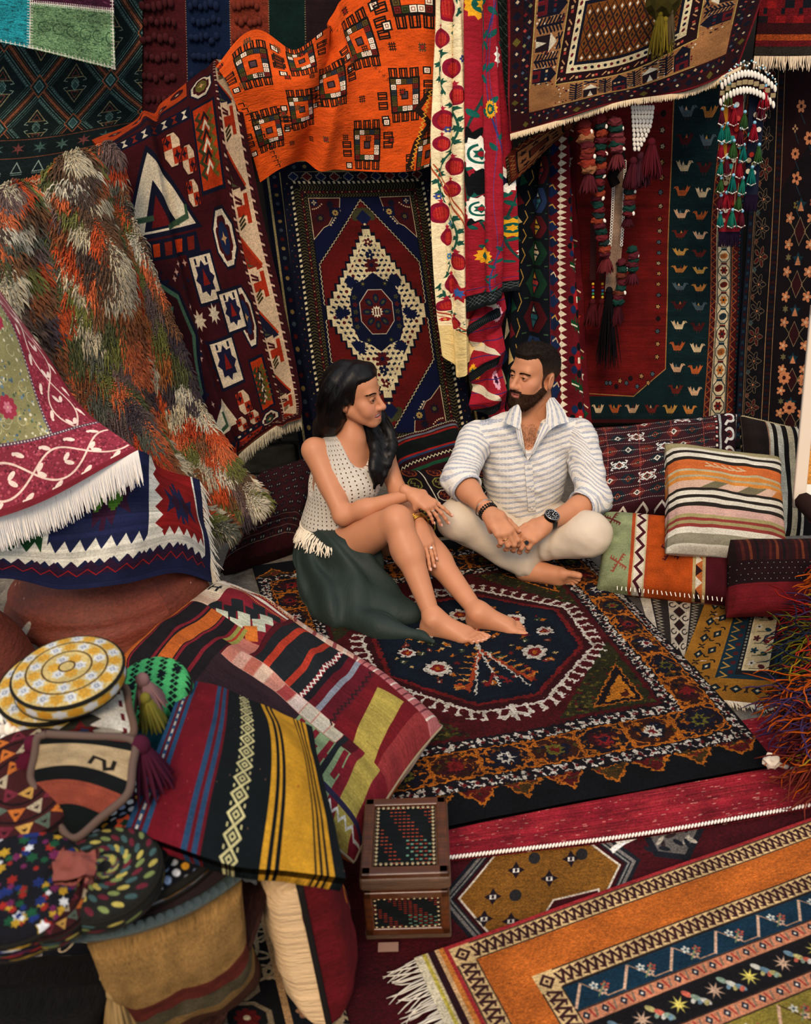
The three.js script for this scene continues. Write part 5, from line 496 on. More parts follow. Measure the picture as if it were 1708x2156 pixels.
// ---------------------------------------------------------------- heaps and drapes on the side bank
{ // shaggy rug
const S = bspline(grid([[[-60, 440, -2.75], [60, 385, -3.0], [150, 335, -3.2], [232, 300, -3.4]], [[-60, 560, -2.6], [80, 500, -2.85], [190, 450, -3.1], [268, 420, -3.35]], [[-40, 760, -2.5], [130, 690, -2.75], [250, 640, -3.0], [318, 620, -3.3]], [[40, 960, -2.5], [220, 880, -2.75], [310, 850, -3.0], [390, 830, -3.28]], [[200, 1100, -2.5], [330, 1060, -2.7], [410, 1010, -2.88], [480, 975, -3.08]], [[330, 1160, -2.6], [430, 1128, -2.8], [485, 1105, -2.92], [548, 1052, -3.08]]]));
const t = top('shaggy_rug', 'long-haired shaggy rug of orange, grey, olive and brown wool tufts on the bank', 'rug');
const dsp = (u, v) => .03 * Math.sin(u * 12 + v * 3) * (1 - .3 * v) + .03 * noise3(u * 4, v * 6, 3);
const geo = sheet(S, { nu: 60, nv: 90, th: .012, disp: dsp }); part(t, 'backing', geo, flat(0x4a3a2c, { rough: 1 }));
const blades = []; for (let i = 0; i < 9; i++) { const a = rr(0, 6.3), r = rr(0, .01), p0 = V(Math.cos(a) * r, 0, Math.sin(a) * r), lean = V(Math.cos(a) * .5 + rr(-.3, .3), 1, Math.sin(a) * .5 + .5); const p1 = p0.clone().addScaledVector(lean, .014), p2 = p1.clone().addScaledVector(V(lean.x, .3, lean.z * 1.5), .016), p3 = p2.clone().add(V(lean.x * .012 + rr(-.006, .006), -.004, lean.z * .018)); blades.push(tubeRaw([p0, p1, p2, p3], k => [.0027, .0026, .002, .0004][k], 3)); }
const tg = bundle(blades), N = 24000, im = new THREE.InstancedMesh(tg, new THREE.MeshStandardMaterial({ roughness: 1, side: THREE.DoubleSide }), N), mt = new THREE.Matrix4(), qn = new THREE.Quaternion(), col = new THREE.Color(), pal = ['#d9561a', '#cf4a14', '#e0703a', '#8a5a34', '#5a4436', '#4a3a40', '#c4b496', '#e0d4b8', '#d8c8a4', '#7a7a36', '#5c6032', '#96552a', '#7a6058', '#6c6c58', '#6a4a30', '#b86a2c'];
const P = geo.attributes.position, NN = geo.attributes.normal;
for (let i = 0; i < N; i++) {
const u = rnd(), v = rnd(), p = S(u, v, V()), e = .004, a = S(Math.min(1, u + e), v, V()).sub(S(Math.max(0, u - e), v, V())), b = S(u, Math.min(1, v + e), V()).sub(S(u, Math.max(0, v - e), V())), n = b.clone().cross(a).normalize(); p.addScaledVector(n, dsp(u, v));
const y = n, z = b.normalize(), xx = y.clone().cross(z).normalize(); z.crossVectors(xx, y); mt.makeBasis(xx, y, z); qn.setFromRotationMatrix(mt); qn.multiply(new THREE.Quaternion().setFromEuler(new THREE.Euler(0, rr(-.6, .6), 0))); const s = rr(.75, 1.25); mt.compose(p, qn, V(s, s, s)); im.setMatrixAt(i, mt);
const cu = Math.floor(u * 12 + .5 * noise3(u * 9, v * 14, 2)), cv = Math.floor(v * 20 + .6 * noise3(u * 14, v * 9, 5)); let k = hash3(cu, cv, 77); col.set(pal[Math.floor(k * pal.length)]).multiplyScalar(rr(.4, .8)); im.setColorAt(i, col);
}
im.name = 'wool_pile'; im.userData.kind = 'stuff'; im.castShadow = im.receiveShadow = true; t.add(im);
const tab = sheet(bspline([[W(500, 1000, -3.06), W(528, 1008, -3.1)], [W(500, 1075, -3.0), W(524, 1072, -3.05)]]), { nu: 6, nv: 6, th: .006 }); part(t, 'woven_end', tab, flat(0x8a6a48), 'bare woven end'); part(t, 'fringe', fringeAlong(u => W(lerp(528, 524, u), lerp(1008, 1072, u), -3.07), 60, () => V(1, .1, .4), .05, .002, { droop: .1, bend: .4 }), flat(0xcfc5ae), 'off-white fringe', 'stuff');
}
{ // silk rug with vine border
const c = canvas(900, 800, (x, w, h) => { R(x, 0, 0, w, h, '#a83048'); // right and lower borders
R(x, 0, 0, 690, 600, '#8f8a5a'); for (let i = 0; i < 1100; i++) CIR(x, rr(0, 690), rr(0, 600), rr(2, 6), pick(['#6f8a9a', '#c9c4a4', '#4f6a7a', '#a89a5a', '#5a6a4a', '#d8d0b4'])); for (let i = 0; i < 90; i++) { const a = rr(0, 680), b = rr(0, 590); x.strokeStyle = '#b9b48a'; x.lineWidth = 2.5; x.beginPath(); x.arc(a, b, 16, 0, 5); x.stroke(); } for (const [a, b] of [[560, 500], [600, 250], [300, 560]]) { FLOWER(x, a, b, 36, 9, '#a83048', '#d9b8a0'); FLOWER(x, a, b, 18, 6, '#d0788a'); }
const ca = [[190, 90], [200, 330], [420, 420]]; for (const [a, b] of ca) { OCT(x, a, b, 110, 120, '#d6b8a4'); OCT(x, a, b, 98, 108, '#6a1c30'); FLOWER(x, a, b, 76, 8, '#b25a6a', '#8a2a3c'); for (let i = 0; i < 40; i++) CIR(x, a + rr(-70, 70), b + rr(-80, 80), rr(2, 5), pick(['#e0bfae', '#7f94a0', '#3a0c1c'])); } PG(x, [0, 0, 120, 0, 60, 300, 140, 600, 0, 600], '#b9a890'); for (let i = 0; i < 260; i++) CIR(x, rr(0, 110), rr(0, 600), rr(3, 8), pick(['#8a3a4c', '#6f8aa0', '#d8d0bc', '#7a7a4a']));
const vine = (k, L, t) => { R(k, 0, 0, L, t, '#8e2438'); for (let i = 0; i < L * 1.4; i++) CIR(k, rr(0, L), rr(4, t - 4), rr(2, 5), pick(['#a8384c', '#6a1426', '#b9505f'])); R(k, 0, 0, L, 10, '#5a3a52'); for (let i = 0; i < L; i += 12) CIR(k, i, 5, 3, '#c9c0b0'); for (const ph of [0, Math.PI]) { const p = []; for (let i = 0; i <= L; i += 8) p.push(i, t * .54 + t * .27 * Math.sin(i / 62 + ph)); LN(k, p, '#e6c9b8', 7); } for (let i = 30; i < L; i += 97) for (const s of [-1, 1]) { ELL(k, i, t * .54 + s * t * .06, 17, 8, s * .7, '#ead2c2'); ELL(k, i + 40, t * .54 + s * t * .33, 18, 8, -s * .5, '#ead2c2'); CIR(k, i + 22, t * .54 + s * t * .36, 6, '#ead2c2'); } R(k, 0, t - 20, L, 20, '#7a1022'); };
SIDE(x, 690, 800, -Math.PI / 2, k => { k.scale(1, 1); vine(k, 800, 210); }); SIDE(x, 0, 600, 0, k => vine(k, 900, 200)); PG(x, [690, 600, 900, 800, 690, 800], null); }); grain(c, { yarn: .06, weft: .02, patch: .07 });
hung('silk_vine_rug', 'crimson and gold silk rug with pale vine border and long white fringe', [[[-330, 360, -2.0], [-200, 430, -2.1], [-90, 490, -2.2], [-15, 568, -2.3]], [[-330, 620, -1.95], [-160, 640, -2.05], [-10, 680, -2.17], [88, 742, -2.28]], [[-310, 900, -1.9], [-130, 890, -2.02], [40, 880, -2.15], [180, 862, -2.27]], [[-290, 1150, -1.86], [-110, 1115, -1.98], [90, 1050, -2.12], [290, 948, -2.26]]], c, { kind: 'cloth', nu: 80, nv: 70, th: .006, rough: .6, spec: .5, sheen: .3, rep: [6, 5], bump: .001, disp: (u, v) => .02 * noise3(u * 3, v * 3, 4) + .02 * Math.sin(u * 6 + v * 4) * v, fringe: { n: 620, len: .085, r: .0018, u: u => .25 + u * .75, v: () => 1, dir: u => V(.12, -1, .3), col: 0xece4da, droop: .3, bend: .12 } });
}
{ // kilim over the jars
const c = canvas(1000, 460, (x, w, h) => { R(x, 0, 0, w, h, '#1e2244'); R(x, 0, 0, 330, 300, '#1c4a24'); R(x, 330, 0, 330, 300, '#1f2549'); R(x, 660, 0, 340, 300, '#8e1616'); const bird = (a, b, c1, c2) => { PG(x, [a - 90, b - 50, a - 40, b - 20, a - 30, b - 80, a, b - 40, a + 30, b - 80, a + 40, b - 20, a + 90, b - 50, a + 70, b, a + 90, b + 50, a + 40, b + 20, a + 30, b + 80, a, b + 40, a - 30, b + 80, a - 40, b + 20, a - 90, b + 50, a - 70, b], c1); STEP(x, a - 26, b, 30, 34, 4, c2); STEP(x, a + 26, b, 30, 34, 4, c2); R(x, a - 8, b - 90, 16, 180, c1); }; bird(490, 150, '#3a1730', '#4f7d22'); bird(830, 150, '#20264c', '#3a1730'); bird(150, 130, '#14141c', '#14141c');
R(x, 318, 0, 16, 300, '#ddd8c6'); R(x, 650, 0, 30, 300, '#ddd8c6'); SERR(x, 680, 0, 680, 300, 5, -40, '#ddd8c6'); R(x, 0, 296, w, 34, '#ddd8c6'); SERR(x, 0, 298, w, 298, 22, -40, '#ddd8c6'); SERR(x, 0, 328, w, 328, 24, 28, '#ddd8c6'); R(x, 0, 0, 0, 0, '#fff'); x.globalCompositeOperation = 'destination-over'; x.globalCompositeOperation = 'source-over'; for (let i = 0; i < 18; i++) PG(x, [i * 56, 366, i * 56 + 28, 332, i * 56 + 56, 366], '#321a36'); R(x, 0, 364, w, 30, '#321a36'); ZIG(x, 0, 384, w, 384, 34, 15, '#a51c1c', 4); R(x, 960, 0, 40, h, '#1c2044'); R(x, 950, 0, 10, 320, '#ddd8c6'); R(x, 0, 412, w, 48, '#20264a'); }); grain(c, { yarn: .1, weft: .2, patch: .08 });
hung('eagle_kilim', 'blue, red and green kilim with white saw-tooth bands draped over the clay jars', [[[-200, 980, -2.1], [0, 960, -2.25], [180, 930, -2.35], [300, 950, -2.42], [340, 985, -2.6], [420, 1010, -2.75]], [[-200, 1080, -2.02], [0, 1080, -2.12], [160, 1060, -2.2], [290, 1050, -2.3], [370, 1060, -2.45], [430, 1100, -2.62]], [[-200, 1180, -1.98], [0, 1165, -2.07], [140, 1170, -2.13], [280, 1150, -2.2], [380, 1130, -2.36], [440, 1170, -2.52]], [[-200, 1245, -1.98], [0, 1218, -2.06], [130, 1240, -2.12], [260, 1228, -2.17], [370, 1206, -2.33], [447, 1226, -2.5]]], c, { kind: 'weave', nu: 90, nv: 50, th: .005, rep: [20, 8], disp: wrinkle(.006, 4, 3, 61), fringe: { n: 60, len: .06, r: .002, u: () => 1, v: u => u, col: 0xb9b2a4, dir: () => V(.6, -.6, .2), droop: .4, bend: .5 } });
}
{ // clay jars
const c = canvas(512, 512, (x, w, h) => { R(x, 0, 0, w, h, '#6e3120'); for (let i = 0; i < 260; i++) ELL(x, rr(0, w), rr(0, h), rr(6, 40), rr(2, 8), 0, pick(['rgba(120,60,40,.18)', 'rgba(40,16,12,.2)', 'rgba(140,90,70,.1)'])); for (let i = 0; i < 70; i++) CIR(x, rr(0, w), rr(0, h), rr(.6, 2), 'rgba(220,200,180,.6)'); for (const [a, b] of [[150, 210], [205, 290], [300, 180], [390, 320]]) { ELL(x, a, b, 4, 16, .3, 'rgba(190,190,175,.8)'); ELL(x, a + 6, b + 18, 9, 5, .2, 'rgba(190,190,175,.7)'); } for (const a of [250, 262, 244]) ELL(x, a, 150 + rr(0, 60), 2.5, 12, .2, '#15181c'); }); grain(c, { yarn: .08, weft: .05, patch: .1 });
const mat = new THREE.MeshPhysicalMaterial({ map: ctex(c, true), roughness: .62, specularIntensity: .5, bumpMap: rep(CLOTH, 3, 3), bumpScale: .004 });
const jar = (label, pos, prof, ridged, rot) => { const cv = new THREE.CatmullRomCurve3(prof.map(([r, y]) => V(r, y, 0))), p = cv.getPoints(70).map(q => new THREE.Vector2(Math.max(.001, q.x + (ridged && q.y > .08 && q.y < .42 ? .007 * Math.max(0, Math.sin(q.y * 110)) : 0)), q.y)); const m = new THREE.Mesh(new THREE.LatheGeometry(p, 72), mat); m.position.copy(pos); m.rotation.set(...rot); tag(m, 'clay_jar', label, 'jar', 'clay jars'); };
jar('ridged brown clay jar under the saw-tooth kilim, splashed with white', V(-.92, 0, -2.46), [[0, 0], [.2, .005], [.27, .08], [.3, .18], [.28, .28], [.19, .4], [.15, .5], [.15, .56], [.165, .6], [.14, .6], [.13, .55]], true, [0, .9, 0]);
jar('smooth brown clay jar standing upside down beside the ridged one', V(-1.25, 0, -1.98), [[.24, 0], [.262, .03], [.265, .06], [.255, .07], [.27, .14], [.272, .24], [.24, .34], [.17, .42], [.08, .455], [0, .46]], false, [0, 2, 0]);
}
// ---------------------------------------------------------------- cushions
function cushionThing(name, label, geo, c, o = {}) {
const t = top(name, label, o.cat || 'cushion', o.group); part(t, 'cover', geo, textile(c, { kind: 'weave', rep: [12, 12], bump: .0025, ...o }));
if (o.piping !== undefined) part(t, 'seam', tubeRaw(geo.userData.rim(), () => o.pr || .004, 6), flat(o.piping)); return t;
}
const stripes = (w, h, list, vert) => canvas(w, h, x => { const sum = list.reduce((a, b) => a + b[0], 0); let p = 0; for (const [t, col, f] of list) { const q = t / sum * (vert ? w : h); vert ? R(x, p, 0, q + 1, h, col) : R(x, 0, p, w, q + 1, col); if (f) { x.save(); if (vert) { x.translate(p + q, 0); x.rotate(Math.PI / 2); } else x.translate(0, p); f(x, vert ? h : w, q); x.restore(); } p += q; } });
{
const zz = zigz('#e4d5ae', .22, .9), c = stripes(500, 360, [[6, '#2a0c14'], [8, '#26201c', zz], [6, '#4a1018'], [7, '#6f7078'], [3, '#2a1014'], [6, '#a02018'], [34, '#101a1a'], [6, '#a81f18'], [7, '#28456a'], [9, '#3a0d18'], [12, '#1a1216', zz], [10, '#4a0f1a'], [9, '#1f5a3c'], [14, '#3a0d18'], [5, '#10231c']]); grain(c, { weft: .1 });
cushionThing('striped_cushion', 'small dark cushion with red and green stripes leaning on the wall between the couple', cushion4(W(815, 930, -3.62), W(965, 882, -3.66), W(992, 985, -3.5), W(850, 1030, -3.46), .06, { sd: 3 }), c, { piping: 0x16110f });
const c2 = canvas(400, 400, (x, w, h) => { R(x, 0, 0, w, h, '#1a1016'); for (let i = 0; i < 4; i++) { LN(x, [20 + i * 100, 0, 60 + i * 100, 400], '#cfc6ae', 5); for (let k = 0; k < 5; k++) { OCT(x, 80 + i * 100, 40 + k * 82, 26, 32, k % 2 ? '#2a1418' : '#3a0f14', ['#a04a20', '#8a8a3c', '#c9c0a8'][k % 3], 5); ZIG(x, 66 + i * 100, 20 + k * 82, 96 + i * 100, 70 + k * 82, 6, 7, ['#8a3a1c', '#7a7a3a'][k % 2], 5); } } R(x, 0, 0, 26, h, '#d8d0bc'); for (let k = 0; k < 10; k++) R(x, 6, k * 40 + 8, 14, 22, '#2a1418'); }); grain(c2);
cushionThing('scrollwork_cushion', 'dark cushion with cream and olive scroll lines behind the woman and man', cushion4(W(812, 985, -3.46), W(1010, 1000, -3.5), W(1075, 1120, -3.3), W(852, 1150, -3.22), .08, { sd: 5 }), c2);
const c3 = canvas(420, 420, (x, w, h) => { R(x, 0, 0, w, h, '#3c0e14'); for (let j = 0; j < 12; j++) for (let i = 0; i < 9; i++) { const a = i * 50 + (j % 2) * 25, b = j * 38 + 14; DIA(x, a, b, 22, 15, '#1a1018'); for (const s of [-1, 1]) R(x, a + s * 7 - 3, b - 4, 6, 7, (i + j) % 3 ? '#8a8478' : '#5a2a24'); } for (let j = 0; j < 4; j++) LN(x, [0, 330 + j * 24, w, 330 + j * 24], '#6a5a4c', 2); }); grain(c3);
cushionThing('maroon_knot_cushion', 'large maroon floor cushion with rows of small dark lozenges by the stone wall', cushion4(F(560, 1005, .17), F(660, 975, .17), F(650, 1140, .05), F(440, 1215, .05), .09, { sd: 7 }), c3);
const c4 = canvas(800, 480, (x, w, h) => { R(x, 0, 0, w, h, '#3a1a22'); for (let j = 0; j < 7; j++) for (let i = 0; i < 8; i++) { const a = i * 92 + 40 + (j % 2) * 46, b = j * 70 + 34; PG(x, [a - 40, b, a - 18, b - 22, a + 18, b - 22, a + 40, b, a + 18, b + 22, a - 18, b + 22], (i + j) % 2 ? '#6a2420' : '#1a242c'); DIA(x, a, b, 18, 15, (i * 2 + j) % 3 ? '#7a3424' : '#d9d4c8'); DIA(x, a, b, 9, 8, '#141c22'); if ((i + j * 3) % 5 === 0) { for (const s of [-1, 1]) for (const t of [-1, 1]) { LN(x, [a + s * 14, b + t * 14, a + s * 34, b + t * 8, a + s * 40, b + t * 18, a + s * 30, b + t * 22], '#dfe4e0', 6); } DIA(x, a, b, 26, 18, null, '#dfe4e0', 6); } }
for (let j = 0; j < 15; j++) for (let i = 0; i < 90; i++) CIR(x, i * 9, j * 35, 2, '#d8cdbb'); for (let i = 0; i < 4; i++) for (let k = 0; k < 50; k++) R(x, 120 + i * 160, k * 10, 5, 5, '#b04a40'); R(x, 660, 0, 140, 300, '#281019'); for (let k = 0; k < 14; k++) R(x, 664, k * 22, 12, 12, k % 2 ? '#e6e0d4' : '#8a2a2c'); R(x, 684, 0, 12, 300, '#aab0ae'); for (let k = 0; k < 3; k++) { x.strokeStyle = '#e6e2d8'; x.lineWidth = 14; x.beginPath(); x.arc(742, 50 + k * 92, 26, -2.6, 2); x.lineTo(716, 100 + k * 92); x.stroke(); x.strokeStyle = '#8a2a2c'; x.lineWidth = 6; x.beginPath(); x.arc(742, 50 + k * 92, 12, -2.6, 2); x.stroke(); } R(x, 784, 0, 10, 300, '#c9c6bc'); R(x, 0, 430, w, 50, '#3a1218'); for (let k = 0; k < 9; k++) { LN(x, [k * 90, 470, k * 90 + 30, 440, k * 90 + 60, 470], '#d8cdbb', 9); } }); grain(c4, { yarn: .12, deep: 1 });
const t4 = cushionThing('lattice_cushion', 'wide dark red cushion with dotted lattice and white scroll end beside the man', cushion4(W(1205, 915, -3.62), W(1562, 868, -3.66), W(1562, 1085, -3.28), W(1215, 1120, -3.24), .1, { sd: 9, wr: .016 }), c4, { bump: .003 });
const gl = []; for (let i = 0; i < 150; i++) gl.push(strand(W(lerp(1230, 1565, i / 150), lerp(915, 868, i / 150) + 8, -3.6), V(rr(-1, 1), .4, .6), .03, .0016, { bend: .8 })); part(t4, 'wool_trim', bundle(gl), flat(0x14100f), 'black wool trim', 'stuff');
const B = '#2c241e', Wt = '#e6ddc8', c5 = stripes(480, 480, [[26, '#a89a6c'], [10, Wt], [9, B], [14, Wt], [10, B], [28, '#d9692c', (k, L, t) => { for (let i = 0; i < 5; i++) LN(k, [120 + i * 34, t * .2, 150 + i * 34, t * .5, 116 + i * 34, t * .6], '#e0b88a', 6); }], [7, '#c0b088'], [12, '#df8a34'], [7, '#b9a682'], [10, '#df8a34'], [22, '#e0b49a', (k, L, t) => { PG(k, [90, t, 150, 0, 210, 0, 160, t], '#7a7050'); PG(k, [250, t, 300, 0, 380, 0, 330, t], '#7a7050'); PG(k, [400, t, 430, 0, 480, 0, 480, t], '#cf7a34'); }], [8, B], [13, Wt], [9, B], [13, Wt], [11, B], [22, '#dfb0a0'], [10, '#a89a62'], [8, '#9a3a34'], [9, '#a89a62'], [9, '#9a3a34'], [16, Wt], [26, '#9a927a'], [16, Wt]]); grain(c5, { yarn: .08, weft: .05, patch: .05, deep: 1 });
const t5 = cushionThing('pastel_striped_cushion', 'cream, black, orange and pink striped square cushion propped in front of the lattice cushion', cushion4(W(1398, 932, -2.88), W(1640, 968, -2.9), W(1652, 1192, -2.6), W(1405, 1168, -2.58), .075, { sd: 11, pinch: .05 }), c5, { bump: .003 });
const c6 = stripes(400, 400, [[40, '#2e2420'], [3, '#b98a6a'], [8, '#ddd2b8'], [9, '#221a18'], [14, '#ddd2b8'], [10, '#221a18'], [12, '#d6c29c'], [8, '#1c1615'], [6, '#ddd2b8'], [30, '#241c1c', (k, L, t) => { for (let i = 0; i < 5; i++) DIA(k, 300 - i * 74, t * .5, 26, t * .36, ['#a82c20', '#6a6252'][i % 2]); }], [12, '#120f10', zigz('#d0b878', .2, 1)]], true); grain(c6);
const t6 = cushionThing('brown_striped_cushion', 'dark brown cushion with cream vertical stripes below the white picture frame', cushion4(W(1556, 868, -3.42), W(1712, 905, -3.4), W(1716, 1160, -3.12), W(1570, 1150, -3.12), .07, { sd: 13 }), c6);
part(t6, 'seam_stitches', merge(Array.from({ length: 30 }, (_, i) => xform(new THREE.BoxGeometry(.014, .003, .003), W(lerp(1565, 1700, i / 30), lerp(876, 908, i / 30), -3.4), null))), flat(0xbfae86), 'cream cross stitches', 'stuff');
const c7 = canvas(760, 420, (x, w, h) => { R(x, 0, 0, 230, h, '#8f9a6c'); const sp = (a, b, col) => { for (let k = 0; k < 4; k++) { const an = k * Math.PI / 2 + .5; LN(x, [a, b, a + Math.cos(an) * 54, b + Math.sin(an) * 54], col, 9); for (let q = 1; q < 4; q++) { const p = a + Math.cos(an) * 16 * q, r = b + Math.sin(an) * 16 * q; LN(x, [p, r, p + Math.cos(an + 1.3) * 15, r + Math.sin(an + 1.3) * 15], col, 6); } } }; sp(60, 70, '#6a2424'); sp(110, 300, '#9a4a34'); R(x, 170, 0, 18, h, '#b8451c'); R(x, 188, 0, 8, h, '#c9b88a'); R(x, 196, 0, 50, h, '#ded3bc'); ZIG(x, 221, 0, 221, h, 12, 18, '#4a1420', 14); R(x, 246, 0, 8, h, '#c9b88a'); R(x, 254, 0, 12, h, '#b8451c'); R(x, 266, 0, 240, h, '#bf4a10'); sp(380, 230, '#5a1a24'); R(x, 400, 40, 90, 16, '#c9a86a'); R(x, 500, 0, 16, h, '#b9a06a'); R(x, 516, 0, 34, h, '#c2652c'); for (let i = 0; i < 8; i++) PG(x, [516, i * 56, 550, i * 56 + 28, 516, i * 56 + 56], i % 2 ? '#2c1418' : '#ded3bc'); R(x, 550, 0, 16, h, '#b9a06a'); R(x, 566, 0, 194, h, '#4d0f1a'); R(x, 0, 0, 0, 0, '#fff'); }); grain(c7, { yarn: .1, weft: .04, deep: 1 });
const geo7 = cushion4(F(1250, 1085, .22), F(1590, 1105, .22), F(1545, 1285, .02), F(1275, 1245, .02), .1, { sd: 15, pinch: .03 }), t7 = cushionThing('green_orange_floor_cushion', 'floor cushion of sage green, orange and wine-red kilim beside the man', geo7, c7);
{ const a = F(1300, 1238, .09), b = F(1520, 1262, .09), l = []; for (let i = 0; i < 24; i++) l.push(xform(new THREE.BoxGeometry(.0022, .013, .002), a.clone().lerp(b, i / 23), new THREE.Quaternion().setFromEuler(new THREE.Euler(-.5, 0, rr(-.3, .3))))); part(t7, 'basting_stitches', merge(l), flat(0xe9e2d2), 'white basting stitches', 'stuff'); }
const c8 = canvas(520, 380, (x, w, h) => { R(x, 0, 0, w, h, '#3a1418'); for (let i = 0; i < 18; i++) { R(x, i * 30, 0, 12, 170, ['#2a1a18', '#5a241c', '#7a3a22', '#1c1418'][i % 4]); } R(x, 0, 120, w, 110, '#2a0e14'); for (let j = 0; j < 4; j++) for (let i = 0; i < 20; i++) { STAR(x, i * 28 + (j % 2) * 14, 136 + j * 26, 9, 4, '#14101a', .5); CIR(x, i * 28 + (j % 2) * 14, 136 + j * 26, 2.4, '#b09a8a'); } R(x, 0, 232, w, 148, '#7c1a22'); }); grain(c8, { weft: .12 });
cushionThing('wine_red_floor_cushion', 'long dark red floor cushion with a plain crimson lower side at the corner', cushion4(F(1535, 1150, .24), F(1760, 1120, .24), F(1770, 1315, .03), F(1528, 1285, .05), .085, { sd: 17, pinch: .03 }), c8);
}
{ // long patchwork floor cushion
const c = canvas(900, 560, (x, w, h) => {
R(x, 0, 0, w, h, '#4a0f18'); const K = '#1a1e22', RD = '#781722', OR = '#b8551a', SG = '#b9bea6', CR = '#d0b898';
R(x, 0, 0, w, 70, '#cfa08a'); for (let i = 0; i < 24; i++) PG(x, [i * 40, 0, i * 40 + 30, 70, i * 40 + 44, 70, i * 40 + 12, 0], i % 2 ? '#8a3a3c' : '#d8c6b0'); PG(x, [0, 40, 260, 40, 320, 70, 0, 70], '#d8cfc0'); R(x, 100, 60, 300, 12, '#2c1a18'); ZIG(x, 100, 66, 420, 66, 40, 6, '#d0884a', 4); R(x, 640, 0, 260, 70, '#b06060'); for (let i = 0; i < 14; i++) R(x, 640 + i * 20, 0, 5, 70, i % 3 ? '#6a2c34' : '#d8c8b8');
// first block: black, ivory, red and orange lozenges
R(x, 120, 70, 260, 190, RD); R(x, 120, 78, 260, 10, '#c9c2ae'); for (let i = 0; i < 40; i++) R(x, 124 + i * 6.5, 96, 3, 5, '#d0883a'); for (let j = 0; j < 4; j++) for (let i = 0; i < 4; i++) { const a = 152 + i * 66 - j * 8, b = 128 + j * 36; PG(x, [a - 42, b - 16, a + 6, b - 28, a + 42, b + 16, a - 4, b + 28], [RD, K, SG, '#d06a20'][Math.min(3, Math.floor((i + j) / 1.75))]); }
R(x, 0, 70, 120, 100, '#cdb69a'); R(x, 20, 84, 80, 60, '#d8c9ac'); for (const a of [34, 74]) { R(x, a, 92, 12, 44, K); R(x, 30, 108, 64, 10, K); } R(x, 0, 170, 120, 60, '#c8a288');
R(x, 0, 230, 300, 330, '#171418'); for (const [a, t, q] of [[0, 40, OR], [44, 8, RD], [120, 12, RD], [140, 52, OR], [196, 10, RD], [250, 14, RD]]) R(x, a, 230, t, 330, q); R(x, 264, 230, 44, 90, '#8a8a3c'); R(x, 280, 230, 10, 90, '#a83020');
// stripes
const st = [[380, 22, '#4a0f18'], [402, 36, K], [438, 26, '#b0301c'], [464, 60, K], [524, 20, '#a82c1c'], [544, 34, K], [578, 16, RD], [594, 20, '#14141a'], [614, 26, '#5a0f1a'], [640, 18, '#7d8492'], [658, 54, '#5a101c']]; for (const [a, t, q] of st) R(x, a, 70, t, 250, q); ZIG(x, 586, 70, 586, 320, 26, 6, '#d8d2c4', 5); R(x, 380, 70, 2, 250, '#2a0c10');
R(x, 308, 260, 72, 100, '#b8685a'); R(x, 308, 320, 440, 60, '#c98a78'); for (let i = 0; i < 10; i++) R(x, 310 + i * 44, 322, 40, 56, ['#c0705e', '#cf9a86', '#b8604e', '#d8b49a', '#c9806c', '#a83c3c', '#d8c0b4', '#c8bca6', '#d6ccb4', '#c9bda2'][i]);
R(x, 712, 70, 188, 260, '#6a1018'); PG(x, [740, 110, 820, 90, 850, 330, 780, 330], '#a8923c'); R(x, 860, 70, 40, 260, '#8a2a2c'); ZIG(x, 700, 70, 700, 330, 24, 6, '#2a1418', 5);
R(x, 620, 380, 280, 180, '#7d9468'); for (let i = 0; i < 5; i++) { R(x, 630 + i * 50, 384, 16, 90, RD); R(x, 640 + i * 50, 430, 26, 18, RD); } R(x, 750, 330, 16, 230, K); R(x, 800, 330, 100, 230, RD); PG(x, [820, 330, 870, 330, 880, 560, 830, 560], '#a8923c'); R(x, 300, 380, 320, 180, '#2a1a20'); R(x, 620, 500, 280, 14, '#2a2440'); ZIG(x, 620, 530, 900, 530, 24, 8, '#d8d2c4', 5);
}); grain(c, { yarn: .1, weft: .12, patch: .06, deep: .95 });
const geo = cushion4(F(470, 1222, .2), F(935, 1545, .13), F(745, 1790, .1), F(238, 1410, .22), .1, { sd: 21, pinch: .04, n: 70, wr: .014 });
cushionThing('patchwork_floor_cushion', 'long plump floor cushion sewn from red, black and orange kilim pieces', geo, c, { piping: 0x8a7a62, rep: [22, 14] });
const c2 = stripes(760, 560, [[8, '#23507a'], [4, '#6a0f1c'], [7, '#23507a', (k, L, t) => { for (let i = 0; i < L; i += 30) R(k, i, t * .25, 17, t * .5, '#d8cfc0'); }], [5, '#6a0f1c'], [8, '#24527c'], [52, '#7a0f20'], [9, '#24486c'], [6, '#6a0f1c'], [8, '#24486c'], [5, '#6a0f1c'], [26, '#0c1418'], [26, '#0c1418', (k, L, t) => { for (let i = 0; i < L; i += 44) { DIA(k, i + 22, t * .5, 22, t * .44, null, '#d8cc8c', 7); DIA(k, i + 22, t * .5, 8, t * .16, null, '#d8cc8c', 5); for (const s of [-1, 1]) { R(k, i - 4, t * .5 + s * t * .38 - 3, 9, 6, '#d8cc8c'); } } }], [30, '#0c1418'], [9, '#d99a1c'], [6, '#0c1012'], [5, '#d99a1c'], [6, '#0c1012'], [50, '#dd9c1e'], [3, '#0c1012'], [5, '#d99a1c'], [4, '#0c1012'], [5, '#d99a1c'], [4, '#0c1012'], [8, '#d99a1c'], [16, '#0c1418']], true); grain(c2, { yarn: .09, weft: .05, patch: .07, deep: 1 });
const x2 = c2.getContext('2d'); for (let i = 0; i < 90; i++) R(x2, rr(0, 760), rr(0, 560), rr(1, 3), rr(2, 5), 'rgba(230,150,120,.6)'); R(x2, 700, 300, 0, 0, '#000'); ELL(x2, 590, 340, 5, 4, 0, '#b0601c');
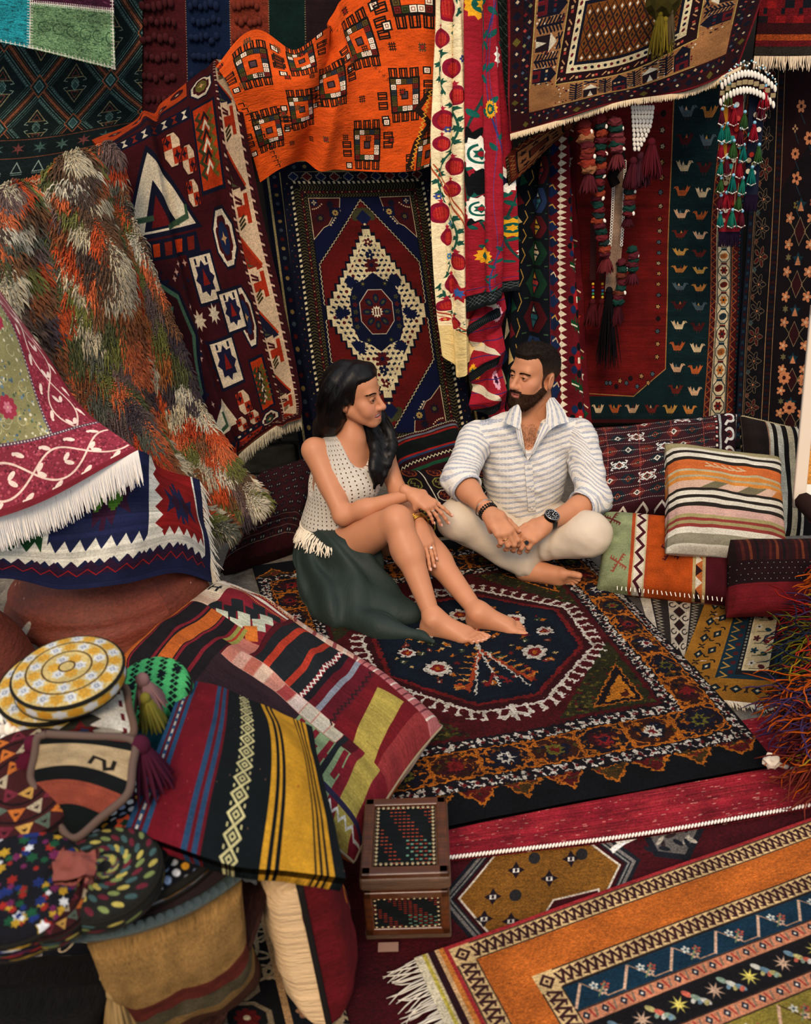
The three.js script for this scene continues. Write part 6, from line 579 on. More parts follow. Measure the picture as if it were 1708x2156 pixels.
const S = bspline([[F(392, 1425, .53), F(520, 1462, .525), F(655, 1535, .48)], [F(340, 1560, .54), F(525, 1610, .535), F(690, 1660, .49)], [F(262, 1742, .54), F(490, 1818, .535), F(726, 1855, .47)]]);
const t = new THREE.Mesh(sheet(S, { nu: 60, nv: 50, th: .028, disp: (u, v) => .03 * Math.sin(Math.PI * u) * Math.sin(Math.PI * v) + .008 * noise3(u * 4, v * 4, 7) }), textile(c2, { kind: 'weave', rep: [16, 12], bump: .0025 })); tag(t, 'kilim_cushion_cover', 'flat kilim cushion striped in crimson, blue, black and mustard yellow', 'cushion');
}
{ // cream-backed cushion standing on edge
const c = canvas(500, 500, (x, w, h) => { R(x, 0, 0, w, h, '#641018'); for (let i = 0; i < 900; i++) R(x, rr(0, w), rr(0, h), rr(3, 12), 2, pick(['rgba(120,30,30,.4)', 'rgba(40,6,14,.4)'])); for (const b of [110, 320]) { LN(x, [250, b - 70, 250, b + 70], '#b0601c', 14); for (let k = 0; k < 4; k++) LN(x, [190, b - 40 + k * 30, 250, b - 56 + k * 30, 310, b - 40 + k * 30], k % 2 ? '#7a6a4a' : '#b0601c', 11); } for (let i = 0; i < 4; i++) STAR(x, 120 + i * 90, 40, 30, 5, pick(['#8a7a5a', '#b0601c', '#3a2a30']), .5); }); grain(c);
const eT = F(632, 1872, .39), eB = F(694, 2165, .02), away = V(-.22, 0, -1).multiplyScalar(.16), geo = cushionGeo(eT.clone().add(eB).multiplyScalar(.5).add(away), away, eT.clone().sub(eB).multiplyScalar(.5), .07, { sd: 23, pinch: .05 });
const t = top('cream_backed_cushion', 'plump cushion standing on edge, cream cotton back and dark red kilim front', 'cushion'); const n = geo.index.count, half = n / 2;
// front and back of the cover are separate cloths
const G = (a) => { const g = geo.clone(), idx = [], q = 45 * 45; for (let i = 0; i < n; i += 3) { const f = [geo.index.array[i], geo.index.array[i + 1], geo.index.array[i + 2]], s = f.every(v => v >= q) ? 1 : 0; if (s === a) idx.push(...f); } g.setIndex(idx); return g; };
part(t, 'kilim_front', G(0), textile(c, { kind: 'weave', rep: [8, 8] }), 'dark red kilim front'); part(t, 'cotton_back', G(1), textile(null, { kind: 'cloth', color: 0xd8b78c, rep: [2, 2], bump: .006 }), 'cream cotton back'); part(t, 'seam', tubeRaw(geo.userData.rim(), () => .006, 6), flat(0x14100f));
}
// ---------------------------------------------------------------- chest
{
const wood = canvas(256, 256, (x, w, h) => { R(x, 0, 0, w, h, '#5e3c22'); for (let i = 0; i < 260; i++) R(x, 0, rr(0, h), w, rr(.5, 2), pick(['rgba(90,56,30,.35)', 'rgba(20,10,6,.35)', 'rgba(120,80,46,.2)'])); }); grain(wood, { weft: .1, deep: 1 });
const wm = new THREE.MeshPhysicalMaterial({ map: ctex(wood, true), roughness: .5, clearcoat: .25, clearcoatRoughness: .4, bumpMap: rep(CLOTH, 2, 2), bumpScale: .0015 });
const kil = (seedc) => { const c = canvas(220, 260, (x, w, h) => { R(x, 0, 0, w, h, '#121a1c'); for (let j = 0; j < 16; j++) for (let i = 0; i < 14; i++) { const d = Math.abs(i - 4 - j * .5) % 6; if (d < 2.2) R(x, i * 16 + 4, j * 16 + 4, 11, 5, seedc); } for (let j = 9; j < 15; j++) for (let i = 7; i < 13; i++) if ((i + j) % 2 === 0) R(x, i * 16 + 2, j * 16 + 4, 10, 7, '#6a9a80'); }); grain(c, { weft: .15 }); return textile(c, { kind: 'weave', rep: [4, 4], rough: .9 }); };
const t = top('wooden_chest', 'small dark wooden chest with kilim panels and brass studs on lid and front', 'chest'); const w = .172, d = .215, h = .122;
part(t, 'body', new RoundedBoxGeometry(w * .96, h, d * .96, 2, .006).translate(0, h / 2 + .012, 0), wm); part(t, 'plinth', new RoundedBoxGeometry(w, .022, d, 2, .005).translate(0, .013, 0), wm);
const lid = part(t, 'lid', new RoundedBoxGeometry(w * 1.03, .03, d * 1.03, 3, .007).translate(0, h + .027, 0), wm);
const fr = (parent, W2, H2, b, m4, th = .014) => { const l = []; for (const [a, c, sx, sz] of [[0, -H2 / 2 + b / 2, W2, b], [0, H2 / 2 - b / 2, W2, b], [-W2 / 2 + b / 2, 0, b, H2], [W2 / 2 - b / 2, 0, b, H2]]) l.push(new RoundedBoxGeometry(sx, th, sz, 2, .004).translate(a, 0, c)); return part(parent, 'frame', merge(l).applyMatrix4(m4), new THREE.MeshPhysicalMaterial({ color: 0xd8a878, map: ctex(wood, true), roughness: .42, clearcoat: .4 })); };
const T = (x, y, z, rx = 0) => new THREE.Matrix4().compose(V(x, y, z), new THREE.Quaternion().setFromEuler(new THREE.Euler(rx, 0, 0)), V(1, 1, 1));
fr(lid, w * 1.0, d * 1.0, .022, T(0, h + .045, 0)); part(lid, 'panel', new THREE.BoxGeometry(w - .05, .006, d - .05).translate(0, h + .043, 0), kil('#a8442c'), 'red and green kilim panel'); fr(t, w * .97, h * .92, .018, T(0, h / 2 + .012, d * .48, Math.PI / 2)); { const g = new THREE.PlaneGeometry(w * .8, h * .7); g.translate(0, h / 2 + .012, d * .482 + .003); part(t, 'front_panel', g, kil('#a8301c'), 'red and black kilim panel'); }
const st = new THREE.SphereGeometry(.0042, 8, 6), brass = flat(0x9a8a6a, { metal: .8, rough: .4 }); const ring = (W2, D2, y, n, m) => { for (let i = 0; i < n; i++) { const q = i / n * 2 * (W2 + D2); let a, b; if (q < W2) { a = -W2 / 2 + q; b = -D2 / 2; } else if (q < W2 + D2) { a = W2 / 2; b = -D2 / 2 + q - W2; } else if (q < 2 * W2 + D2) { a = W2 / 2 - (q - W2 - D2); b = D2 / 2; } else { a = -W2 / 2; b = D2 / 2 - (q - 2 * W2 - D2); } const s = new THREE.Mesh(st, brass); s.name = 'stud'; s.position.set(...m(a, b)); s.scale.y = .6; (m.lid ? lid : t).add(s); } };
const mL = (a, b) => [a, h + .049, b]; mL.lid = 1; ring(w - .058, d - .058, 0, 52, mL); ring(w * .72, h * .6, 0, 34, (a, b) => [a, h / 2 + .012 + b, d * .488]);
part(t, 'price_tag', new THREE.BoxGeometry(.04, .003, .02).translate(-.04, .006, d / 2 + .02), flat(0x8a6a5c), 'small pale slip under the base');
t.position.copy(V(-.035, .012, -1.43)); t.rotation.y = -.03; shade(t);
}
// ---------------------------------------------------------------- tassels, garlands, headdress
function tasselGeo(p, len, r, o = {}) { const l = [], n = o.n || 22; for (let i = 0; i < n; i++) { const a = i / n * 6.283, q = r * Math.sqrt(rnd()); l.push(strand(p.clone().add(V(Math.cos(a) * r * .35, -r * .3, Math.sin(a) * r * .35)), V(Math.cos(a) * q / len * 1.6 + (o.lx || 0), -1, Math.sin(a) * q / len * 1.6 + .05), len * rr(.85, 1.05), o.sr || r * .17, { seg: 3, droop: .25, bend: o.bend ?? .15 })); } const h = new THREE.SphereGeometry(r * .5, 8, 6); h.scale(1, 1.1, 1).translate(p.x, p.y, p.z); l.push(h); return bundle(l); }
const blobG = (() => { const g = new THREE.IcosahedronGeometry(1, 2), p = g.attributes.position; for (let i = 0; i < p.count; i++) { const k = 1 + .22 * noise3(p.getX(i) * 5, p.getY(i) * 5, p.getZ(i) * 5) + .1 * noise3(p.getX(i) * 13, p.getY(i) * 13, p.getZ(i) * 13); p.setXYZ(i, p.getX(i) * k, p.getY(i) * k, p.getZ(i) * k); } g.computeVertexNormals(); return g; })();
const cowG = (() => { const g = new THREE.SphereGeometry(1, 12, 8), p = g.attributes.position; for (let i = 0; i < p.count; i++) { let z = p.getZ(i); if (z > 0 && Math.abs(p.getX(i)) < .18) z *= .7; p.setZ(i, z * .55); p.setX(i, p.getX(i) * .68); } g.computeVertexNormals(); return g; })();
const wool = {}, WL = c => wool[c] ||= flat(c, { rough: 1, spec: .1 }); const shellM = flat(0xe4ddd0, { rough: .35, spec: .6 });
const put = (parent, name, g, m, p, s, rot) => { const o = new THREE.Mesh(g, m); o.name = name; o.position.copy(p); typeof s === 'number' ? o.scale.setScalar(s) : o.scale.set(...s); if (rot) o.rotation.set(...rot); o.castShadow = o.receiveShadow = true; parent.add(o); return o; };
function garland(label, line, n, r, cols, end) {
const t = top('pompom_garland', label, 'garland', 'pompom garlands'), cv = new THREE.CatmullRomCurve3(line.map(q => W(...q))); part(t, 'cord', tubeRaw(cv.getPoints(20), () => .003, 5), WL('#1c1416'));
for (let i = 0; i < n; i++) { const p = cv.getPoint((i + .5) / n); put(t, 'pompom', blobG, WL(cols[i % cols.length]), p.clone().add(V(rr(-.004, .004), 0, rr(0, .006))), [r * rr(.9, 1.2), r * rr(.6, .8), r], [rr(-.3, .3), rr(0, 3), rr(-.3, .3)]); if (i % 4 === 1) put(t, "cowrie", cowG, shellM, p.clone().add(V((i % 2 ? 1 : -1) * r * .75, 0, r * .8)), .0085, [0, 0, rr(-.8, .8)]); }
if (end) part(t, 'tassel', tasselGeo(cv.getPoint(1), end[0], end[1], { n: 40 }), WL(end[2])); return shade(t);
}
{
const C1 = ['#5c1f1c', '#7a2a1e', '#8a5a3c', '#4a1a20', '#6a2a20'], C2 = ['#5a1c20', '#1c2a28', '#7a3020', '#4a1a22', '#16332c'];
garland('short garland of rust wool pompoms and shells, first in the row under the pictorial carpet', [[1228, 258, -3.6], [1236, 310, -3.6], [1240, 362, -3.6]], 8, .028, C1, [.07, .03, '#4a1a20']);
garland('long garland of dark red and green pompoms hanging beside the short rust one', [[1264, 245, -3.6], [1264, 330, -3.62], [1258, 400, -3.64], [1262, 470, -3.66], [1276, 540, -3.68]], 24, .024, C2, [.06, .028, '#5a2024']);
garland('medium garland of mauve and green pompoms just under the carpet fringe', [[1296, 250, -3.58], [1298, 290, -3.6], [1300, 318, -3.6]], 6, .026, ['#5a2428', '#16332c', '#6a3034'], [.06, .03, '#5a2428']);
garland('garland of orange and green pompoms right of the sequinned band', [[1326, 385, -3.66], [1324, 420, -3.66], [1322, 455, -3.67]], 6, .023, C2, [.04, .02, '#3a141a']);
garland('lower garland with shells beside the end of the sequinned band', [[1310, 545, -3.72], [1308, 600, -3.72], [1300, 640, -3.72]], 8, .022, ['#4a1a22', '#16332c', '#5a2a20'], [.08, .026, '#3a1218']);
garland('small dark pompom garland hanging at the outer side of the sequinned band', [[1332, 520, -3.7], [1332, 548, -3.7], [1332, 570, -3.7]], 5, .022, ['#16332c', '#4a1a22'], [.05, .024, '#4a1a22']);
// sequinned band
const bc = canvas(80, 480, (x, w, h) => { R(x, 0, 0, w, h, '#b0917a'); for (let i = 0; i < 8; i++) R(x, 6 + i * 9, 300, 3, 180, '#8a6a58'); R(x, 0, 0, w, 90, '#a88c78'); }); grain(bc);
const S = bspline(grid([[[1290, 340, -3.7], [1318, 340, -3.7]], [[1286, 460, -3.72], [1314, 460, -3.72]], [[1274, 614, -3.74], [1303, 612, -3.74]]])), t = top('sequinned_band', 'pale pink woven band edged with white sequins and ending in a black tassel', 'band'); part(t, 'cloth', sheet(S, { nu: 8, nv: 40, th: .004 }), textile(bc, { kind: 'weave', rep: [3, 14] }));
const ring = new THREE.TorusGeometry(.0048, .0016, 5, 10), l = []; for (let i = 0; i < 34; i++) for (const u of [.08, .92]) l.push(xform(ring, S(u, i / 48, V()).add(V(0, 0, .006)))); part(t, 'sequins', merge(l), flat(0xe2dcd2), 'white ring sequins', 'stuff');
part(t, 'tassel', tasselGeo(W(1283, 612, -3.72), .3, .03, { n: 50, sr: .0028 }), WL('#100d10'), 'long black tassel');
part(t, 'braid', tubeRaw([W(1300, 300, -3.66), W(1306, 330, -3.64), W(1300, 352, -3.64), W(1288, 372, -3.66), W(1296, 390, -3.66)], () => .02, 8), WL('#15100f'), 'knot of black goat hair');
// two red strips ending in beads and tassels
for (const [a, lab] of [[1250, 'narrow red woven strip with bead drop and tassel, hanging by the folded kilim'], [1270, 'narrow red woven strip with bead drop and tassel, hanging by the sequinned band']]) {
const q = top('beaded_strip', lab, 'strip', 'beaded strips'), ss = bspline(grid([[[a - 6, 470, -3.76], [a + 8, 470, -3.76]], [[a - 8, 590, -3.77], [a + 4, 590, -3.77]]])); const rc = canvas(40, 200, (x, w, h) => { R(x, 0, 0, w, h, '#3a1216'); for (let j = 0; j < 40; j++) for (let i = 0; i < 5; i++) R(x, i * 9 + (j % 2) * 4, j * 5, 3, 2, '#7a4a34'); }); part(q, 'cloth', sheet(ss, { nu: 4, nv: 20, th: .004 }), textile(rc, { kind: 'weave' }));
['#c9a02c', '#a02018', '#2a5a8a', '#2a7a4a', '#d0a82c'].forEach((cc, i) => put(q, 'bead', new THREE.SphereGeometry(.006, 8, 6), flat(cc, { rough: .3 }), W(a - 1, 598 + i * 7, -3.76), 1)); part(q, 'tassel', tasselGeo(W(a - 2, 636, -3.76), .09, .028, { n: 34 }), WL('#3f1216')); shade(q);
}
// cowrie panel
const cp = top('cowrie_panel', 'curved panel sewn all over with white cowrie shells under the carpet fringe', 'ornament'); const A = W(1328, 222, -3.62), B = W(1378, 222, -3.6), C = W(1340, 316, -3.62); part(cp, 'backing', sheet(bspline([[A.clone(), B.clone()], [W(1330, 270, -3.63), W(1370, 270, -3.62)], [W(1332, 318, -3.64), W(1346, 318, -3.64)]]), { nu: 10, nv: 14, th: .006 }), flat(0x2a1814)); const sp = bspline([[A, B], [W(1330, 270, -3.63), W(1370, 270, -3.62)], [W(1332, 318, -3.64), W(1346, 318, -3.64)]]); for (let j = 0; j < 10; j++) { const n = Math.max(2, Math.round(8 - j * .62)); for (let i = 0; i < n; i++) put(cp, 'cowrie', cowG, shellM, sp((i + .5) / n, (j + .5) / 10, V()).add(V(0, 0, .006)), .0095, [0, 0, .15]); } shade(cp);
[[1350, 330, -3.64, .1, '#3a1a24', 'dark purple wool tassel hanging beside the cowrie panel'], [1372, 300, -3.62, .12, '#4a141c', 'dark red wool tassel nearest the teal bird border'], [1334, 340, -3.64, .09, '#40161e', 'wine-red wool tassel just below the cowrie panel']].forEach(([a, b, z, L, col, lab]) => { const m = new THREE.Mesh(tasselGeo(W(a, b, z), L, .032, { n: 44 }), WL(col)); tag(m, 'wool_tassel', lab, 'tassel', 'loose wool tassels'); });
const y = top('yellow_wool_tassel', 'big mustard yellow wool tassel hanging in front of the pictorial carpet', 'tassel'); part(y, 'head', xform(blobG, W(1398, -6, -3.42), null, V(.055, .07, .05)), WL('#332d10')); for (const [a, b, col] of [[1390, 30, '#5c5018'], [1402, 42, '#6e5e1c'], [1384, 50, '#524614'], [1412, 26, '#4a3e2a']]) part(y, 'tail', tasselGeo(W(a, b, -3.4), .1, .022, { n: 26 }), WL(col)); shade(y);
}
{ // beaded headdress
const t = top('beaded_headdress', 'beaded headdress with a cowrie brow band, coins and small coloured tassels', 'headdress'), z = -3.5;
const arc = u => { const px = lerp(1516, 1634, u), py = 178 - 34 * Math.sin(Math.PI * u) ** .8 + 6 * u; return W(px, py, z + .05 * Math.sin(Math.PI * u)); };
part(t, 'brow_band', sheet((u, v, o) => o.copy(arc(u)).add(V(0, -.075 * v, 0)), { nu: 30, nv: 4, th: .012 }), flat(0x2a1216)); for (let i = 0; i < 17; i++) for (const dv of [.012, .064]) put(t, 'cowrie', cowG, shellM, arc((i + .5) / 17).add(V(0, -dv, .01)), [.009, .013, .01], [0, 0, .2]); for (let i = 0; i < 10; i++) put(t, 'plaque', new RoundedBoxGeometry(.019, .016, .004, 1, .002), flat(0x9a8660, { metal: .6, rough: .45 }), arc((i + .5) / 10).add(V(0, -.039, .01)), 1);
for (let i = 0; i < 40; i++) put(t, 'bead', new THREE.SphereGeometry(.0035, 6, 5), i % 3 ? shellM : flat('#6fa8c0'), arc(i / 39).add(V(rr(-.003, .003), .01 + .022 * Math.sin(Math.PI * i / 39) * rnd(), .008)), 1);
const strip = (x0, x1, y0, y1, x2, x3, col, name) => { const S = bspline(grid([[[x0, y0, z + .01], [x1, y0, z + .01]], [[(x0 + x2) / 2, (y0 + y1) / 2, z], [(x1 + x3) / 2, (y0 + y1) / 2, z]], [[x2, y1, z - .02], [x3, y1, z - .02]]])); part(t, name, sheet(S, { nu: 8, nv: 30, th: .006 }), flat(col, { rough: 1 })); return S; };
const S1 = strip(1518, 1566, 200, 488, 1514, 1558, 0x7a1420, 'red_strip'), S2 = strip(1578, 1612, 200, 410, 1570, 1596, 0x12182a, 'navy_strip'); strip(1520, 1534, 210, 480, 1516, 1526, 0xa8701c, 'yellow_edging');
const cc = ['#7a1420', '#16604e', '#2a4a24', '#4a1420', '#0f5a54']; const tas = (S, u, v, col, s = 1) => { const p = S(u, v, V()).add(V(0, 0, .014)); const g = part(t, 'tassel', tasselGeo(p, .055 * s, .014 * s, { n: 18, sr: .0024 }), WL(col)); put(t, 'bead', new THREE.SphereGeometry(.0065, 8, 6), flat('#7fb4cc', { rough: .3 }), p.clone().add(V(0, .008, .004)), 1); for (let i = 0; i < 7; i++) put(t, 'bead', new THREE.SphereGeometry(.0026, 5, 4), shellM, p.clone().add(V((i - 3) * .0048 * s, -.056 * s + Math.abs(i - 3) * .002, .008)), 1); };
for (let j = 0; j < 7; j++) { tas(S1, j % 2 ? .25 : .55, .1 + j * .125, cc[j % 5]); tas(S1, j % 2 ? .85 : 1.0, .14 + j * .12, cc[(j + 2) % 5], .9); tas(S1, .0, .12 + j * .125, cc[(j + 3) % 5], .8); } for (let j = 0; j < 4; j++) tas(S2, j % 2 ? .3 : .7, .08 + j * .22, cc[(j * 2 + 3) % 5]); tas(S2, .85, -.06, '#8a1420', 1.2); tas(S1, .3, -.06, '#3a4a22', 1.2);
for (let i = 0; i < 34; i++) { const S = i % 3 ? S1 : S2, p = S(rr(.05, .95), rr(.05, .95), V()).add(V(0, 0, .01)); const k = i % 4; put(t, k < 2 ? 'coin' : 'button', new THREE.CylinderGeometry(.009, .009, .003, 14), flat(['#b8ae96', '#8a7a5c', '#1f7a78', '#c9c2b4', '#a02a20'][i % 5], { metal: k < 2 ? .7 : 0, rough: .4 }), p, 1, [Math.PI / 2 + rr(-.2, .2), 0, 0]); } for (let i = 0; i < 12; i++) { const a = S1(rr(.1, .9), rr(.2, .85), V()).add(V(0, 0, .009)); part(t, 'chain', tubeRaw([a, a.clone().add(V(rr(-.005, .005), -.04, .002))], () => .0016, 5), flat(0xa89468, { metal: .7, rough: .4 })); }
part(t, 'bottom_fringe', bundle(Array.from({ length: 60 }, (_, i) => strand(S1((i + .5) / 60, 1, V()), V(0, -1, .1), .055, .0022, { bend: .2 })).concat(Array.from({ length: 40 }, (_, i) => strand(S2((i + .5) / 40, 1, V()), V(0, -1, .1), .06, .0022, { bend: .2 })))), WL('#1c1226'), 'dark purple fringe', 'stuff'); shade(t);
}
{ // mass of dyed wool tassels at the side
const cols = ['#6a1216', '#9a2418', '#a84a12', '#8a761a', '#545418', '#3a2a4c', '#1c1a26', '#a83a2c', '#6a2a20', '#1c2438', '#3a1418']; const t = top('wool_tassel_hanging', 'thick hanging of long dyed wool tassels in red, orange, yellow and purple', 'tassels');
const rows = [[1700, 1170], [1690, 1200], [1712, 1230], [1720, 1268], [1716, 1300], [1712, 1336], [1712, 1372], [1706, 1408], [1702, 1440], [1700, 1476], [1700, 1512], [1700, 1548], [1704, 1580]]; rows.forEach(([a, b], i) => { for (let k = 0; k < 4; k++) { const base = F(a + rr(20, 80) + k * 8, b + rr(-10, 10), .3 - i * .014), len = i < 4 ? rr(.06, .1) : rr(.12, .22), l = []; for (let q = 0; q < 75; q++) l.push(strand(base.clone().add(V(rr(-.02, .02), rr(-.025, .025), rr(-.02, .02))), V(i < 3 ? -.35 : -1, i < 3 ? -1 : -.12 - .1 * rnd(), rr(-.1, .35)), len * rr(.5, 1.1), .0021, { seg: 9, droop: .14, bend: .25, wave: .55, floor: .05 })); part(t, 'tassel', bundle(l), WL(cols[(i * 3 + k * 5) % cols.length])); } });
const post = tubeRaw([V(1.3, .02, -1.9), V(1.3, .26, -1.95), V(1.3, .3, -2.4), V(1.3, .32, -2.7)], () => .03, 8); part(t, 'rail', post, WL('#2a1c18')); shade(t);
const k = top('knotted_rope_end', 'white rope end with a knot on the corner of the crimson kilim', 'rope'); part(k, 'knot', xform(blobG, F(1625, 1602, .06), null, V(.02, .018, .02)), WL('#cdbfae')); part(k, 'rope', tube([F(1625, 1604, .055), F(1665, 1618, .045), F(1730, 1640, .04)], .006, 7), WL('#cdbfae')); shade(k);
}
{ // white picture frame
const A = W(1668, 1068, -2.75), up = V(.0, 1, -.12).normalize(), rt = V(.95, 0, .3).normalize(), n = rt.clone().cross(up), t = top('picture_frame', 'cream painted picture frame with a dark red mount at the edge of the scene', 'frame'), H = .66, Wd = .5, q = new THREE.Quaternion().setFromRotationMatrix(new THREE.Matrix4().makeBasis(rt, up, n)), m = flat(0xd8c8b4, { rough: .55 });
const g = new THREE.Group(); for (const [x, y, w, h] of [[.019, H / 2, .038, H], [Wd - .019, H / 2, .038, H], [Wd / 2, .019, Wd, .038], [Wd / 2, H - .019, Wd, .038]]) part(t, 'bar', new RoundedBoxGeometry(w, h, .03, 2, .006).translate(x, y, 0), m);
const c = canvas(256, 320, (x, w, h) => { R(x, 0, 0, w, h, '#c98a3c'); R(x, 14, 14, w - 28, h - 28, '#6a2030'); R(x, 26, 26, w - 52, h - 52, '#b09a7c'); for (let i = 0; i < 200; i++) CIR(x, rr(30, 226), rr(30, 290), rr(3, 8), pick(['#8a3a4a', '#c9b48a', '#5a3a40', '#9a6a5a'])); }); grain(c); part(t, 'picture', new THREE.BoxGeometry(Wd - .07, H - .07, .008).translate(Wd / 2, H / 2, -.004), textile(c, { kind: 'cloth' })); part(t, 'paper_tag', new THREE.BoxGeometry(.05, .045, .002).translate(.062, .06, .006), flat(0xe6e0d4)); t.position.copy(A); t.quaternion.copy(q); shade(t);
}
// ---------------------------------------------------------------- tray of caps
{
const TC = V(-.503, .45, -1.25), t = top('round_metal_tray', 'big round dark metal tray with beaded rim holding caps', 'tray'), m = new THREE.MeshPhysicalMaterial({ color: 0x6a7c7e, metalness: .7, roughness: .45, bumpMap: rep(CLOTH, 8, 8), bumpScale: .002 });
part(t, 'dish', new THREE.LatheGeometry([[0, 0], [.4, 0], [.44, .008], [.475, .03], [.488, .032], [.49, .026], [.478, .018], [.445, -.006], [.4, -.014], [0, -.014]].map(p => new THREE.Vector2(p[0] * .602, p[1])), 96).translate(TC.x, TC.y - .02, TC.z), m);
const bd = []; for (let i = 0; i < 130; i++) { const a = i / 130 * 6.283; bd.push(xform(new THREE.SphereGeometry(.0075, 6, 5), V(TC.x + Math.cos(a) * .291, TC.y + .012, TC.z + Math.sin(a) * .291))); } part(t, 'rim_beads', merge(bd), m, null, 'stuff');
// low folding stand
const sm = flat(0x241a14, { rough: .8 }), st = top('tray_stand', 'low dark wooden stand hidden under the metal tray', 'stand'); for (let i = 0; i < 4; i++) { const a = i * 1.571 + .5; part(st, 'leg', tubeRaw([V(TC.x + Math.cos(a) * .12, .02, TC.z - .06 + Math.sin(a) * .12), V(TC.x + Math.cos(a) * .14, .415, TC.z - .04 + Math.sin(a) * .14)], () => .018, 8), sm); } shade(st);
const capTex = (fn, base) => { const c = canvas(256, 256, (x, w, h) => { R(x, 0, 0, w, h, base); fn(x); }); grain(c, { yarn: .1, weft: 0, patch: .06 }); return c; };
function cap(label, px, py, y, r, h, c, side, tilt = [0, 0], round = .25) {
const g = top('embroidered_cap', label, 'cap', 'embroidered caps'), pts = [], n = 24; for (let i = 0; i <= n; i++) { const q = i / n; pts.push(new THREE.Vector2(Math.max(.0005, r * Math.pow(Math.max(0, 1 - Math.pow(1 - q, 2.2)), .5)), h * (1 - round * Math.pow(q, 3)) + (1 - q) * .006)); }
const top_ = new THREE.LatheGeometry(pts, 48), uv = top_.attributes.uv, P = top_.attributes.position; for (let i = 0; i < uv.count; i++) uv.setXY(i, .5 + P.getX(i) / r * .49, .5 + P.getZ(i) / r * .49); part(g, 'crown', top_, textile(c, { kind: 'weave', rep: [5, 5], bump: .003 }));
const hb = h * (1 - round), sd = new THREE.LatheGeometry([[r, hb], [r * 1.02, hb * .5], [r * 1.01, 0], [r * .96, 0], [r * .95, hb * .8]].map(p => new THREE.Vector2(...p)), 48); part(g, 'band', sd, textile(side, { kind: 'weave', rep: [12, 2], bump: .003 })); part(g, 'edging', new THREE.TorusGeometry(r * 1.0, r * .045, 6, 48).rotateX(Math.PI / 2).translate(0, hb, 0), flat(0x16140f, { rough: 1 })); part(g, 'hem', new THREE.TorusGeometry(r * .99, r * .035, 6, 48).rotateX(Math.PI / 2), flat(0x1c1814, { rough: 1 }));
g.position.copy(F(px, py, y)); g.rotation.set(tilt[0], rr(0, 3), tilt[1]); return shade(g);
}
const yw = x => { for (let j = 0; j < 3; j++) { const rr0 = [108, 74, 30][j], n = [22, 14, 6][j]; for (let i = 0; i < n; i++) { const a = i / n * 6.283; STAR(x, 128 + Math.cos(a) * rr0, 128 + Math.sin(a) * rr0, 17, 6, i % 2 ? '#dca63a' : '#dcdcd8', .7); x.strokeStyle = '#7a8ab0'; x.lineWidth = 2; if (!(i % 2)) x.strokeRect(124 + Math.cos(a) * rr0, 124 + Math.sin(a) * rr0, 8, 8); } CIR(x, 128, 128, [92, 56, 18][j], null, '#5a3a1c', 4); } }; const ywT = capTex(yw, '#d9c07a'), ywS = canvas(512, 64, (x) => { R(x, 0, 0, 512, 64, '#d8b860'); for (let i = 0; i < 24; i++) for (let j = 0; j < 2; j++) STAR(x, i * 22 + j * 11, 18 + j * 28, 13, 6, (i + j) % 2 ? '#d99a2c' : '#dedede', .7); });
cap('yellow and white beaded cap lying flat on top of the others', 150, 1437, .66, .09, .03, ywT, ywS, [.1, .05], .2);
cap('second yellow and white cap peeping out beneath the top one', 130, 1462, .61, .1, .035, ywT, ywS, [.05, .12], .2);
const grT = capTex(x => { for (let j = 0; j < 16; j++) for (let i = 0; i < 16; i++) if ((i * 7 + j * 5) % 4 < 2) R(x, i * 16, j * 16, 13, 13, '#0f2420'); for (let i = 0; i < 5; i++) STAR(x, 40 + i * 46, 180 - i * 20, 20, 8, '#0f1a24', .5); }, '#52c476'); cap('bright green and black knitted cap tucked behind the flat kilim cushion', 332, 1482, .5, .075, .06, grT, grT, [.25, .1], .4);
const brT = capTex(x => { for (let k = 0; k < 3; k++) { const q = [104, 70, 34][k], n = [18, 12, 6][k]; for (let i = 0; i < n; i++) { const a = i / n * 6.283, X = 128 + Math.cos(a) * q, Y = 128 + Math.sin(a) * q; PG(x, [X + Math.cos(a) * 19, Y + Math.sin(a) * 19, X - Math.sin(a) * 17 - Math.cos(a) * 9, Y + Math.cos(a) * 17 - Math.sin(a) * 9, X + Math.sin(a) * 17 - Math.cos(a) * 9, Y - Math.cos(a) * 17 - Math.sin(a) * 9], ['#c9702c', '#b8a88a', '#7a2a3a', '#c99a4a', '#5a6a5a'][i % 5]); PG(x, [X + Math.cos(a) * 6, Y + Math.sin(a) * 6, X - Math.sin(a) * 6, Y + Math.cos(a) * 6, X + Math.sin(a) * 6, Y - Math.cos(a) * 6], '#2a1418'); } CIR(x, 128, 128, q + 18, null, '#1c1012', 4); } }, '#4a1f20'); cap('brown cap ringed with cream and orange triangles beside the striped pouch', 62, 1676, .555, .1, .045, brT, brT, [.3, .1], .3);
const rdT = capTex(x => { for (let i = 0; i < 6; i++) { const a = i / 6 * 6.283; STAR(x, 128 + Math.cos(a) * 70, 128 + Math.sin(a) * 70, 40, 6, ['#a81c1c', '#d8542c', '#e0d8cc'][i % 3], .6); STAR(x, 128 + Math.cos(a) * 70, 128 + Math.sin(a) * 70, 20, 5, '#123a2a', .6); } }, '#14181c'); cap('dark cap with red and orange flowers under the edge of the flat kilim cushion', 288, 1800, .49, .06, .035, rdT, rdT, [.2, -.1], .35);
const gyT = capTex(x => { for (let k = 0; k < 4; k++) for (let i = 0; i < 22; i++) { const a = i / 22 * 6.283, q = 24 + k * 29; ELL(x, 128 + Math.cos(a) * q, 128 + Math.sin(a) * q, 14, 6, a + 1, ['#8a9a5a', '#c9b85a', '#4a6a6a', '#7a2a3a'][(i + k) % 4]); } }, '#2a2a26'); cap('olive and teal embroidered cap beneath the pink patch', 232, 1862, .5, .078, .035, gyT, gyT, [.15, 0], .3);
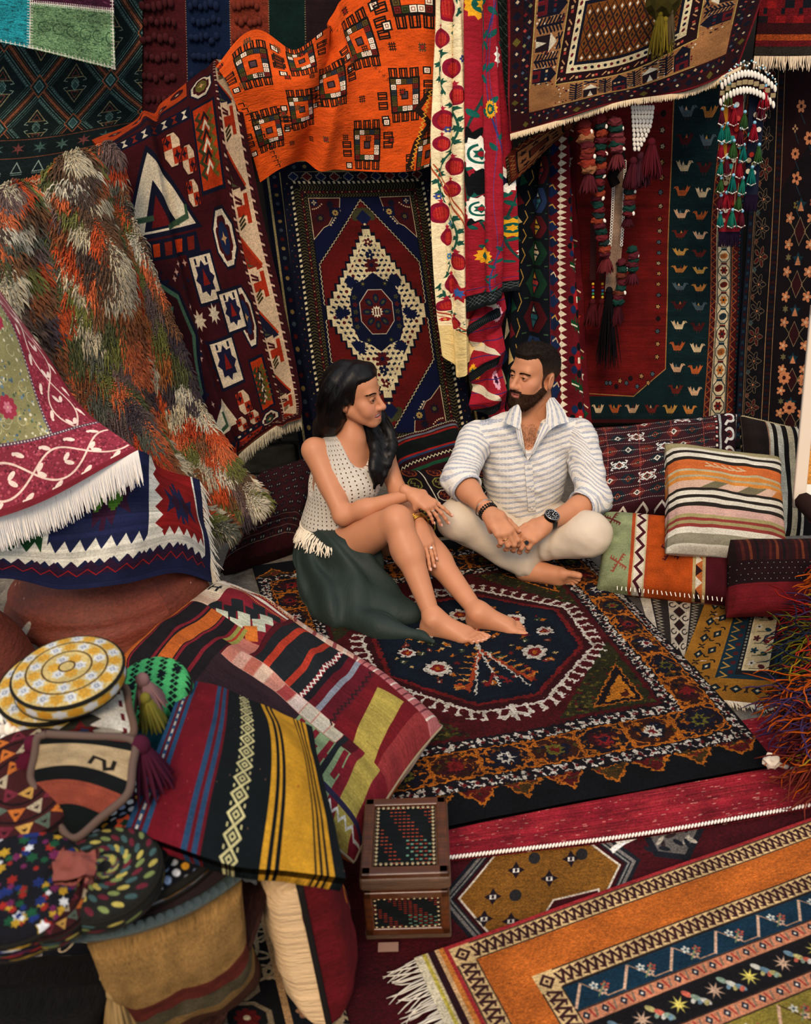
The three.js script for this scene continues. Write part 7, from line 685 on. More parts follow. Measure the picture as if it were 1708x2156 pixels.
const bbT = capTex(x => { for (let j = 0; j < 22; j++) for (let i = 0; i < 22; i++) CIR(x, i * 12 + (j % 2) * 6, j * 12, 4.6, ['#dfe2e4', '#dc9a24', '#dfe2e4', '#8aa0c0'][(i + j * 3) % 4]); }, '#12141a'); const big = cap('black cap dotted with white and yellow beads along the tray rim', 262, 1800, .475, .172, .03, bbT, bbT, [.03, -.02], .5); big.position.set(-.48, .458, -1.17);
const muT = capTex(x => { for (let i = 0; i < 190; i++) STAR(x, rr(0, 256), rr(0, 256), rr(6, 14), 6, pick(['#c9a02c', '#7a2a5a', '#1f5a3a', '#e2e4e8', '#24387a', '#a82c24']), .6); }, '#1c1c24'); cap('many-coloured cap with purple, yellow and white patches by the tray rim', 50, 1900, .5, .09, .05, muT, muT, [.1, .1], .3); cap('dark cap with yellow and purple flowers at the very edge of the tray', -45, 1840, .5, .08, .05, muT, rdT, [.2, .1], .3); cap('brown cap with gold cross-stitch between the olive cap and the tray rim', 118, 1915, .5, .058, .035, brT, gyT, [.2, .1], .3);
// striped pouch with leather binding
const pc = stripes(300, 360, [[8, '#b04a44'], [18, '#161a1a'], [60, '#c9ae84', (k, L, t) => { LN(k, [180, t * .85, 190, t * .55, 220, t * .6, 226, t * .9, 246, t * .8, 250, t * .5], '#2a241c', 12); }], [26, '#14181a'], [28, '#a04c38'], [40, '#101a18']]); grain(pc, { yarn: .08 });
const pouch = (name, label, outline, y0, c, bind) => { const g = top(name, label, 'pouch'); const L = outline.map(([a, b, y]) => F(a, b, y)), [a, b, cc, d, e] = L; const S = (u, v, o) => { const l = v < .6 ? a.clone().lerp(e, v / .6) : e.clone().lerp(d, (v - .6) / .4), r = v < .6 ? b.clone().lerp(cc, v / .6) : cc.clone().lerp(d, (v - .6) / .4); return o.copy(l.lerp(r, u)).add(V(0, .02 * Math.sin(Math.PI * u) * Math.sin(Math.PI * v), 0)); }; part(g, 'cloth', sheet(S, { nu: 24, nv: 30, th: .012 }), textile(c, { kind: 'weave', rep: [8, 9] })); part(g, 'binding', tube([[a, b], [b, cc], [cc, d], [d, e], [e, a]].flatMap(([p, q]) => [.08, .5, .92].map(t => p.clone().lerp(q, t))).concat([a.clone().lerp(b, .08)]), .0065, 8, 6), flat(bind, { rough: .75 })); return shade(g); };
pouch('striped_pouch', 'flat pointed pouch striped in cream, black and brick red with brown leather binding', [[82, 1545, .66], [286, 1556, .64], [272, 1672, .6], [152, 1772, .54], [64, 1642, .6]], .6, pc, 0x54423a);
const pw = canvas(300, 300, (x, w, h) => { R(x, 0, 0, w, h, '#3a3a30'); R(x, 190, 0, 110, h, '#ded8c8'); SERR(x, 190, 0, 190, h, 6, 44, '#ded8c8'); for (let i = 0; i < 6; i++) R(x, 262, i * 52 + 10, 14, 26, '#6a1c24'); STAR(x, 110, 220, 70, 6, '#7a2024', .6); STAR(x, 110, 220, 30, 5, '#3a4a7a', .6); }); grain(pw); pouch('saw_tooth_pouch', 'dark pouch with white saw-tooth stripe behind the striped pouch', [[120, 1490, .6], [262, 1440, .62], [284, 1548, .61], [200, 1562, .59], [110, 1550, .6]], .6, pw, 0x5a4438);
for (const [a, b, y, L, r, col, lab, lx] of [[300, 1432, .62, .055, .026, '#7a5a58', 'mauve wool tassel at the corner of the saw-tooth pouch', .4], [306, 1470, .6, .06, .02, '#6a6428', 'olive wool tassel beside the green knitted cap', .2], [70, 1568, .64, .1, .03, '#4a1426', 'maroon wool tassel hanging from the striped pouch over the shells', -1.2], [296, 1570, .63, .08, .032, '#3f1626', 'maroon wool tassel between the striped pouch and the flat kilim cushion', .15]]) tag(new THREE.Mesh(tasselGeo(F(a, b, y), L, r, { n: 50, lx, sr: .0034 }), WL(col)), 'pouch_tassel', lab, 'tassel');
const tl = new THREE.Mesh(sheet(bspline([[F(286, 1500, .51), F(372, 1520, .5)], [F(280, 1600, .5), F(352, 1625, .49)], [F(290, 1700, .48), F(320, 1720, .48)]]), { nu: 14, nv: 20, th: .01, disp: wrinkle(.01, 3, 3, 5) }), textile(null, { kind: 'cloth', color: 0x12505c })); tag(tl, 'teal_cloth', 'plain teal cloth lying between the pouches and the flat kilim cushion', 'cloth');
const pk = new THREE.Mesh(sheet(bspline([[F(112, 1798, .58), F(200, 1786, .58)], [F(108, 1850, .57), F(196, 1842, .57)]]), { nu: 12, nv: 10, th: .012, disp: wrinkle(.012, 3, 3, 9) }), textile(null, { kind: 'cloth', color: 0xb8685c })); tag(pk, 'pink_patch', 'small faded pink cloth purse lying on the caps', 'purse');
const ss = top('shell_string', 'string of cream shells and a turquoise bead by the yellow caps', 'beads'); for (let i = 0; i < 12; i++) put(ss, 'shell', cowG, shellM, F(8 + (i % 4) * 14, 1510 + Math.floor(i / 4) * 28, .6), .016, [-1, rr(0, 3), rr(0, 3)]); put(ss, 'bead', new THREE.SphereGeometry(.013, 12, 10), flat('#2a9ab0', { rough: .2 }), F(14, 1483, .62), 1);
const fill = top('felt_liner', 'dark felt cloth lining the tray beneath the caps', 'cloth'); part(fill, 'cloth', new THREE.LatheGeometry([[0, .05], [.14, .045], [.22, .03], [.255, .008], [.24, .004], [0, .004]].map(p => new THREE.Vector2(...p)), 48).translate(TC.x, TC.y - .02, TC.z), flat(0x241a1c, { rough: 1 }));
// things under the tray
const bc = stripes(500, 300, [[60, '#a07a44'], [26, '#6e2c20'], [22, '#5c523c'], [14, '#8a6a3c'], [20, '#4a2818'], [14, '#2c1a14']]); grain(bc); const bg = cushion4(F(190, 1990, .38), F(500, 1850, .42), F(560, 2040, .2), F(250, 2170, .12), .07, { sd: 31 }); const bt = cushionThing('striped_saddle_bag', 'tan, red and olive striped saddle bag slumped beneath the tray', bg, bc, { cat: 'bag' }); part(bt, 'cord', tube([F(240, 2085, .24), F(330, 2080, .26), F(400, 2010, .3), F(425, 1960, .32)].map(p => p.add(V(0, .065, .03))), .005, 6), WL('#a8875a')); part(bt, 'tassel', tasselGeo(F(240, 2088, .3), .09, .026, { n: 30 }), WL('#8a7048'));
const fc = canvas(300, 300, (x, w, h) => { R(x, 0, 0, w, h, '#5e362e'); for (let i = 0; i < 2500; i++) R(x, rr(0, w), rr(0, h), 2, rr(3, 10), pick(['rgba(150,100,84,.5)', 'rgba(40,20,18,.5)'])); }); grain(fc); cushionThing('fleece_cushion', 'reddish brown fleece cushion leaning between the saddle bag and the cream cushion', cushion4(F(452, 1880, .36), F(555, 1860, .36), F(470, 2190, .02), F(330, 2165, .05), .07, { sd: 33, wr: .02 }), fc, { kind: 'pile', bump: .012 });
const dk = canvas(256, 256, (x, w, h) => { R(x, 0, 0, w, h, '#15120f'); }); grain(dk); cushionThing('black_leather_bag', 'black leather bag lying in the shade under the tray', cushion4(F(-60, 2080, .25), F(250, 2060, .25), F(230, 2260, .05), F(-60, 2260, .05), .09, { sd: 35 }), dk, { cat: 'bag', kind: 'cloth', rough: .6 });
}
// ---------------------------------------------------------------- figures: one skin over tapered bones, meshed from a distance field
const cap = (a, b, ra, rb, k = .02) => ({ t: 0, a, b, ra, rb: rb ?? ra, k, r: Math.max(ra, rb ?? ra) });
const ell = (c, r, q, k = .02) => ({ t: 1, a: c, b: c, s: r, q: q ? q.clone().invert() : null, k, r: Math.max(r.x, r.y, r.z) });
const cut = (p, k = .01) => ({ ...p, sub: true, k });
const _v = new THREE.Vector3();
function dist(p, x, y, z) {
if (p.t === 0) { const { a, b } = p, bx = b.x - a.x, by = b.y - a.y, bz = b.z - a.z, L = bx * bx + by * by + bz * bz, px = x - a.x, py = y - a.y, pz = z - a.z; let t = L > 0 ? (px * bx + py * by + pz * bz) / L : 0; t = t < 0 ? 0 : t > 1 ? 1 : t; const dx = px - bx * t, dy = py - by * t, dz = pz - bz * t; return Math.sqrt(dx * dx + dy * dy + dz * dz) - (p.ra + (p.rb - p.ra) * t); }
_v.set(x - p.a.x, y - p.a.y, z - p.a.z); if (p.q) _v.applyQuaternion(p.q); const s = p.s, ax = _v.x / s.x, ay = _v.y / s.y, az = _v.z / s.z, k0 = Math.sqrt(ax * ax + ay * ay + az * az); if (k0 < 1e-6) return -Math.min(s.x, s.y, s.z); const bx = ax / s.x, by = ay / s.y, bz = az / s.z; return k0 * (k0 - 1) / Math.sqrt(bx * bx + by * by + bz * bz);
}
function fieldOf(prims, post) {
return (x, y, z) => { let d = 1e3; for (const p of prims) { const e = dist(p, x, y, z); if (p.sub) { const h = Math.max(p.k - Math.abs(d + e), 0) / p.k; d = Math.max(d, -e) + h * h * p.k * .25; } else { const h = Math.max(p.k - Math.abs(d - e), 0) / p.k; d = Math.min(d, e) - h * h * p.k * .25; } } return post ? post(d, x, y, z) : d; };
}
function nets(f, lo, hi, h) { // surface nets with block skipping
const nx = Math.ceil((hi.x - lo.x) / h) + 1, ny = Math.ceil((hi.y - lo.y) / h) + 1, nz = Math.ceil((hi.z - lo.z) / h) + 1, F = new Float32Array(nx * ny * nz), B = 6, id = (i, j, k) => i + nx * (j + ny * k);
for (let K = 0; K < nz; K += B) for (let J = 0; J < ny; J += B) for (let I = 0; I < nx; I += B) {
const c = f(lo.x + (I + B / 2) * h, lo.y + (J + B / 2) * h, lo.z + (K + B / 2) * h), far = Math.abs(c) > B * h * 1.5 + .02;
for (let k = K; k < Math.min(nz, K + B); k++) for (let j = J; j < Math.min(ny, J + B); j++) for (let i = I; i < Math.min(nx, I + B); i++) F[id(i, j, k)] = far ? c : f(lo.x + i * h, lo.y + j * h, lo.z + k * h);
}
const P = [], I = [], at = new Int32Array(nx * ny * nz).fill(-1), cs = [[0, 1], [0, 2], [0, 4], [1, 3], [1, 5], [2, 3], [2, 6], [3, 7], [4, 5], [4, 6], [5, 7], [6, 7]];
for (let k = 0; k < nz - 1; k++) for (let j = 0; j < ny - 1; j++) for (let i = 0; i < nx - 1; i++) {
const g = []; let m = 0; for (let q = 0; q < 8; q++) { const v = F[id(i + (q & 1), j + (q >> 1 & 1), k + (q >> 2))]; g.push(v); if (v < 0) m |= 1 << q; } if (m === 0 || m === 255) continue;
let x = 0, y = 0, z = 0, n = 0; for (const [a, b] of cs) if ((m >> a & 1) !== (m >> b & 1)) { const t = g[a] / (g[a] - g[b]); x += (a & 1) + ((b & 1) - (a & 1)) * t; y += (a >> 1 & 1) + ((b >> 1 & 1) - (a >> 1 & 1)) * t; z += (a >> 2) + ((b >> 2) - (a >> 2)) * t; n++; }
at[id(i, j, k)] = P.length / 3; P.push(lo.x + (i + x / n) * h, lo.y + (j + y / n) * h, lo.z + (k + z / n) * h);
}
const quad = (a, b, c, d, flip) => { if (a < 0 || b < 0 || c < 0 || d < 0) return; flip ? I.push(a, c, b, a, d, c) : I.push(a, b, c, a, c, d); };
for (let k = 1; k < nz - 1; k++) for (let j = 1; j < ny - 1; j++) for (let i = 1; i < nx - 1; i++) {
const s = F[id(i, j, k)] < 0; if (s !== F[id(i + 1, j, k)] < 0) quad(at[id(i, j - 1, k - 1)], at[id(i, j, k - 1)], at[id(i, j, k)], at[id(i, j - 1, k)], !s);
if (s !== F[id(i, j + 1, k)] < 0) quad(at[id(i - 1, j, k - 1)], at[id(i - 1, j, k)], at[id(i, j, k)], at[id(i, j, k - 1)], !s);
if (s !== F[id(i, j, k + 1)] < 0) quad(at[id(i - 1, j - 1, k)], at[id(i, j - 1, k)], at[id(i, j, k)], at[id(i - 1, j, k)], !s);
}
const N = new Float32Array(P.length), e = h * .6; for (let i = 0; i < P.length; i += 3) { const x = P[i], y = P[i + 1], z = P[i + 2]; let a = f(x + e, y, z) - f(x - e, y, z), b = f(x, y + e, z) - f(x, y - e, z), c = f(x, y, z + e) - f(x, y, z - e); const L = Math.hypot(a, b, c) || 1; N[i] = a / L; N[i + 1] = b / L; N[i + 2] = c / L; }
const g = new THREE.BufferGeometry(); g.setAttribute('position', new THREE.Float32BufferAttribute(P, 3)); g.setAttribute('normal', new THREE.BufferAttribute(N, 3)); g.setIndex(I); return g;
}
function bounds(prims, pad) { const lo = V(1e3, 1e3, 1e3), hi = V(-1e3, -1e3, -1e3); for (const p of prims) if (!p.sub) for (const q of [p.a, p.b]) { lo.min(V(q.x - p.r, q.y - p.r, q.z - p.r)); hi.max(V(q.x + p.r, q.y + p.r, q.z + p.r)); } return [lo.subScalar(pad), hi.addScalar(pad)]; }
const skinOf = (prims, h, post, pad = .02) => { const [lo, hi] = bounds(prims, pad); return nets(fieldOf(prims, post), lo, hi, h); };
function paint(g, fn) { const P = g.attributes.position, C = new Float32Array(P.count * 3); for (let i = 0; i < P.count; i++) { const c = fn(P.getX(i), P.getY(i), P.getZ(i)); C[i * 3] = c.r; C[i * 3 + 1] = c.g; C[i * 3 + 2] = c.b; } g.setAttribute('color', new THREE.BufferAttribute(C, 3)); return g; }
function uvBy(g, fn) { const P = g.attributes.position, U = new Float32Array(P.count * 2); for (let i = 0; i < P.count; i++) { const [u, v] = fn(P.getX(i), P.getY(i), P.getZ(i)); U[i * 2] = u; U[i * 2 + 1] = v; } g.setAttribute('uv', new THREE.BufferAttribute(U, 2)); return g; }
function joinColored(list) { let nv = 0, ni = 0; for (const g of list) { nv += g.attributes.position.count; ni += g.index.count; } const P = new Float32Array(nv * 3), N = new Float32Array(nv * 3), C = new Float32Array(nv * 3), I = new Uint32Array(ni); let a = 0, b = 0; for (const g of list) { P.set(g.attributes.position.array, a * 3); N.set(g.attributes.normal.array, a * 3); C.set(g.attributes.color.array, a * 3); for (let i = 0; i < g.index.count; i++) I[b + i] = g.index.array[i] + a; a += g.attributes.position.count; b += g.index.count; } const g = new THREE.BufferGeometry(); g.setAttribute('position', new THREE.BufferAttribute(P, 3)); g.setAttribute('normal', new THREE.BufferAttribute(N, 3)); g.setAttribute('color', new THREE.BufferAttribute(C, 3)); g.setAttribute('uv', new THREE.BufferAttribute(new Float32Array(nv * 2), 2)); g.setIndex(new THREE.BufferAttribute(I, 1)); return g; }
const SC = .88; // the couple's stature against the model figure
const basis = (x, y, z) => new THREE.Matrix4().makeBasis(x, y, z);
// hand: wrist point, finger direction, back-of-hand direction, thumb side (+1 / -1 along dir x back), curl angles for index..little, thumb
function hand(wrist, dir, back, side, curls, o = {}) {
const y = dir.clone().normalize(), z = back.clone().addScaledVector(y, -back.dot(y)).normalize(), x = y.clone().cross(z).multiplyScalar(side), s = SC * (o.size || 1), L = (a, b, c) => wrist.clone().addScaledVector(x, a * s).addScaledVector(y, b * s).addScaledVector(z, c * s), pr = [], tips = [], joints = [];
const mx = [.027, .009, -.009, -.025], my = [.092, .096, .09, .08], len = [[.044, .026, .021], [.048, .029, .022], [.044, .027, .021], [.034, .02, .018]], fr = (o.fr || .0088) * s;
pr.push(cap(L(0, -.03, 0), L(0, .02, 0), .026 * s * (o.w || 1), .027 * s * (o.w || 1), .02));
for (let i = 0; i < 4; i++) { pr.push(cap(L(mx[i] * .55, .01, 0), L(mx[i], my[i], 0), .0155 * s, .0118 * s, .016)); }
pr.push(ell(L(.022, .04, -.011), V(.017, .03, .015).multiplyScalar(s), new THREE.Quaternion().setFromRotationMatrix(basis(x, y, z)), .016)); pr.push(ell(L(-.018, .04, -.008), V(.014, .032, .012).multiplyScalar(s), new THREE.Quaternion().setFromRotationMatrix(basis(x, y, z)), .014));
for (let i = 0; i < 4; i++) { let p = L(mx[i], my[i], .001), sp = (o.spread ?? .06) * (1.5 - i), a = 0; const c = curls[i]; for (let k = 0; k < 3; k++) { a += c[k] ?? c[c.length - 1]; const d = y.clone().multiplyScalar(Math.cos(a)).addScaledVector(z, -Math.sin(a)).addScaledVector(x, sp * Math.max(0, Math.cos(a))).normalize(), q = p.clone().addScaledVector(d, len[i][k] * s); pr.push(cap(p, q, fr * (1.04 - k * .09) * (i === 3 ? .88 : 1), fr * (.96 - k * .1) * (i === 3 ? .88 : 1), .005)); if (k === 0) joints.push([p.clone(), q.clone()]); p = q; if (k === 2) tips.push([q, d, z.clone().multiplyScalar(Math.cos(a)).addScaledVector(y, Math.sin(a))]); } }
const th = o.thumb || [.75, .6, -.25, .35]; let p = L(.026, .03, -.006), d = x.clone().multiplyScalar(th[0]).addScaledVector(y, th[1]).addScaledVector(z, th[2]).normalize(), q = p.clone().addScaledVector(d, .036 * s); pr.push(cap(L(.012, .012, -.004), p, .014 * s, .014 * s, .016), cap(p, q, .013 * s, .0105 * s, .01)); const d2 = d.clone().addScaledVector(x, -th[3]).addScaledVector(y, th[3] * .5).normalize(), r = q.clone().addScaledVector(d2, .03 * s), e = r.clone().addScaledVector(d2, .018 * s); pr.push(cap(q, r, .0105 * s, .0098 * s, .006), cap(r, e, .0096 * s, .0078 * s, .006)); tips.push([e, d2, z.clone().addScaledVector(d2, -z.dot(d2)).addScaledVector(x, .5).normalize()]);
const geo = skinOf(pr, .0024, null, .006); geo.userData = { tips, joints, x, y, z, s }; return geo;
}
const nailMat = c => flat(c, { rough: .35 });
function nails(parent, hands, col) { const l = []; for (const h of hands) for (const [p, d, n] of h.userData.tips) { const g = new THREE.SphereGeometry(1, 8, 6); const x = d.clone().cross(n).normalize(), m = new THREE.Matrix4().makeBasis(x, d, n); g.applyMatrix4(new THREE.Matrix4().makeScale(.0045, .0062, .0018)).applyMatrix4(m).translate(p.x + n.x * .0062, p.y + n.y * .0062, p.z + n.z * .0062); l.push(g); } part(parent, 'nails', merge(l), nailMat(col)); }
const ringAt = (parent, j, f, r, col, gem) => { const c = j[0].clone().lerp(j[1], f), d = j[1].clone().sub(j[0]).normalize(), q = new THREE.Quaternion().setFromUnitVectors(V(0, 0, 1), d), g = part(parent, 'ring', xform(new THREE.TorusGeometry(r, .0018, 6, 20), c, q), flat(col, { metal: 1, rough: .25 })); return [c, d]; };
// head in its own axes: x to the figure's left, y up, z where it faces; eyes at y = 0
function headPrims(o) {
const w = o.w || 1, E = (x, y, z, a, b, c, k = .02, q) => ell(V(x, y, z), V(a, b, c), q, k), p = [E(0, .038, -.022, .072 * w, .08, .094), E(0, .05, .03, .058 * w, .056, .058, .03), E(0, -.03, .03, .056 * w, .08, .06, .03)];
const ch = o.chin || -.1; for (const s of [-1, 1]) { p.push(cap(V(s * .05 * w, -.05, -.005), V(s * .02, ch + .006, .06), .019, .017, .03)); p.push(E(s * .043 * w, -.024, .052, .021, .019, .021, .025)); p.push(E(s * .03, -.05, .062, .02, .026, .02, .025)); p.push(E(s * .0755 * w, -.012, -.02, .0095, .033, .0205, .007, new THREE.Quaternion().setFromEuler(new THREE.Euler(-.15, s * .42, 0)))); p.push(cut(E(s * .086 * w, -.01, -.018, .0055, .02, .011), .004)); }
p.push(cap(V(-.012, ch, o.cz || .066), V(.012, ch, o.cz || .066), .0175, .0175, .02)); p.push(cap(V(-.034, .021, .074), V(.034, .021, .074), o.brow || .012, o.brow || .012, .022));
for (const s of [-1, 1]) p.push(cut(E(s * .031, .001, .0955, .0185, .0125, .0145), .016));
const n = o.nose || .108; p.push(cap(V(0, .012, .083), V(0, -.036, n), .0078, .0105, .014), E(0, -.038, n - .002, .0115, .0105, .0115, .01)); for (const s of [-1, 1]) { p.push(E(s * .0125, -.041, n - .014, .0085, .0085, .0115, .009)); p.push(cut(E(s * .0068, -.05, n - .01, .0038, .004, .0055), .003)); }
const sm = o.smile || 0, lipz = .0865; p.push(E(0, -.066, .072, .03, .022, .02, .02));
for (const s of [-1, 1]) { p.push(cap(V(0, -.0645 - sm * .001, lipz + .0035), V(s * (.024 + sm * .006), -.069 + sm * .009, lipz - .011 - sm * .009), .0052 - sm * .0008, .0026, .006)); p.push(cap(V(0, -.0775 - sm * .0065, lipz + .0025), V(s * (.022 + sm * .007), -.0715 + sm * .009, lipz - .011 - sm * .009), .0062 - sm * .0008, .0026, .006)); if (sm) { p.push(E(s * .037, -.045, .062, .02, .018, .016, .02)); } }
p.push(cut(ell(V(0, -.0712 - sm * .0012, lipz + .006), V(.021 + sm * .008, .0012 + sm * .0056, .012 + sm * .007), null), .003)); 
for (const s of [-1, 1]) { p.push(E(s * .031, .0, .0765, .0142, .0135, .0135, .004)); p.push(cut(E(s * .031, -.0012, .0905, .0125, o.lid || .0027, .0085), .002)); p.push(cap(V(s * .018, .0035, .0865), V(s * .044, .002, .081), .0026, .0022, .004)); p.push(cap(V(s * .031, .0068, .0885), V(s * .044, .002, .081), .0022, .002, .004)); }
return p;
}
function headFrame(center, fwd, up) { const z = fwd.clone().normalize(), x = up.clone().cross(z).normalize(), y = z.clone().cross(x); return basis(x, y, z).scale(V(SC, SC, SC)).setPosition(center); }
const LC = (r, g, b) => new THREE.Color().setRGB(r, g, b);
const skinMat = o => new THREE.MeshPhysicalMaterial({ vertexColors: true, roughness: .5, specularIntensity: .45, sheen: .15, sheenRoughness: .5, sheenColor: new THREE.Color(0xffd9b8), bumpMap: rep(PILE, 1, 1), bumpScale: 0, ...o });
function eyes(parent, M, iris) { for (const s of [-1, 1]) { const g = new THREE.SphereGeometry(.0119, 20, 14).translate(s * .031, -.0008, .0757); part(parent, 'eye', g.applyMatrix4(M), flat(0x8a7d74, { rough: .3 })); } }
function irisAt(parent, M, look, col) { for (const s of [-1, 1]) { const d = look.clone().normalize(), c = V(s * .031, -.0008, .0757).addScaledVector(d, .0088), q = new THREE.Quaternion().setFromUnitVectors(V(0, 0, 1), d); part(parent, 'iris', xform(new THREE.SphereGeometry(.0074, 14, 10), c, q, V(1, 1, .62)).applyMatrix4(M), flat(col, { rough: .12 })); } }
function browsOf(parent, M, hf, col, th, o = {}) { const { y0 = .019, arch = .006, n = 150 } = o; for (const s of [-1, 1]) { const l = []; for (let i = 0; i < n; i++) { const t = rnd(), x = s * lerp(.011, .052, t), y = y0 + arch * Math.sin(t * 2.5) + rr(-th, th) * (1 - t * .65); let z = .13; for (let k = 0; k < 30; k++) { const d = hf(x, y, z); if (d < .0003) break; z -= Math.max(.0003, d * .8); } l.push(strand(V(x, y, z), V(s * 1, .3 - t * .8, .12), .008, .0006, { seg: 2, droop: 0, bend: .1 })); } part(parent, 'eyebrow', bundle(l).applyMatrix4(M), flat(col, { rough: .9, spec: .1 })); } }

// foot: ankle, heel, tip of the big toe line, side that the big toe is on
function footGeo(ank, heel, tip, inner, knee, s = 1, h = .003) {
const d = tip.clone().sub(heel).normalize(), q = inner.clone().addScaledVector(d, -inner.dot(d)).normalize(), len = tip.distanceTo(heel), P = t => heel.clone().addScaledVector(d, len * t), up = d.clone().cross(q); if (up.y < 0) up.negate();
const pr = [cap(ank.clone().lerp(knee, .18), ank, .0275 * s, .0265 * s, .03), cap(ank, heel.clone().addScaledVector(up, .004), .029 * s, .025 * s, .03), cap(ank.clone().addScaledVector(d, .012), P(.62).addScaledVector(up, .012 * s).addScaledVector(q, .008 * s), .026 * s, .016 * s, .03), cap(heel, P(.7).addScaledVector(q, .012 * s), .021 * s, .016 * s, .03), cap(heel, P(.62).addScaledVector(q, -.022 * s), .019 * s, .013 * s, .03), cap(ank.clone().addScaledVector(d, .01), P(.6).addScaledVector(q, -.016 * s).addScaledVector(up, .004), .022 * s, .013 * s, .03)], tips = [];
const off = [.02, .004, -.0085, -.02, -.03], ln = [1.0, .99, .95, .89, .82], tr = [.0115, .0082, .0078, .0074, .007]; for (let i = 0; i < 5; i++) { const b = P(.68 - i * .02).addScaledVector(q, off[i] * s), m = P(lerp(.68, ln[i], .6)).addScaledVector(q, off[i] * s).addScaledVector(up, i ? .006 * s : .002), e = P(ln[i] - .03).addScaledVector(q, off[i] * s).addScaledVector(up, i ? -.002 : 0); pr.push(cap(b, m, tr[i] * s * 1.05, tr[i] * s * .95, .008), cap(m, e, tr[i] * s * .95, tr[i] * s * .95, .004)); tips.push([e.clone().addScaledVector(d, tr[i] * s * .5), d, up.clone()]); }
for (const k of [-1, 1]) pr.push(ell(ank.clone().addScaledVector(q, k * .024 * s).add(V(0, .006, 0)), V(.012, .014, .012).multiplyScalar(s), null, .012)); const g = skinOf(pr, h, null, .008); g.userData = { tips }; return g;
}
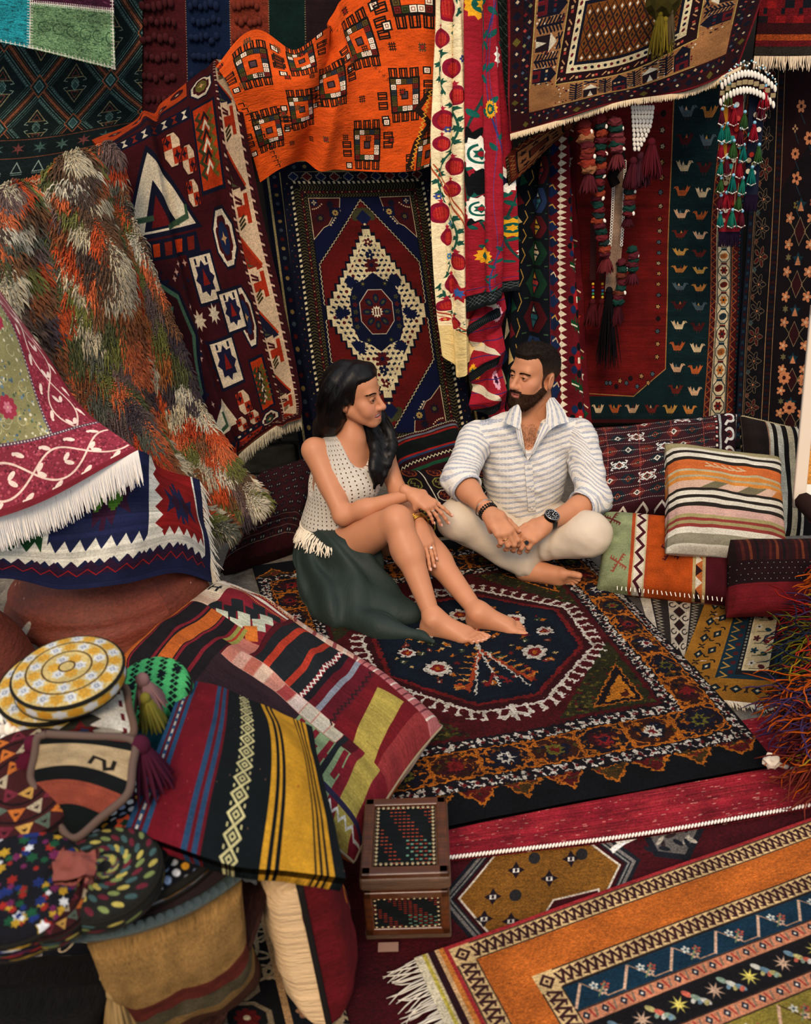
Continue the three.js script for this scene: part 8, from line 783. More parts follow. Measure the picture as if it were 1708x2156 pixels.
// ---------------------------------------------------------------- bearded man sitting cross-legged
{
const man = top('person', 'bearded man in a striped shirt and cream trousers sitting cross-legged', 'person');
const Y = -3.06, hipR = V(.365, .12, -3.08), hipL = V(.505, .12, -3.08), kneeR = V(.186, .25, -2.85), kneeL = V(.615, .2, -2.78), ankR = V(.43, .06, -2.83), ankL = V(.36, .115, -2.87), pel = V(.435, .13, -3.09), waist = V(.437, .24, -3.08), chest = V(.445, .38, -3.07), neck0 = V(.447, .53, -3.06);
const shR = V(.268, .478, -3.05), shL = V(.627, .468, -3.05), elR = W(966, 1010, -2.88), elL = W(1252, 1052, -2.92), wrR = W(1030, 1080, -2.72), wrL = W(1150, 1102, -2.75);
const fwd = V(-.8, .13, .6), M = headFrame(W(1124, 790, -3.03), fwd, V(.03, 1, .02)), hc = V().setFromMatrixPosition(M);
const skin = LC(.47, .2, .1), skinD = LC(.36, .16, .09), lip = LC(.38, .12, .09);
// head
const hp = headPrims({ w: 1.0, chin: -.104, brow: .0145, nose: .109, lid: .0034 }); hp.push(cap(V(0, -.05, -.03), V(0, -.16, -.055), .052, .056, .03)); const hf = fieldOf(hp), hg = nets(hf, V(-.1, -.19, -.14), V(.1, .14, .135), .0023);
paint(hg, (x, y, z) => { const dl = Math.max(Math.abs(x) / .026, Math.abs(y + .071) / .0125); if (dl < 1 && z > .07) return lip; const n = noise3(x * 60, y * 60, z * 60) * .5 + noise3(x * 160, y * 160, z * 160) * .5, c = skin.clone().multiplyScalar(1 + .07 * n); const chk = Math.exp(-((Math.abs(x) - .045) ** 2 + (y + .03) ** 2) / .0006) * (z > .02 ? 1 : 0), ns = Math.exp(-(x * x + (y + .036) ** 2) / .0003) * (z > .08 ? 1 : 0); c.lerp(LC(.5, .19, .12), .35 * Math.max(chk, ns)); return c; }); hg.applyMatrix4(M);
// trunk, arms, legs
const bp = [cap(waist, chest, .1, .105, .06), ell(chest, V(.15, .12, .085), null, .05), ell(pel, V(.14, .09, .1), null, .05), cap(shR, shL, .05, .05, .05), cap(chest, neck0, .08, .05, .05), cap(neck0, V(0, -.1, -.03).applyMatrix4(M), .048, .046, .03), cap(V(.37, .5, -3.05), V(.52, .5, -3.05), .04, .04, .04),
cap(shR, elR, .05, .04, .03), cap(elR, elR.clone().lerp(wrR, .35), .038, .039, .02), cap(elR.clone().lerp(wrR, .3), wrR, .039, .025, .02), cap(shL, elL, .05, .04, .03), cap(elL, elL.clone().lerp(wrL, .35), .038, .039, .02), cap(elL.clone().lerp(wrL, .3), wrL, .039, .025, .02), ];
const bl0 = [cap(hipR, kneeR, .08, .058, .04), cap(hipL, kneeL, .08, .058, .04), cap(kneeR, ankR, .052, .032, .03), cap(kneeL, ankL, .052, .034, .03)];
const bg = skinOf(bp, .0075), lg = skinOf(bl0, .009); for (const q of [bg, lg]) paint(q, (x, y, z) => skin.clone().multiplyScalar(1 + .06 * noise3(x * 40, y * 40, z * 40)));
// the foot that shows, sole turned out to the side
const fg = footGeo(ankR, V(.405, .05, -2.83), F(1224, 1222, .05), V(0, 1, .35), kneeR, 1.06); paint(fg, (x, y, z) => skin.clone().multiplyScalar(.98 + .08 * noise3(x * 50, y * 50, z * 50)));
const hR = hand(wrR, W(1068, 1128, -2.66).sub(wrR), V(.1, .75, .7), -1, [[.5, .75, .5], [.55, .8, .5], [.6, .85, .5], [.65, .85, .5]], { size: 1.08, fr: .0093, thumb: [.55, .8, -.3, .3], spread: .04, w: 1.05 });
const hL = hand(wrL, W(1092, 1146, -2.68).sub(wrL), V(-.1, .7, .72), 1, [[.5, .85, .6], [.55, .9, .6], [.6, .9, .6], [.65, .85, .6]], { size: 1.08, fr: .0093, thumb: [.35, .95, .05, .25], spread: .04, w: 1.05 });
for (const h of [hR, hL]) paint(h, (x, y, z) => skin.clone().multiplyScalar(1.0 + .1 * noise3(x * 70, y * 70, z * 70)));
part(man, 'body', joinColored([bg, lg, hg, hR, hL, fg]), skinMat()); nails(man, [hR, hL], 0xc08a72); eyes(man, M); irisAt(man, M, V(-.25, -.05, 1), 0x2a1a10); browsOf(man, M, hf, 0x1c110a, .0026, { y0: .0145, arch: .004, n: 170 });
// hair and beard: short dense growth over the scalp and jaw
const hairEdge = (x, y, z) => { const side = Math.abs(x); if (z > .05) return y - (.068 + (side > .03 ? (side - .03) * .35 : 0)); if (z > .014) return y - lerp(.0, .068 + (side > .03 ? (side - .03) * .35 : 0), sstep(z, .01, .046)); if (z > -.006) return y + .04; return y - lerp(-.1, -.02, sstep(z, -.09, -.03)); };
const hairF = (d, x, y, z) => { const e = hairEdge(x, y, z), side = Math.abs(x); let th = (.003 + .012 * sstep(y, .055, .1) * sstep(z, -.08, .03)) * sstep(e, .0, .022) + .0006 + .0012 * noise3(x * 120 + z * 160, y * 60, z * 60); const ear = Math.hypot((y + .014) * .8, z + .024) - .031; return Math.max(d - th, -e * .8, side > .055 ? -ear : -1); };
const hr = nets((x, y, z) => hairF(hf(x, y, z), x, y, z), V(-.1, -.12, -.15), V(.1, .16, .12), .0026); paint(hr, (x, y, z) => LC(.014, .0085, .006).lerp(LC(.07, .035, .02), (1 - sstep(y, .0, .06)) * (.5 + .3 * noise3(x * 200, y * 200, z * 200)))); const hrL = hr.clone(); hr.applyMatrix4(M); part(man, 'hair', uvBy(hr, () => [0, 0]), new THREE.MeshPhysicalMaterial({ vertexColors: true, roughness: .8, specularIntensity: .15 }));
{ const hl = [], P = hrL.attributes.position, N = hrL.attributes.normal; for (let i = 0; i < 5200; i++) { const k = Math.floor(rnd() * P.count), p = V().fromBufferAttribute(P, k), n = V().fromBufferAttribute(N, k); if (p.y < .045 || n.y < -.2) continue; const dir = V(-.45, .1, -.9); dir.addScaledVector(n, -dir.dot(n) + .12); hl.push(strand(p.addScaledVector(n, -.001), dir, .004 + .02 * sstep(p.y, .05, .1), .0006, { seg: 3, droop: .06, bend: .12 })); } part(man, 'hair_strands', bundle(hl).applyMatrix4(M), flat(0x170e09, { rough: .7, spec: .25 }), null, 'stuff'); }
const beardF = (d, x, y, z) => { const side = Math.abs(x), up = z < .008 ? .004 : z < .05 ? lerp(-.034, -.06, sstep(z, .008, .05)) : side > .03 ? -.06 : -.0525; const mouth = Math.max(Math.abs(x) / .024, Math.abs(y + .071) / .0095) - 1, nose = Math.hypot(x / .017, (y + .038) / .0135) - 1, back = z + .012 + .55 * Math.min(0, y + .045); const th = .0022 + .0065 * sstep(-y, .065, .11) * sstep(z, -.01, .05) + .0013 * noise3(x * 260, y * 130, z * 260); return Math.max(d - th, (y - up) * .8, -mouth * .012, -nose * .012, -(y + .128 + z * .2) * .8, -back * .8, side > .05 ? .033 - Math.hypot((y + .012) * .85, z + .022) : -1); };
const br = nets((x, y, z) => beardF(hf(x, y, z), x, y, z), V(-.09, -.16, -.06), V(.09, .01, .12), .0024).applyMatrix4(M); paint(br, () => LC(.034, .017, .01)); part(man, 'beard', uvBy(br, () => [0, 0]), new THREE.MeshPhysicalMaterial({ vertexColors: true, roughness: .9, specularIntensity: .12 }));
const bl = []; { const Mi = br.attributes.position, Nn = br.attributes.normal; for (let i = 0; i < 3200; i++) { const k = Math.floor(rnd() * Mi.count), p = V().fromBufferAttribute(Mi, k), n = V().fromBufferAttribute(Nn, k); bl.push(strand(p, n.clone().multiplyScalar(.5).add(V(0, -.9, 0)), .006, .0005, { seg: 2, droop: .3, bend: .3 })); } } part(man, 'beard_strands', bundle(bl), flat(0x28160d, { rough: .9, spec: .15 }), null, 'stuff');
// shirt
const stripe = canvas(256, 64, (x, w, h) => { R(x, 0, 0, w, h, '#d2ccc2'); R(x, 0, 20, w, 24, '#9aa0ac'); for (let i = 0; i < 1400; i++) R(x, rr(0, w), rr(18, 46), rr(3, 10), 1, pick(['#6c7488', '#d8d2c8', '#848ca0', '#b8b8bc'])); for (let i = 0; i < 900; i++) R(x, rr(0, w), rr(0, h), rr(2, 8), 1, pick(['rgba(255,250,240,.5)', 'rgba(160,150,140,.25)'])); });
const shirtM = () => { const m = new THREE.MeshPhysicalMaterial({ map: ctex(stripe, true), roughness: .85, specularIntensity: .25, bumpMap: rep(CLOTH, 1, .25), bumpScale: .0015, sheen: .2, sheenRoughness: .7, side: THREE.DoubleSide }); return m; };
const fold = (x, y, z) => .004 * noise3(x * 16 + y * 5, y * 26 + x * 8, z * 9) + .0025 * noise3(x * 30, y * 44 + x * 16, z * 16);
const tp = [cap(waist, chest, .118, .122, .07), ell(chest, V(.162, .125, .104), null, .05), ell(pel.clone().add(V(0, .04, .005)), V(.145, .085, .115), null, .05), cap(shR, shL, .06, .06, .05), cap(V(.36, .505, -3.055), V(.53, .505, -3.055), .048, .048, .05), ell(neck0.clone().add(V(0, -.035, .0)), V(.1, .05, .07), null, .05), ell(V(.438, .3, -3.03), V(.13, .14, .09), null, .06)];
const vtip = W(1108, 968, -2.95), vl = W(1085, 862, -2.98), vr = W(1150, 862, -2.98); tp.push(cut(cap(V(0, -.04, -.01).applyMatrix4(M), neck0.clone().add(V(0, .02, .01)), .05, .056), .012), cut(cap(W(1120, 872, -2.94), W(1110, 966, -2.93), .05, .007), .008), cut(cap(W(1120, 880, -2.99), W(1112, 940, -2.97), .044, .02), .008));
const tf = (d, x, y, z) => Math.max(d + fold(x, y, z) * 1.3, .155 - y - .02 * Math.sin(x * 20)); const tg = skinOf(tp, .0062, tf); const per = .0205; uvBy(tg, (x, y, z) => [x * 6, (y + .02 * Math.sin(x * 7) - (x - .44) * .06) / per]); const shirt = part(man, 'shirt', tg, shirtM());
const sleeve = (sh, el, wr, cuff) => { const a = sh.clone().lerp(el, .02), c = el.clone().lerp(wr, cuff), ax = el.clone().sub(sh).normalize(), pr = [cap(a, el, .064, .056, .03), cap(el, c, .056, .052, .03)], f = (d, x, y, z) => { const q = V(x, y, z), dd = wr.clone().sub(el).normalize(), t = q.clone().sub(el).dot(dd), end = t - el.distanceTo(c); return Math.max(d + 1.3 * fold(x * 1.2, y * 1.4, z * 1.4) + .0012 * Math.sin(q.sub(sh).dot(ax) * 90 + x * 40), end); }, g = skinOf(pr, .006, f); uvBy(g, (x, y, z) => { const q = V(x, y, z), t1 = q.clone().sub(sh).dot(ax), dd = wr.clone().sub(el).normalize(), t2 = q.clone().sub(el).dot(dd); const m = clamp((t2 + .02) / .06, 0, 1); return [(x + z) * 6, (lerp(t1, sh.distanceTo(el) + t2, m * .8) + 0) / per]; }); part(shirt, 'sleeve', g, shirtM());
const d = wr.clone().sub(el).normalize(), q = new THREE.Quaternion().setFromUnitVectors(V(0, 1, 0), d), cg = new THREE.LatheGeometry([[.05, -.03], [.056, -.028], [.0575, 0], [.056, .026], [.051, .028], [.046, .02], [.046, -.02]].map(p => new THREE.Vector2(...p)), 40); const P = cg.attributes.position; for (let i = 0; i < P.count; i++) { const n = 1 + .05 * noise3(P.getX(i) * 40, P.getY(i) * 40, P.getZ(i) * 40 + sh.x * 30); P.setXYZ(i, P.getX(i) * n, P.getY(i) + .006 * noise3(P.getX(i) * 25, sh.x, P.getZ(i) * 25), P.getZ(i) * n); } cg.computeVertexNormals(); const U = cg.attributes.uv; for (let i = 0; i < U.count; i++) U.setXY(i, U.getX(i) * 2, P.getY(i) / per + .3); part(shirt, 'cuff', xform(cg, c.clone().addScaledVector(d, -.012), q), shirtM()); };
sleeve(shR, elR, wrR, .22); sleeve(shL, elL, wrL, .24);
// collar wings and placket
const colM = shirtM(); const wing = (pts, rotv) => { const S = bspline(pts), g = sheet(S, { nu: 14, nv: 12, th: .003, disp: (u, v) => .003 * Math.sin(u * 3.1) }); const U = g.attributes.uv; for (let i = 0; i < U.count; i++) U.setXY(i, U.getY(i) * .3, U.getX(i) * rotv); part(shirt, 'collar', g, colM); };
wing([[W(1078, 856, -3.0), W(1090, 850, -2.965), W(1098, 866, -2.95)], [W(1066, 872, -2.985), W(1082, 872, -2.95), W(1098, 888, -2.935)], [W(1057, 889, -2.975), W(1078, 896, -2.935), W(1094, 905, -2.925)]], 3);
wing([[W(1166, 838, -3.02), W(1158, 838, -3.0), W(1150, 850, -2.985)], [W(1185, 862, -3.0), W(1166, 862, -2.965), W(1150, 880, -2.95)], [W(1198, 890, -2.975), W(1172, 896, -2.94), W(1140, 920, -2.93)]], 4);
wing([[W(1096, 890, -2.935), W(1086, 900, -2.93)], [W(1104, 935, -2.918), W(1090, 925, -2.92)], [W(1110, 968, -2.92), W(1104, 955, -2.915)]], 2); wing([[W(1146, 888, -2.945), W(1160, 900, -2.935)], [W(1126, 935, -2.918), W(1142, 926, -2.925)], [W(1112, 970, -2.92), W(1124, 955, -2.915)]], 2);
{ const fr = fieldOf(tp, tf), hit = (px, py) => { const r = ray(px, py).normalize(); let t = 2.6; for (let i = 0; i < 90; i++) { const p = EYE.clone().addScaledVector(r, t), d = fr(p.x, p.y, p.z); if (d < .001) return p; t += Math.max(.001, d * .7); } return W(px, py, -2.95); }; const rows = []; for (let i = 0; i <= 9; i++) { const y = lerp(975, 1075, i / 9), xx = 1112 + (i / 9) * 8; rows.push([hit(xx - 8, y).add(V(0, 0, .006)), hit(xx + 8, y).add(V(0, 0, .006))]); } const g = sheet(bspline(rows), { nu: 6, nv: 40, th: .003 }), U = g.attributes.uv, P = g.attributes.position; for (let i = 0; i < U.count; i++) U.setXY(i, U.getX(i) * .4, (P.getY(i) + .02 * Math.sin(P.getX(i) * 7) + .006) / per); part(shirt, 'placket', g, shirtM()); for (const t of [.08, .5, .92]) part(shirt, 'button', xform(new THREE.CylinderGeometry(.0042, .0042, .002, 12), hit(1112 + t * 8, lerp(975, 1075, t)).add(V(0, 0, .0085)), new THREE.Quaternion().setFromEuler(new THREE.Euler(1.3, 0, 0))), flat(0xb8b4ac, { rough: .3 })); const cl = []; for (let i = 0; i < 420; i++) { const p = W(rr(1096, 1130), rr(893, 962), -2.977); cl.push(strand(p.add(V(0, 0, .0)), V(rr(-1, 1), rr(-1, .2), .3), .008, .0003, { seg: 2, bend: .5 })); } part(man, 'chest_hair', bundle(cl), flat(0x2a160c), null, 'stuff'); }
// trousers
const lp = [cap(hipR, kneeR, .096, .072, .05), cap(hipL, kneeL, .096, .074, .05), ell(pel.clone().add(V(0, -.01, .02)), V(.15, .095, .115), null, .06), cap(kneeR, ankR.clone().lerp(kneeR, .12), .068, .052, .035), cap(kneeL, ankL, .07, .052, .035), ell(V(.44, .12, -2.97), V(.12, .07, .12), null, .06)];
const pf = (d, x, y, z) => d + .005 * noise3(x * 12 + z * 10, y * 22, z * 14 - x * 9) + .0012 * noise3(x * 34 + y * 20, y * 30, z * 26) + .004 * Math.exp(-(((x - .44) / .05) ** 2)) * Math.sin((x + z) * 120); const pg = uvBy(skinOf(lp, .0065, pf), (x, y, z) => [x * 5, y * 5 + z * 5]); part(man, 'trousers', pg, new THREE.MeshPhysicalMaterial({ color: 0xc4b49f, roughness: .55, specularIntensity: .4, sheen: .5, sheenRoughness: .4, sheenColor: new THREE.Color(0xfff0dc), bumpMap: rep(CLOTH, 2, 2), bumpScale: .0004, side: THREE.DoubleSide }));
{ const c = ankR.clone().lerp(kneeR, .14), d = ankR.clone().sub(kneeR).normalize(), q = new THREE.Quaternion().setFromUnitVectors(V(0, 1, 0), d), g = new THREE.LatheGeometry([[.05, -.03], [.055, 0], [.057, .028], [.053, .03], [.05, .0]].map(p => new THREE.Vector2(...p)), 36), P = g.attributes.position; for (let i = 0; i < P.count; i++) { const n = 1 + .1 * noise3(P.getX(i) * 30, P.getY(i) * 20, P.getZ(i) * 30); P.setXYZ(i, P.getX(i) * n, P.getY(i), P.getZ(i) * n * .8); } g.computeVertexNormals(); part(man, 'trouser_hem', xform(g, c, q), flat(0xc4b49e, { rough: .6 })); }
// watch, bracelets, rings
{ const d = elL.clone().sub(wrL).normalize(), q = new THREE.Quaternion().setFromUnitVectors(V(0, 0, 1), d), c = wrL.clone().addScaledVector(d, .012), w = part(man, 'wristwatch', xform(new THREE.CylinderGeometry(.0305, .0305, .024, 32, 1, true).rotateX(Math.PI / 2), c, q), flat(0x0d0d0f, { rough: .5 })); const n = V(-.18, .72, .66).addScaledVector(d, -V(-.18, .72, .66).dot(d)).normalize(), fq = new THREE.Quaternion().setFromUnitVectors(V(0, 1, 0), n), o = c.clone().addScaledVector(n, .031); part(w, 'case', xform(new THREE.CylinderGeometry(.0245, .0255, .012, 36), o, fq), flat(0x1c1c1e, { metal: .8, rough: .3 })); part(w, 'bezel', xform(new THREE.TorusGeometry(.0235, .0026, 8, 36).rotateX(Math.PI / 2), o.clone().addScaledVector(n, .0062), fq), flat(0x8a8a8c, { metal: .9, rough: .25 })); const dc = canvas(128, 128, (x) => { R(x, 0, 0, 128, 128, '#101214'); for (let i = 0; i < 12; i++) { const a = i / 12 * 6.283; x.save(); x.translate(64 + Math.sin(a) * 46, 64 - Math.cos(a) * 46); x.rotate(a); R(x, -3, -8, 6, 16, '#d8dcdc'); x.restore(); } LN(x, [64, 64, 40, 50], '#e8ecec', 6); LN(x, [64, 64, 84, 34], '#e8ecec', 4); CIR(x, 64, 92, 12, null, '#9aa0a0', 2); }); part(w, 'dial', xform(new THREE.CylinderGeometry(.0215, .0215, .001, 32), o.clone().addScaledVector(n, .0062), fq), new THREE.MeshPhysicalMaterial({ map: ctex(dc), roughness: .15, clearcoat: 1 })); part(w, 'crown', xform(new THREE.CylinderGeometry(.003, .003, .006, 10), o.clone().add(V(-.022, -.008, .004)), null), flat(0x8a8a8c, { metal: .9, rough: .3 })); }
{ const d = wrR.clone().sub(elR).normalize(), q = new THREE.Quaternion().setFromUnitVectors(V(0, 0, 1), d), br2 = part(man, 'bead_bracelet', xform(new THREE.TorusGeometry(.029, .0012, 5, 30), wrR.clone().addScaledVector(d, -.006), q), flat(0x0c0a0a)); const a = V(1, 0, 0).cross(d).normalize(), b = d.clone().cross(a), bg2 = new THREE.SphereGeometry(.0042, 10, 8), bm = flat(0x0f0c0b, { rough: .25 }); for (let k = 0; k < 2; k++) for (let i = 0; i < 22; i++) { const t = i / 22 * 6.283; put(br2, 'bead', bg2, bm, wrR.clone().addScaledVector(d, -.002 - k * .009).addScaledVector(a, Math.cos(t) * .0305).addScaledVector(b, Math.sin(t) * .0305), 1); } part(man, 'silver_bangle', xform(new THREE.TorusGeometry(.034, .0022, 8, 36), wrR.clone().addScaledVector(d, -.028), q), flat(0xb8b4ac, { metal: 1, rough: .25 })); ringAt(man, hR.userData.joints[2], .45, .0105 * SC * 1.08, 0xb8925a); const [rc, rd] = ringAt(man, hL.userData.joints[2], .45, .0108 * SC * 1.08, 0xb0a088); put(man, 'signet', new THREE.CylinderGeometry(.007, .007, .005, 16), flat(0x14161a, { rough: .2 }), rc.clone().addScaledVector(hL.userData.z, .008).add(V(0, 0, .006)), 1, [1.2, 0, 0]); }
shade(man);
}
// ---------------------------------------------------------------- woman with long dark hair sitting sideways
{
const wo = top('person', 'dark-haired woman in a crocheted top and long green skirt sitting with knees drawn up', 'person');
const pel = V(-.262, .125, -2.93), waist = V(-.256, .25, -2.945), chest = V(-.215, .385, -2.955), neck0 = V(-.172, .53, -2.955), shR = W(662, 948, -2.92), shL = W(806, 950, -3.01), elR = W(722, 1086, -2.8), wrR = W(866, 1040, -2.74), elL = W(838, 1035, -2.93), wrL = W(884, 1104, -2.715);
const hipR = V(-.262, .13, -2.885), hipL = V(-.215, .13, -2.985), knR = W(836, 1096, -2.68), knL = W(882, 1128, -2.79), anR = F(912, 1304, .065), anL = F(1006, 1290, .065);
const M = headFrame(W(750, 832, -2.95), V(.905, -.03, .4), V(.0, 1, .1)), T = (x, y, z) => V(x, y, z).applyMatrix4(M), skin = LC(.48, .205, .105), lip = LC(.42, .13, .1);
const hp = headPrims({ w: .97, chin: -.1, cz: .072, brow: .0095, nose: .11, smile: 1, lid: .0044 }); hp.push(cap(V(0, -.05, -.03), V(0, -.15, -.05), .041, .043, .03)); const hf = fieldOf(hp), hg = nets(hf, V(-.1, -.18, -.14), V(.1, .14, .135), .0022);
paint(hg, (x, y, z) => { const dl = Math.max(Math.abs(x) / .032, Math.abs(y + .0712 - x * x * 9) / (.0125 - x * x * 8)); if (dl < 1 && z > .068) return lip; const n = noise3(x * 60, y * 60, z * 60), c = skin.clone().multiplyScalar(1 + .05 * n); const chk = Math.exp(-((Math.abs(x) - .042) ** 2 + (y + .035) ** 2) / .0005) * (z > .02 ? 1 : 0); c.lerp(LC(.55, .2, .14), .3 * chk); const lid = Math.max((Math.abs(Math.abs(x) - .031)) / .016, Math.abs(y - .004) / .006); if (lid < 1 && z > .07) c.multiplyScalar(.72); return c; }); hg.applyMatrix4(M);
const tq = new THREE.Quaternion().setFromRotationMatrix(basis(V(.62, 0, -.78).normalize(), V(0, 1, 0), V(.78, 0, .62).normalize()));
const bp = [ell(chest, V(.115, .1, .078), tq, .05), cap(waist, chest, .078, .085, .05), ell(pel, V(.135, .095, .11), tq, .05), cap(shR, shL, .036, .036, .05), cap(chest.clone().add(V(.01, .05, 0)), neck0, .062, .044, .05), cap(neck0, T(0, -.09, -.03), .039, .037, .03), ell(chest.clone().add(V(.05, -.015, .03)), V(.09, .06, .065), tq, .04),
cap(shR, elR, .04, .032, .03), cap(elR, elR.clone().lerp(wrR, .35), .031, .031, .02), cap(elR.clone().lerp(wrR, .3), wrR, .031, .019, .02), cap(shL, elL, .037, .03, .03), cap(elL, wrL, .03, .019, .02), ];
const bl0 = [cap(hipR, knR, .085, .05, .04), cap(hipL, knL, .08, .05, .04), cap(knR, knR.clone().lerp(anR, .35), .047, .047, .02), cap(knR.clone().lerp(anR, .3), anR, .046, .026, .02), cap(knL, knL.clone().lerp(anL, .35), .046, .046, .02), cap(knL.clone().lerp(anL, .3), anL, .045, .026, .02), ell(knR.clone().lerp(anR, .28).add(V(-.015, -.008, -.02)), V(.036, .06, .036), null, .03), ell(knL.clone().lerp(anL, .28).add(V(-.01, -.012, -.02)), V(.036, .06, .036), null, .03)];
const tone = (x, y, z) => skin.clone().multiplyScalar(1 + .045 * noise3(x * 40, y * 40, z * 40)), bg = paint(skinOf(bp, .0066), tone), lg = paint(skinOf(bl0, .0066), tone);
const hR = paint(hand(wrR, W(906, 1064, -2.71).sub(wrR), V(.35, .75, .5), -1, [[.3, .12, .1], [.42, .22, .15], [.5, .28, .2], [.5, .3, .2]], { size: .94, fr: .0078, thumb: [.5, .8, -.35, .2], spread: .09, w: .9 }), tone), hL = paint(hand(wrL, W(900, 1150, -2.655).sub(wrL), V(.5, .25, .8), 1, [[.12, .12, .1], [.1, .14, .1], [.12, .16, .1], [.16, .16, .1]], { size: .94, fr: .0078, thumb: [.55, .85, -.15, .25], spread: .07, w: .9 }), tone);
const fR = paint(footGeo(anR, F(905, 1322, .03), F(1026, 1348, .018), V(.2, 0, -1), knR, .98), tone), fL = paint(footGeo(anL, F(1002, 1306, .03), F(1112, 1330, .018), V(-.2, 0, 1), knL, .98), tone);
part(wo, 'body', joinColored([bg, lg, hg, hR, hL, fR, fL]), skinMat({ roughness: .45 })); nails(wo, [hR, hL, fR, fL], 0xd0a08c); eyes(wo, M); irisAt(wo, M, V(-.05, -.06, 1), 0x1a0f0a); browsOf(wo, M, hf, 0x0e0806, .0019, { y0: .02, arch: .008, n: 170 });
part(wo, 'teeth', new THREE.SphereGeometry(1, 20, 10).scale(.028, .0075, .0155).translate(0, -.0705, .0752).applyMatrix4(M), flat(0xe6dfd4, { rough: .25 })); { const l = []; for (const s of [-1, 1]) for (let i = 0; i < 26; i++) { const t = i / 25, x = s * lerp(.019, .044, t); l.push(strand(V(x, .0035 + .0022 * Math.sin(t * 3.1), .0885 - 6 * (x - s * .03) ** 2 - t * .003), V(s * .3 * t, .5, 1), .006, .0005, { seg: 2, droop: -.2, bend: .1 })); } part(wo, 'eyelashes', bundle(l).applyMatrix4(M), flat(0x0c0807)); }
// hair
const strands = []; const hm = new THREE.MeshPhysicalMaterial({ color: 0x080607, roughness: .45, specularIntensity: .4, side: THREE.DoubleSide });
const path = (...q) => q, locks = [[[T(.0, .115, .03), T(.055, .09, .04), T(.075, .03, .03), T(.078, -.05, .03), W(826, 925, -2.96), W(818, 970, -2.9), W(802, 1024, -2.87)], [.014, .018, .018, .02, .019, .014, .003]], [[T(.02, .12, .0), T(.07, .07, .0), T(.085, -.02, -.0), T(.08, -.1, .0), W(806, 945, -2.94), W(796, 985, -2.885), W(788, 1030, -2.87)], [.014, .022, .024, .022, .019, .013, .003]], [[T(.0, .12, -.03), T(.04, .08, -.07), T(.06, -.03, -.07), T(.07, -.11, -.02), W(790, 948, -2.92), W(785, 985, -2.875), W(790, 1012, -2.87)], [.014, .024, .028, .024, .018, .012, .003]],
[[T(-.02, .118, .02), T(-.066, .07, .0), T(-.078, .01, -.045), T(-.06, -.08, -.075), W(690, 905, -2.99), W(684, 960, -3.03), W(690, 1000, -3.04)], [.012, .016, .02, .03, .034, .034, .02]], [[T(-.01, .118, -.02), T(-.06, .06, -.06), T(-.05, -.02, -.1), T(-.04, -.1, -.1), W(684, 900, -3.03), W(690, 960, -3.06), W(700, 1000, -3.07)], [.014, .03, .038, .044, .045, .04, .02]], [[T(0, .12, -.05), T(0, .06, -.1), T(0, -.03, -.112), T(.0, -.11, -.1), W(720, 905, -3.06), W(720, 960, -3.08), W(720, 1000, -3.08)], [.014, .03, .04, .045, .045, .04, .02]], [[T(-.02, .11, .02), T(-.062, .075, .0), T(-.079, .035, -.025), T(-.082, -.005, -.05), T(-.07, -.09, -.075), W(680, 905, -3.0)], [.006, .01, .012, .02, .032, .03]]];
const pr = []; for (const [pts, rad] of locks) { const cv = new THREE.CatmullRomCurve3(pts), n = 14; for (let i = 0; i < n; i++) { const a = i / n * (rad.length - 1), b = (i + 1) / n * (rad.length - 1), R1 = v => { const k = Math.min(rad.length - 2, Math.floor(v)); return lerp(rad[k], rad[k + 1], v - k); }; pr.push(cap(cv.getPoint(i / n), cv.getPoint((i + 1) / n), R1(a) * SC, R1(b) * SC, .02)); } for (let s = 0; s < 120; s++) { const an = rr(0, 6.3), q = []; const ph = rr(-.3, .3), k0 = rr(.97, 1.14); for (let i = 0; i <= 16; i++) { const t = i / 16, p = cv.getPoint(t), tn = cv.getTangent(t), a = V(0, 0, 1).cross(tn).normalize(), b = tn.clone().cross(a), v = t * (rad.length - 1), kk = Math.min(rad.length - 2, Math.floor(v)), r = lerp(rad[kk], rad[kk + 1], v - kk) * SC * k0 + .0008; q.push(p.addScaledVector(a, Math.cos(an + ph * t) * r).addScaledVector(b, Math.sin(an + ph * t) * r)); } strands.push(tubeRaw(q, i => i === 16 ? .0003 : .0011, 3)); } }
const Mi = M.clone().invert(), capF = (x, y, z) => { const p = V(x, y, z).applyMatrix4(Mi), d = hf(p.x, p.y, p.z), sd = p.x < 0 ? -p.x : p.x, line = p.z > .05 ? .078 - sd * .15 : lerp(-.012, .076 - sd * .15, sstep(p.z, .016, .044)), ear = Math.hypot(p.y + .034, p.z + .012) - .024; let front = p.y - line; if (p.z < .016) front = p.y + .02; if (p.z < -.025) front = p.y + .09; return Math.max(d - .0085 * sstep(front, -.002, .02) - .0005 - .001 * noise3(p.x * 90, p.y * 20, p.z * 60), -front * .8, sd > .055 ? -ear : -1) * SC; };
const hf2 = fieldOf(pr), hairField = (x, y, z) => { const a = hf2(x, y, z) + .0006 * noise3(x * 150 + y * 30, y * 10, z * 150), b = capF(x, y, z), h = Math.max(.02 - Math.abs(a - b), 0) / .02; return Math.min(a, b) - h * h * .005; }; const [lo, hi] = bounds(pr, .03); const hgeo = nets(hairField, lo, hi, .0042); part(wo, 'hair', uvBy(hgeo, () => [0, 0]), hm); part(wo, 'hair_strands', bundle(strands), hm, null, 'stuff');
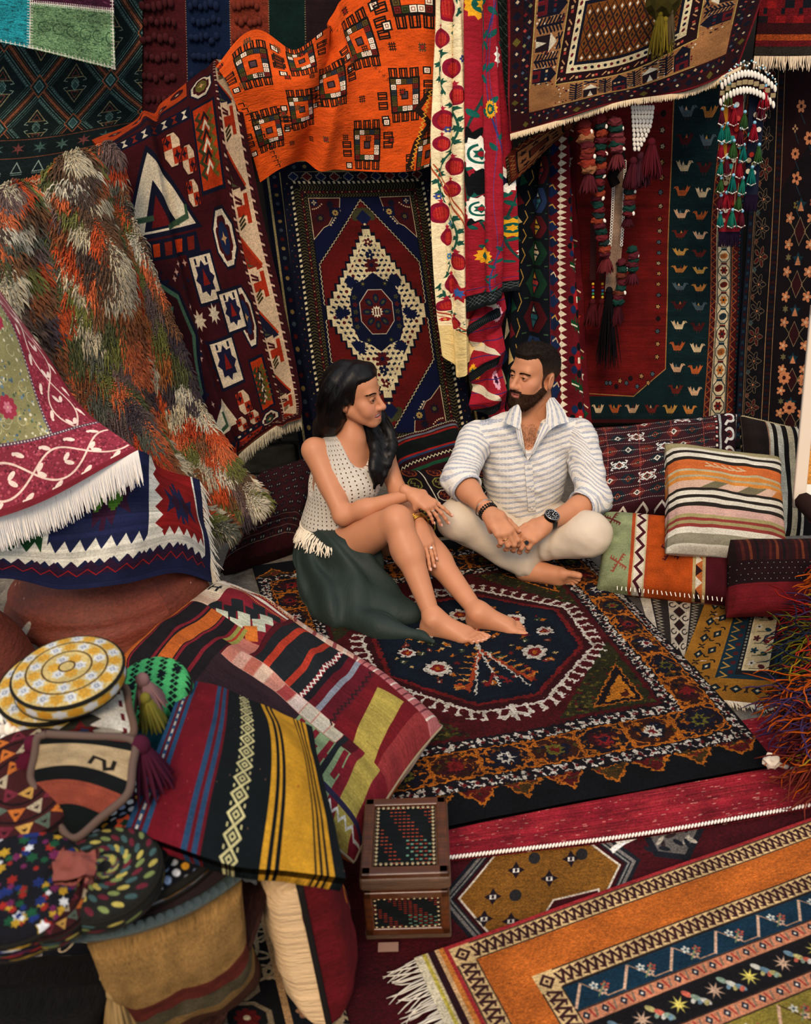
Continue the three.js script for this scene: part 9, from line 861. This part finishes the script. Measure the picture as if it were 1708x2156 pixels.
{ const P = hgeo.attributes.position, N = hgeo.attributes.normal, l = []; for (let i = 0; i < 2200; i++) { const k = Math.floor(rnd() * P.count), p = V().fromBufferAttribute(P, k), n = V().fromBufferAttribute(N, k), lp = p.clone().applyMatrix4(Mi); if (lp.y < .0 || lp.z > .015 || lp.x > .03) continue; const d = V(-.55, -.6, -.05).addScaledVector(n, -V(-.5, -.3, -.1).dot(n)); l.push(strand(p.addScaledVector(n, .0006), d, .05, .0008, { seg: 4, droop: .2, bend: .03 })); } part(wo, 'crown_strands', bundle(l), hm, null, 'stuff'); }
// crocheted top
const ct = canvas(96, 96, (x, w, h) => { R(x, 0, 0, w, h, '#ffffff'); for (const [a, b] of [[16, 12], [64, 12], [16, 60], [64, 60]]) { R(x, a, b, 11, 17, '#000'); } }), al = new THREE.CanvasTexture(ct); al.wrapS = al.wrapT = THREE.RepeatWrapping; const yc = canvas(96, 96, (x, w, h) => { R(x, 0, 0, w, h, '#f0e6d6'); for (let i = 0; i < 700; i++) LN(x, [rr(0, w), rr(0, h), rr(0, w), rr(0, h)].map((v, k, a) => k < 2 ? v : a[k - 2] + rr(-7, 7)), pick(['rgba(255,250,240,.6)', 'rgba(190,172,148,.3)']), 1.6); });
const topM = new THREE.MeshPhysicalMaterial({ map: ctex(yc, true), alphaMap: al, alphaTest: .5, roughness: .9, specularIntensity: .2, bumpMap: rep(WEAVE, 1, 1), bumpScale: .003, side: THREE.DoubleSide });
const tp = [ell(chest, V(.126, .112, .09), tq, .05), cap(waist.clone().add(V(0, -.03, 0)), chest, .118, .097, .05), ell(chest.clone().add(V(.05, -.015, .03)), V(.1, .068, .074), tq, .04), cap(chest.clone().add(V(.01, .05, 0)), neck0.clone().add(V(0, -.03, 0)), .076, .056, .05), cap(shR.clone().lerp(shL, .2), shR.clone().lerp(shL, .8), .046, .046, .05), cut(cap(shR.clone().add(V(-.045, .01, .02)), shR.clone().add(V(-.05, -.12, .03)), .085, .045), .008), cut(cap(shL.clone().add(V(.05, .01, -.02)), shL.clone().add(V(.05, -.1, -.02)), .08, .04), .008), cut(cap(neck0.clone().add(V(.0, .05, 0)), neck0.clone().add(V(.05, -.03, .06)), .055, .062), .008), cut(cap(neck0.clone().add(V(.07, -.02, .09)), neck0.clone().add(V(.075, -.055, .075)), .05, .045), .008)];
const tg = skinOf(tp, .0055, (d, x, y, z) => Math.max(d + .002 * noise3(x * 30, y * 30, z * 30),   .22 - y)); uvBy(tg, (x, y, z) => [Math.atan2(z - waist.z, x - waist.x) * .1 / .03, y / .028 + (y < .3 ? 0 : 0)]); const tpM = part(wo, 'crocheted_top', tg, topM);
// skirt
const sp = [ell(pel.clone().add(V(-.005, .0, .005)), V(.152, .11, .128), tq, .05), cap(waist.clone().add(V(0, -.03, 0)), pel, .1, .125, .05), cap(V(-.262, .1, -2.86), F(722, 1262, .06), .1, .075, .06), cap(hipR, hipR.clone().lerp(knR, .3), .1, .088, .05), cap(hipR.clone().add(V(.02, -.03, .02)), hipR.clone().lerp(knR, .45).add(V(.0, -.06, 0)), .088, .05, .05), ell(F(815, 1292, .03), V(.1, .05, .05), new THREE.Quaternion().setFromEuler(new THREE.Euler(0, -.5, 0)), .05), cap(F(700, 1290, .035), F(800, 1325, .03), .05, .035, .05), cap(F(800, 1325, .03), F(888, 1340, .025), .035, .02, .05), cap(F(760, 1250, .08), F(860, 1290, .04), .055, .03, .05), cap(F(672, 1235, .06), F(700, 1290, .035), .07, .05, .05), cap(hipR.clone().lerp(knR, .3).add(V(-.01, .0, .03)), F(800, 1240, .08), .06, .05, .05), cap(F(885, 1338, .025), F(912, 1352, .03), .018, .012, .03)];
const sg = skinOf(sp, .0062, (d, x, y, z) => { const a = Math.atan2(z + 3.02, x + .34), r = Math.hypot(x + .34, z + 3.02); return Math.max(d + .008 * Math.sin(a * 26 + r * 12 + 3 * noise3(x * 6, y * 6, z * 6)) * sstep(r, .1, .3) + .004 * noise3(x * 20, y * 12, z * 20), y - .245, .014 - y); }); part(wo, 'skirt', uvBy(sg, (x, y, z) => [x * 4, z * 4 + y * 4]), new THREE.MeshPhysicalMaterial({ color: 0x252f2c, roughness: .6, specularIntensity: .35, sheen: .4, sheenRoughness: .5, sheenColor: new THREE.Color(0x6a8a84), bumpMap: rep(CLOTH, 1, 1), bumpScale: .0015, side: THREE.DoubleSide }));
{ const tf = fieldOf(tp), sf = fieldOf(sp), l = [], rim = [], edge = (t, y, both) => { let r = .2; for (let i = 0; i < 60; i++) { const x = waist.x + Math.cos(t) * r, z = waist.z + Math.sin(t) * r, d = both ? sf(x, y, z) : tf(x, y, z); if (d < .002) break; r -= Math.max(.001, d * .7); } return r; }, at = (t, y, r) => V(waist.x + Math.cos(t) * r, y, waist.z + Math.sin(t) * r);
for (let i = 0; i < 170; i++) { const t = i / 170 * 6.283 + rr(-.03, .03), r0 = edge(t, .226), pts = [at(t, .228, r0)]; let r = r0; for (let k = 1; k < 5; k++) { const y = .228 - k * .011 * rr(.8, 1.2); r = Math.max(r + .001, edge(t, y, true) + .007); pts.push(at(t + rr(-.03, .03), y, r)); } l.push(tubeRaw(pts, k => k === 4 ? .0015 : .0036 - k * .0003, 4)); } for (let i = 0; i <= 60; i++) { const t = i / 60 * 6.283; rim.push(at(t, .228, edge(t, .228))); }
part(tpM, 'fringe', bundle(l), flat(0xe2d5bf, { rough: .95 }), 'knotted cream fringe', 'stuff'); part(tpM, 'hem', tubeRaw(rim, () => .0045, 6), flat(0xe2d5bf, { rough: .95 })); }
// jewellery
{ const d = wrL.clone().sub(elL).normalize(), q = new THREE.Quaternion().setFromUnitVectors(V(0, 0, 1), d), gm = flat(0xa87c34, { metal: 1, rough: .3 }); for (let i = 0; i < 5; i++) part(wo, 'bangle', xform(new THREE.TorusGeometry(.029, .0027, 8, 40), wrL.clone().addScaledVector(d, -.028 + i * .0062).add(V(rr(-.001, .001), 0, rr(-.001, .001))), q), gm); ringAt(wo, hR.userData.joints[2], .5, .0088 * SC * .94, 0xb8b0a0); const [c] = ringAt(wo, hL.userData.joints[2], .5, .0088 * SC * .94, 0xb8b0a0); put(wo, 'ring_stone', new THREE.IcosahedronGeometry(.0045, 1), flat(0xd8dce0, { rough: .1 }), c.clone().addScaledVector(hL.userData.z, .008), 1); }
shade(wo);
}
renderer.render(scene, camera);
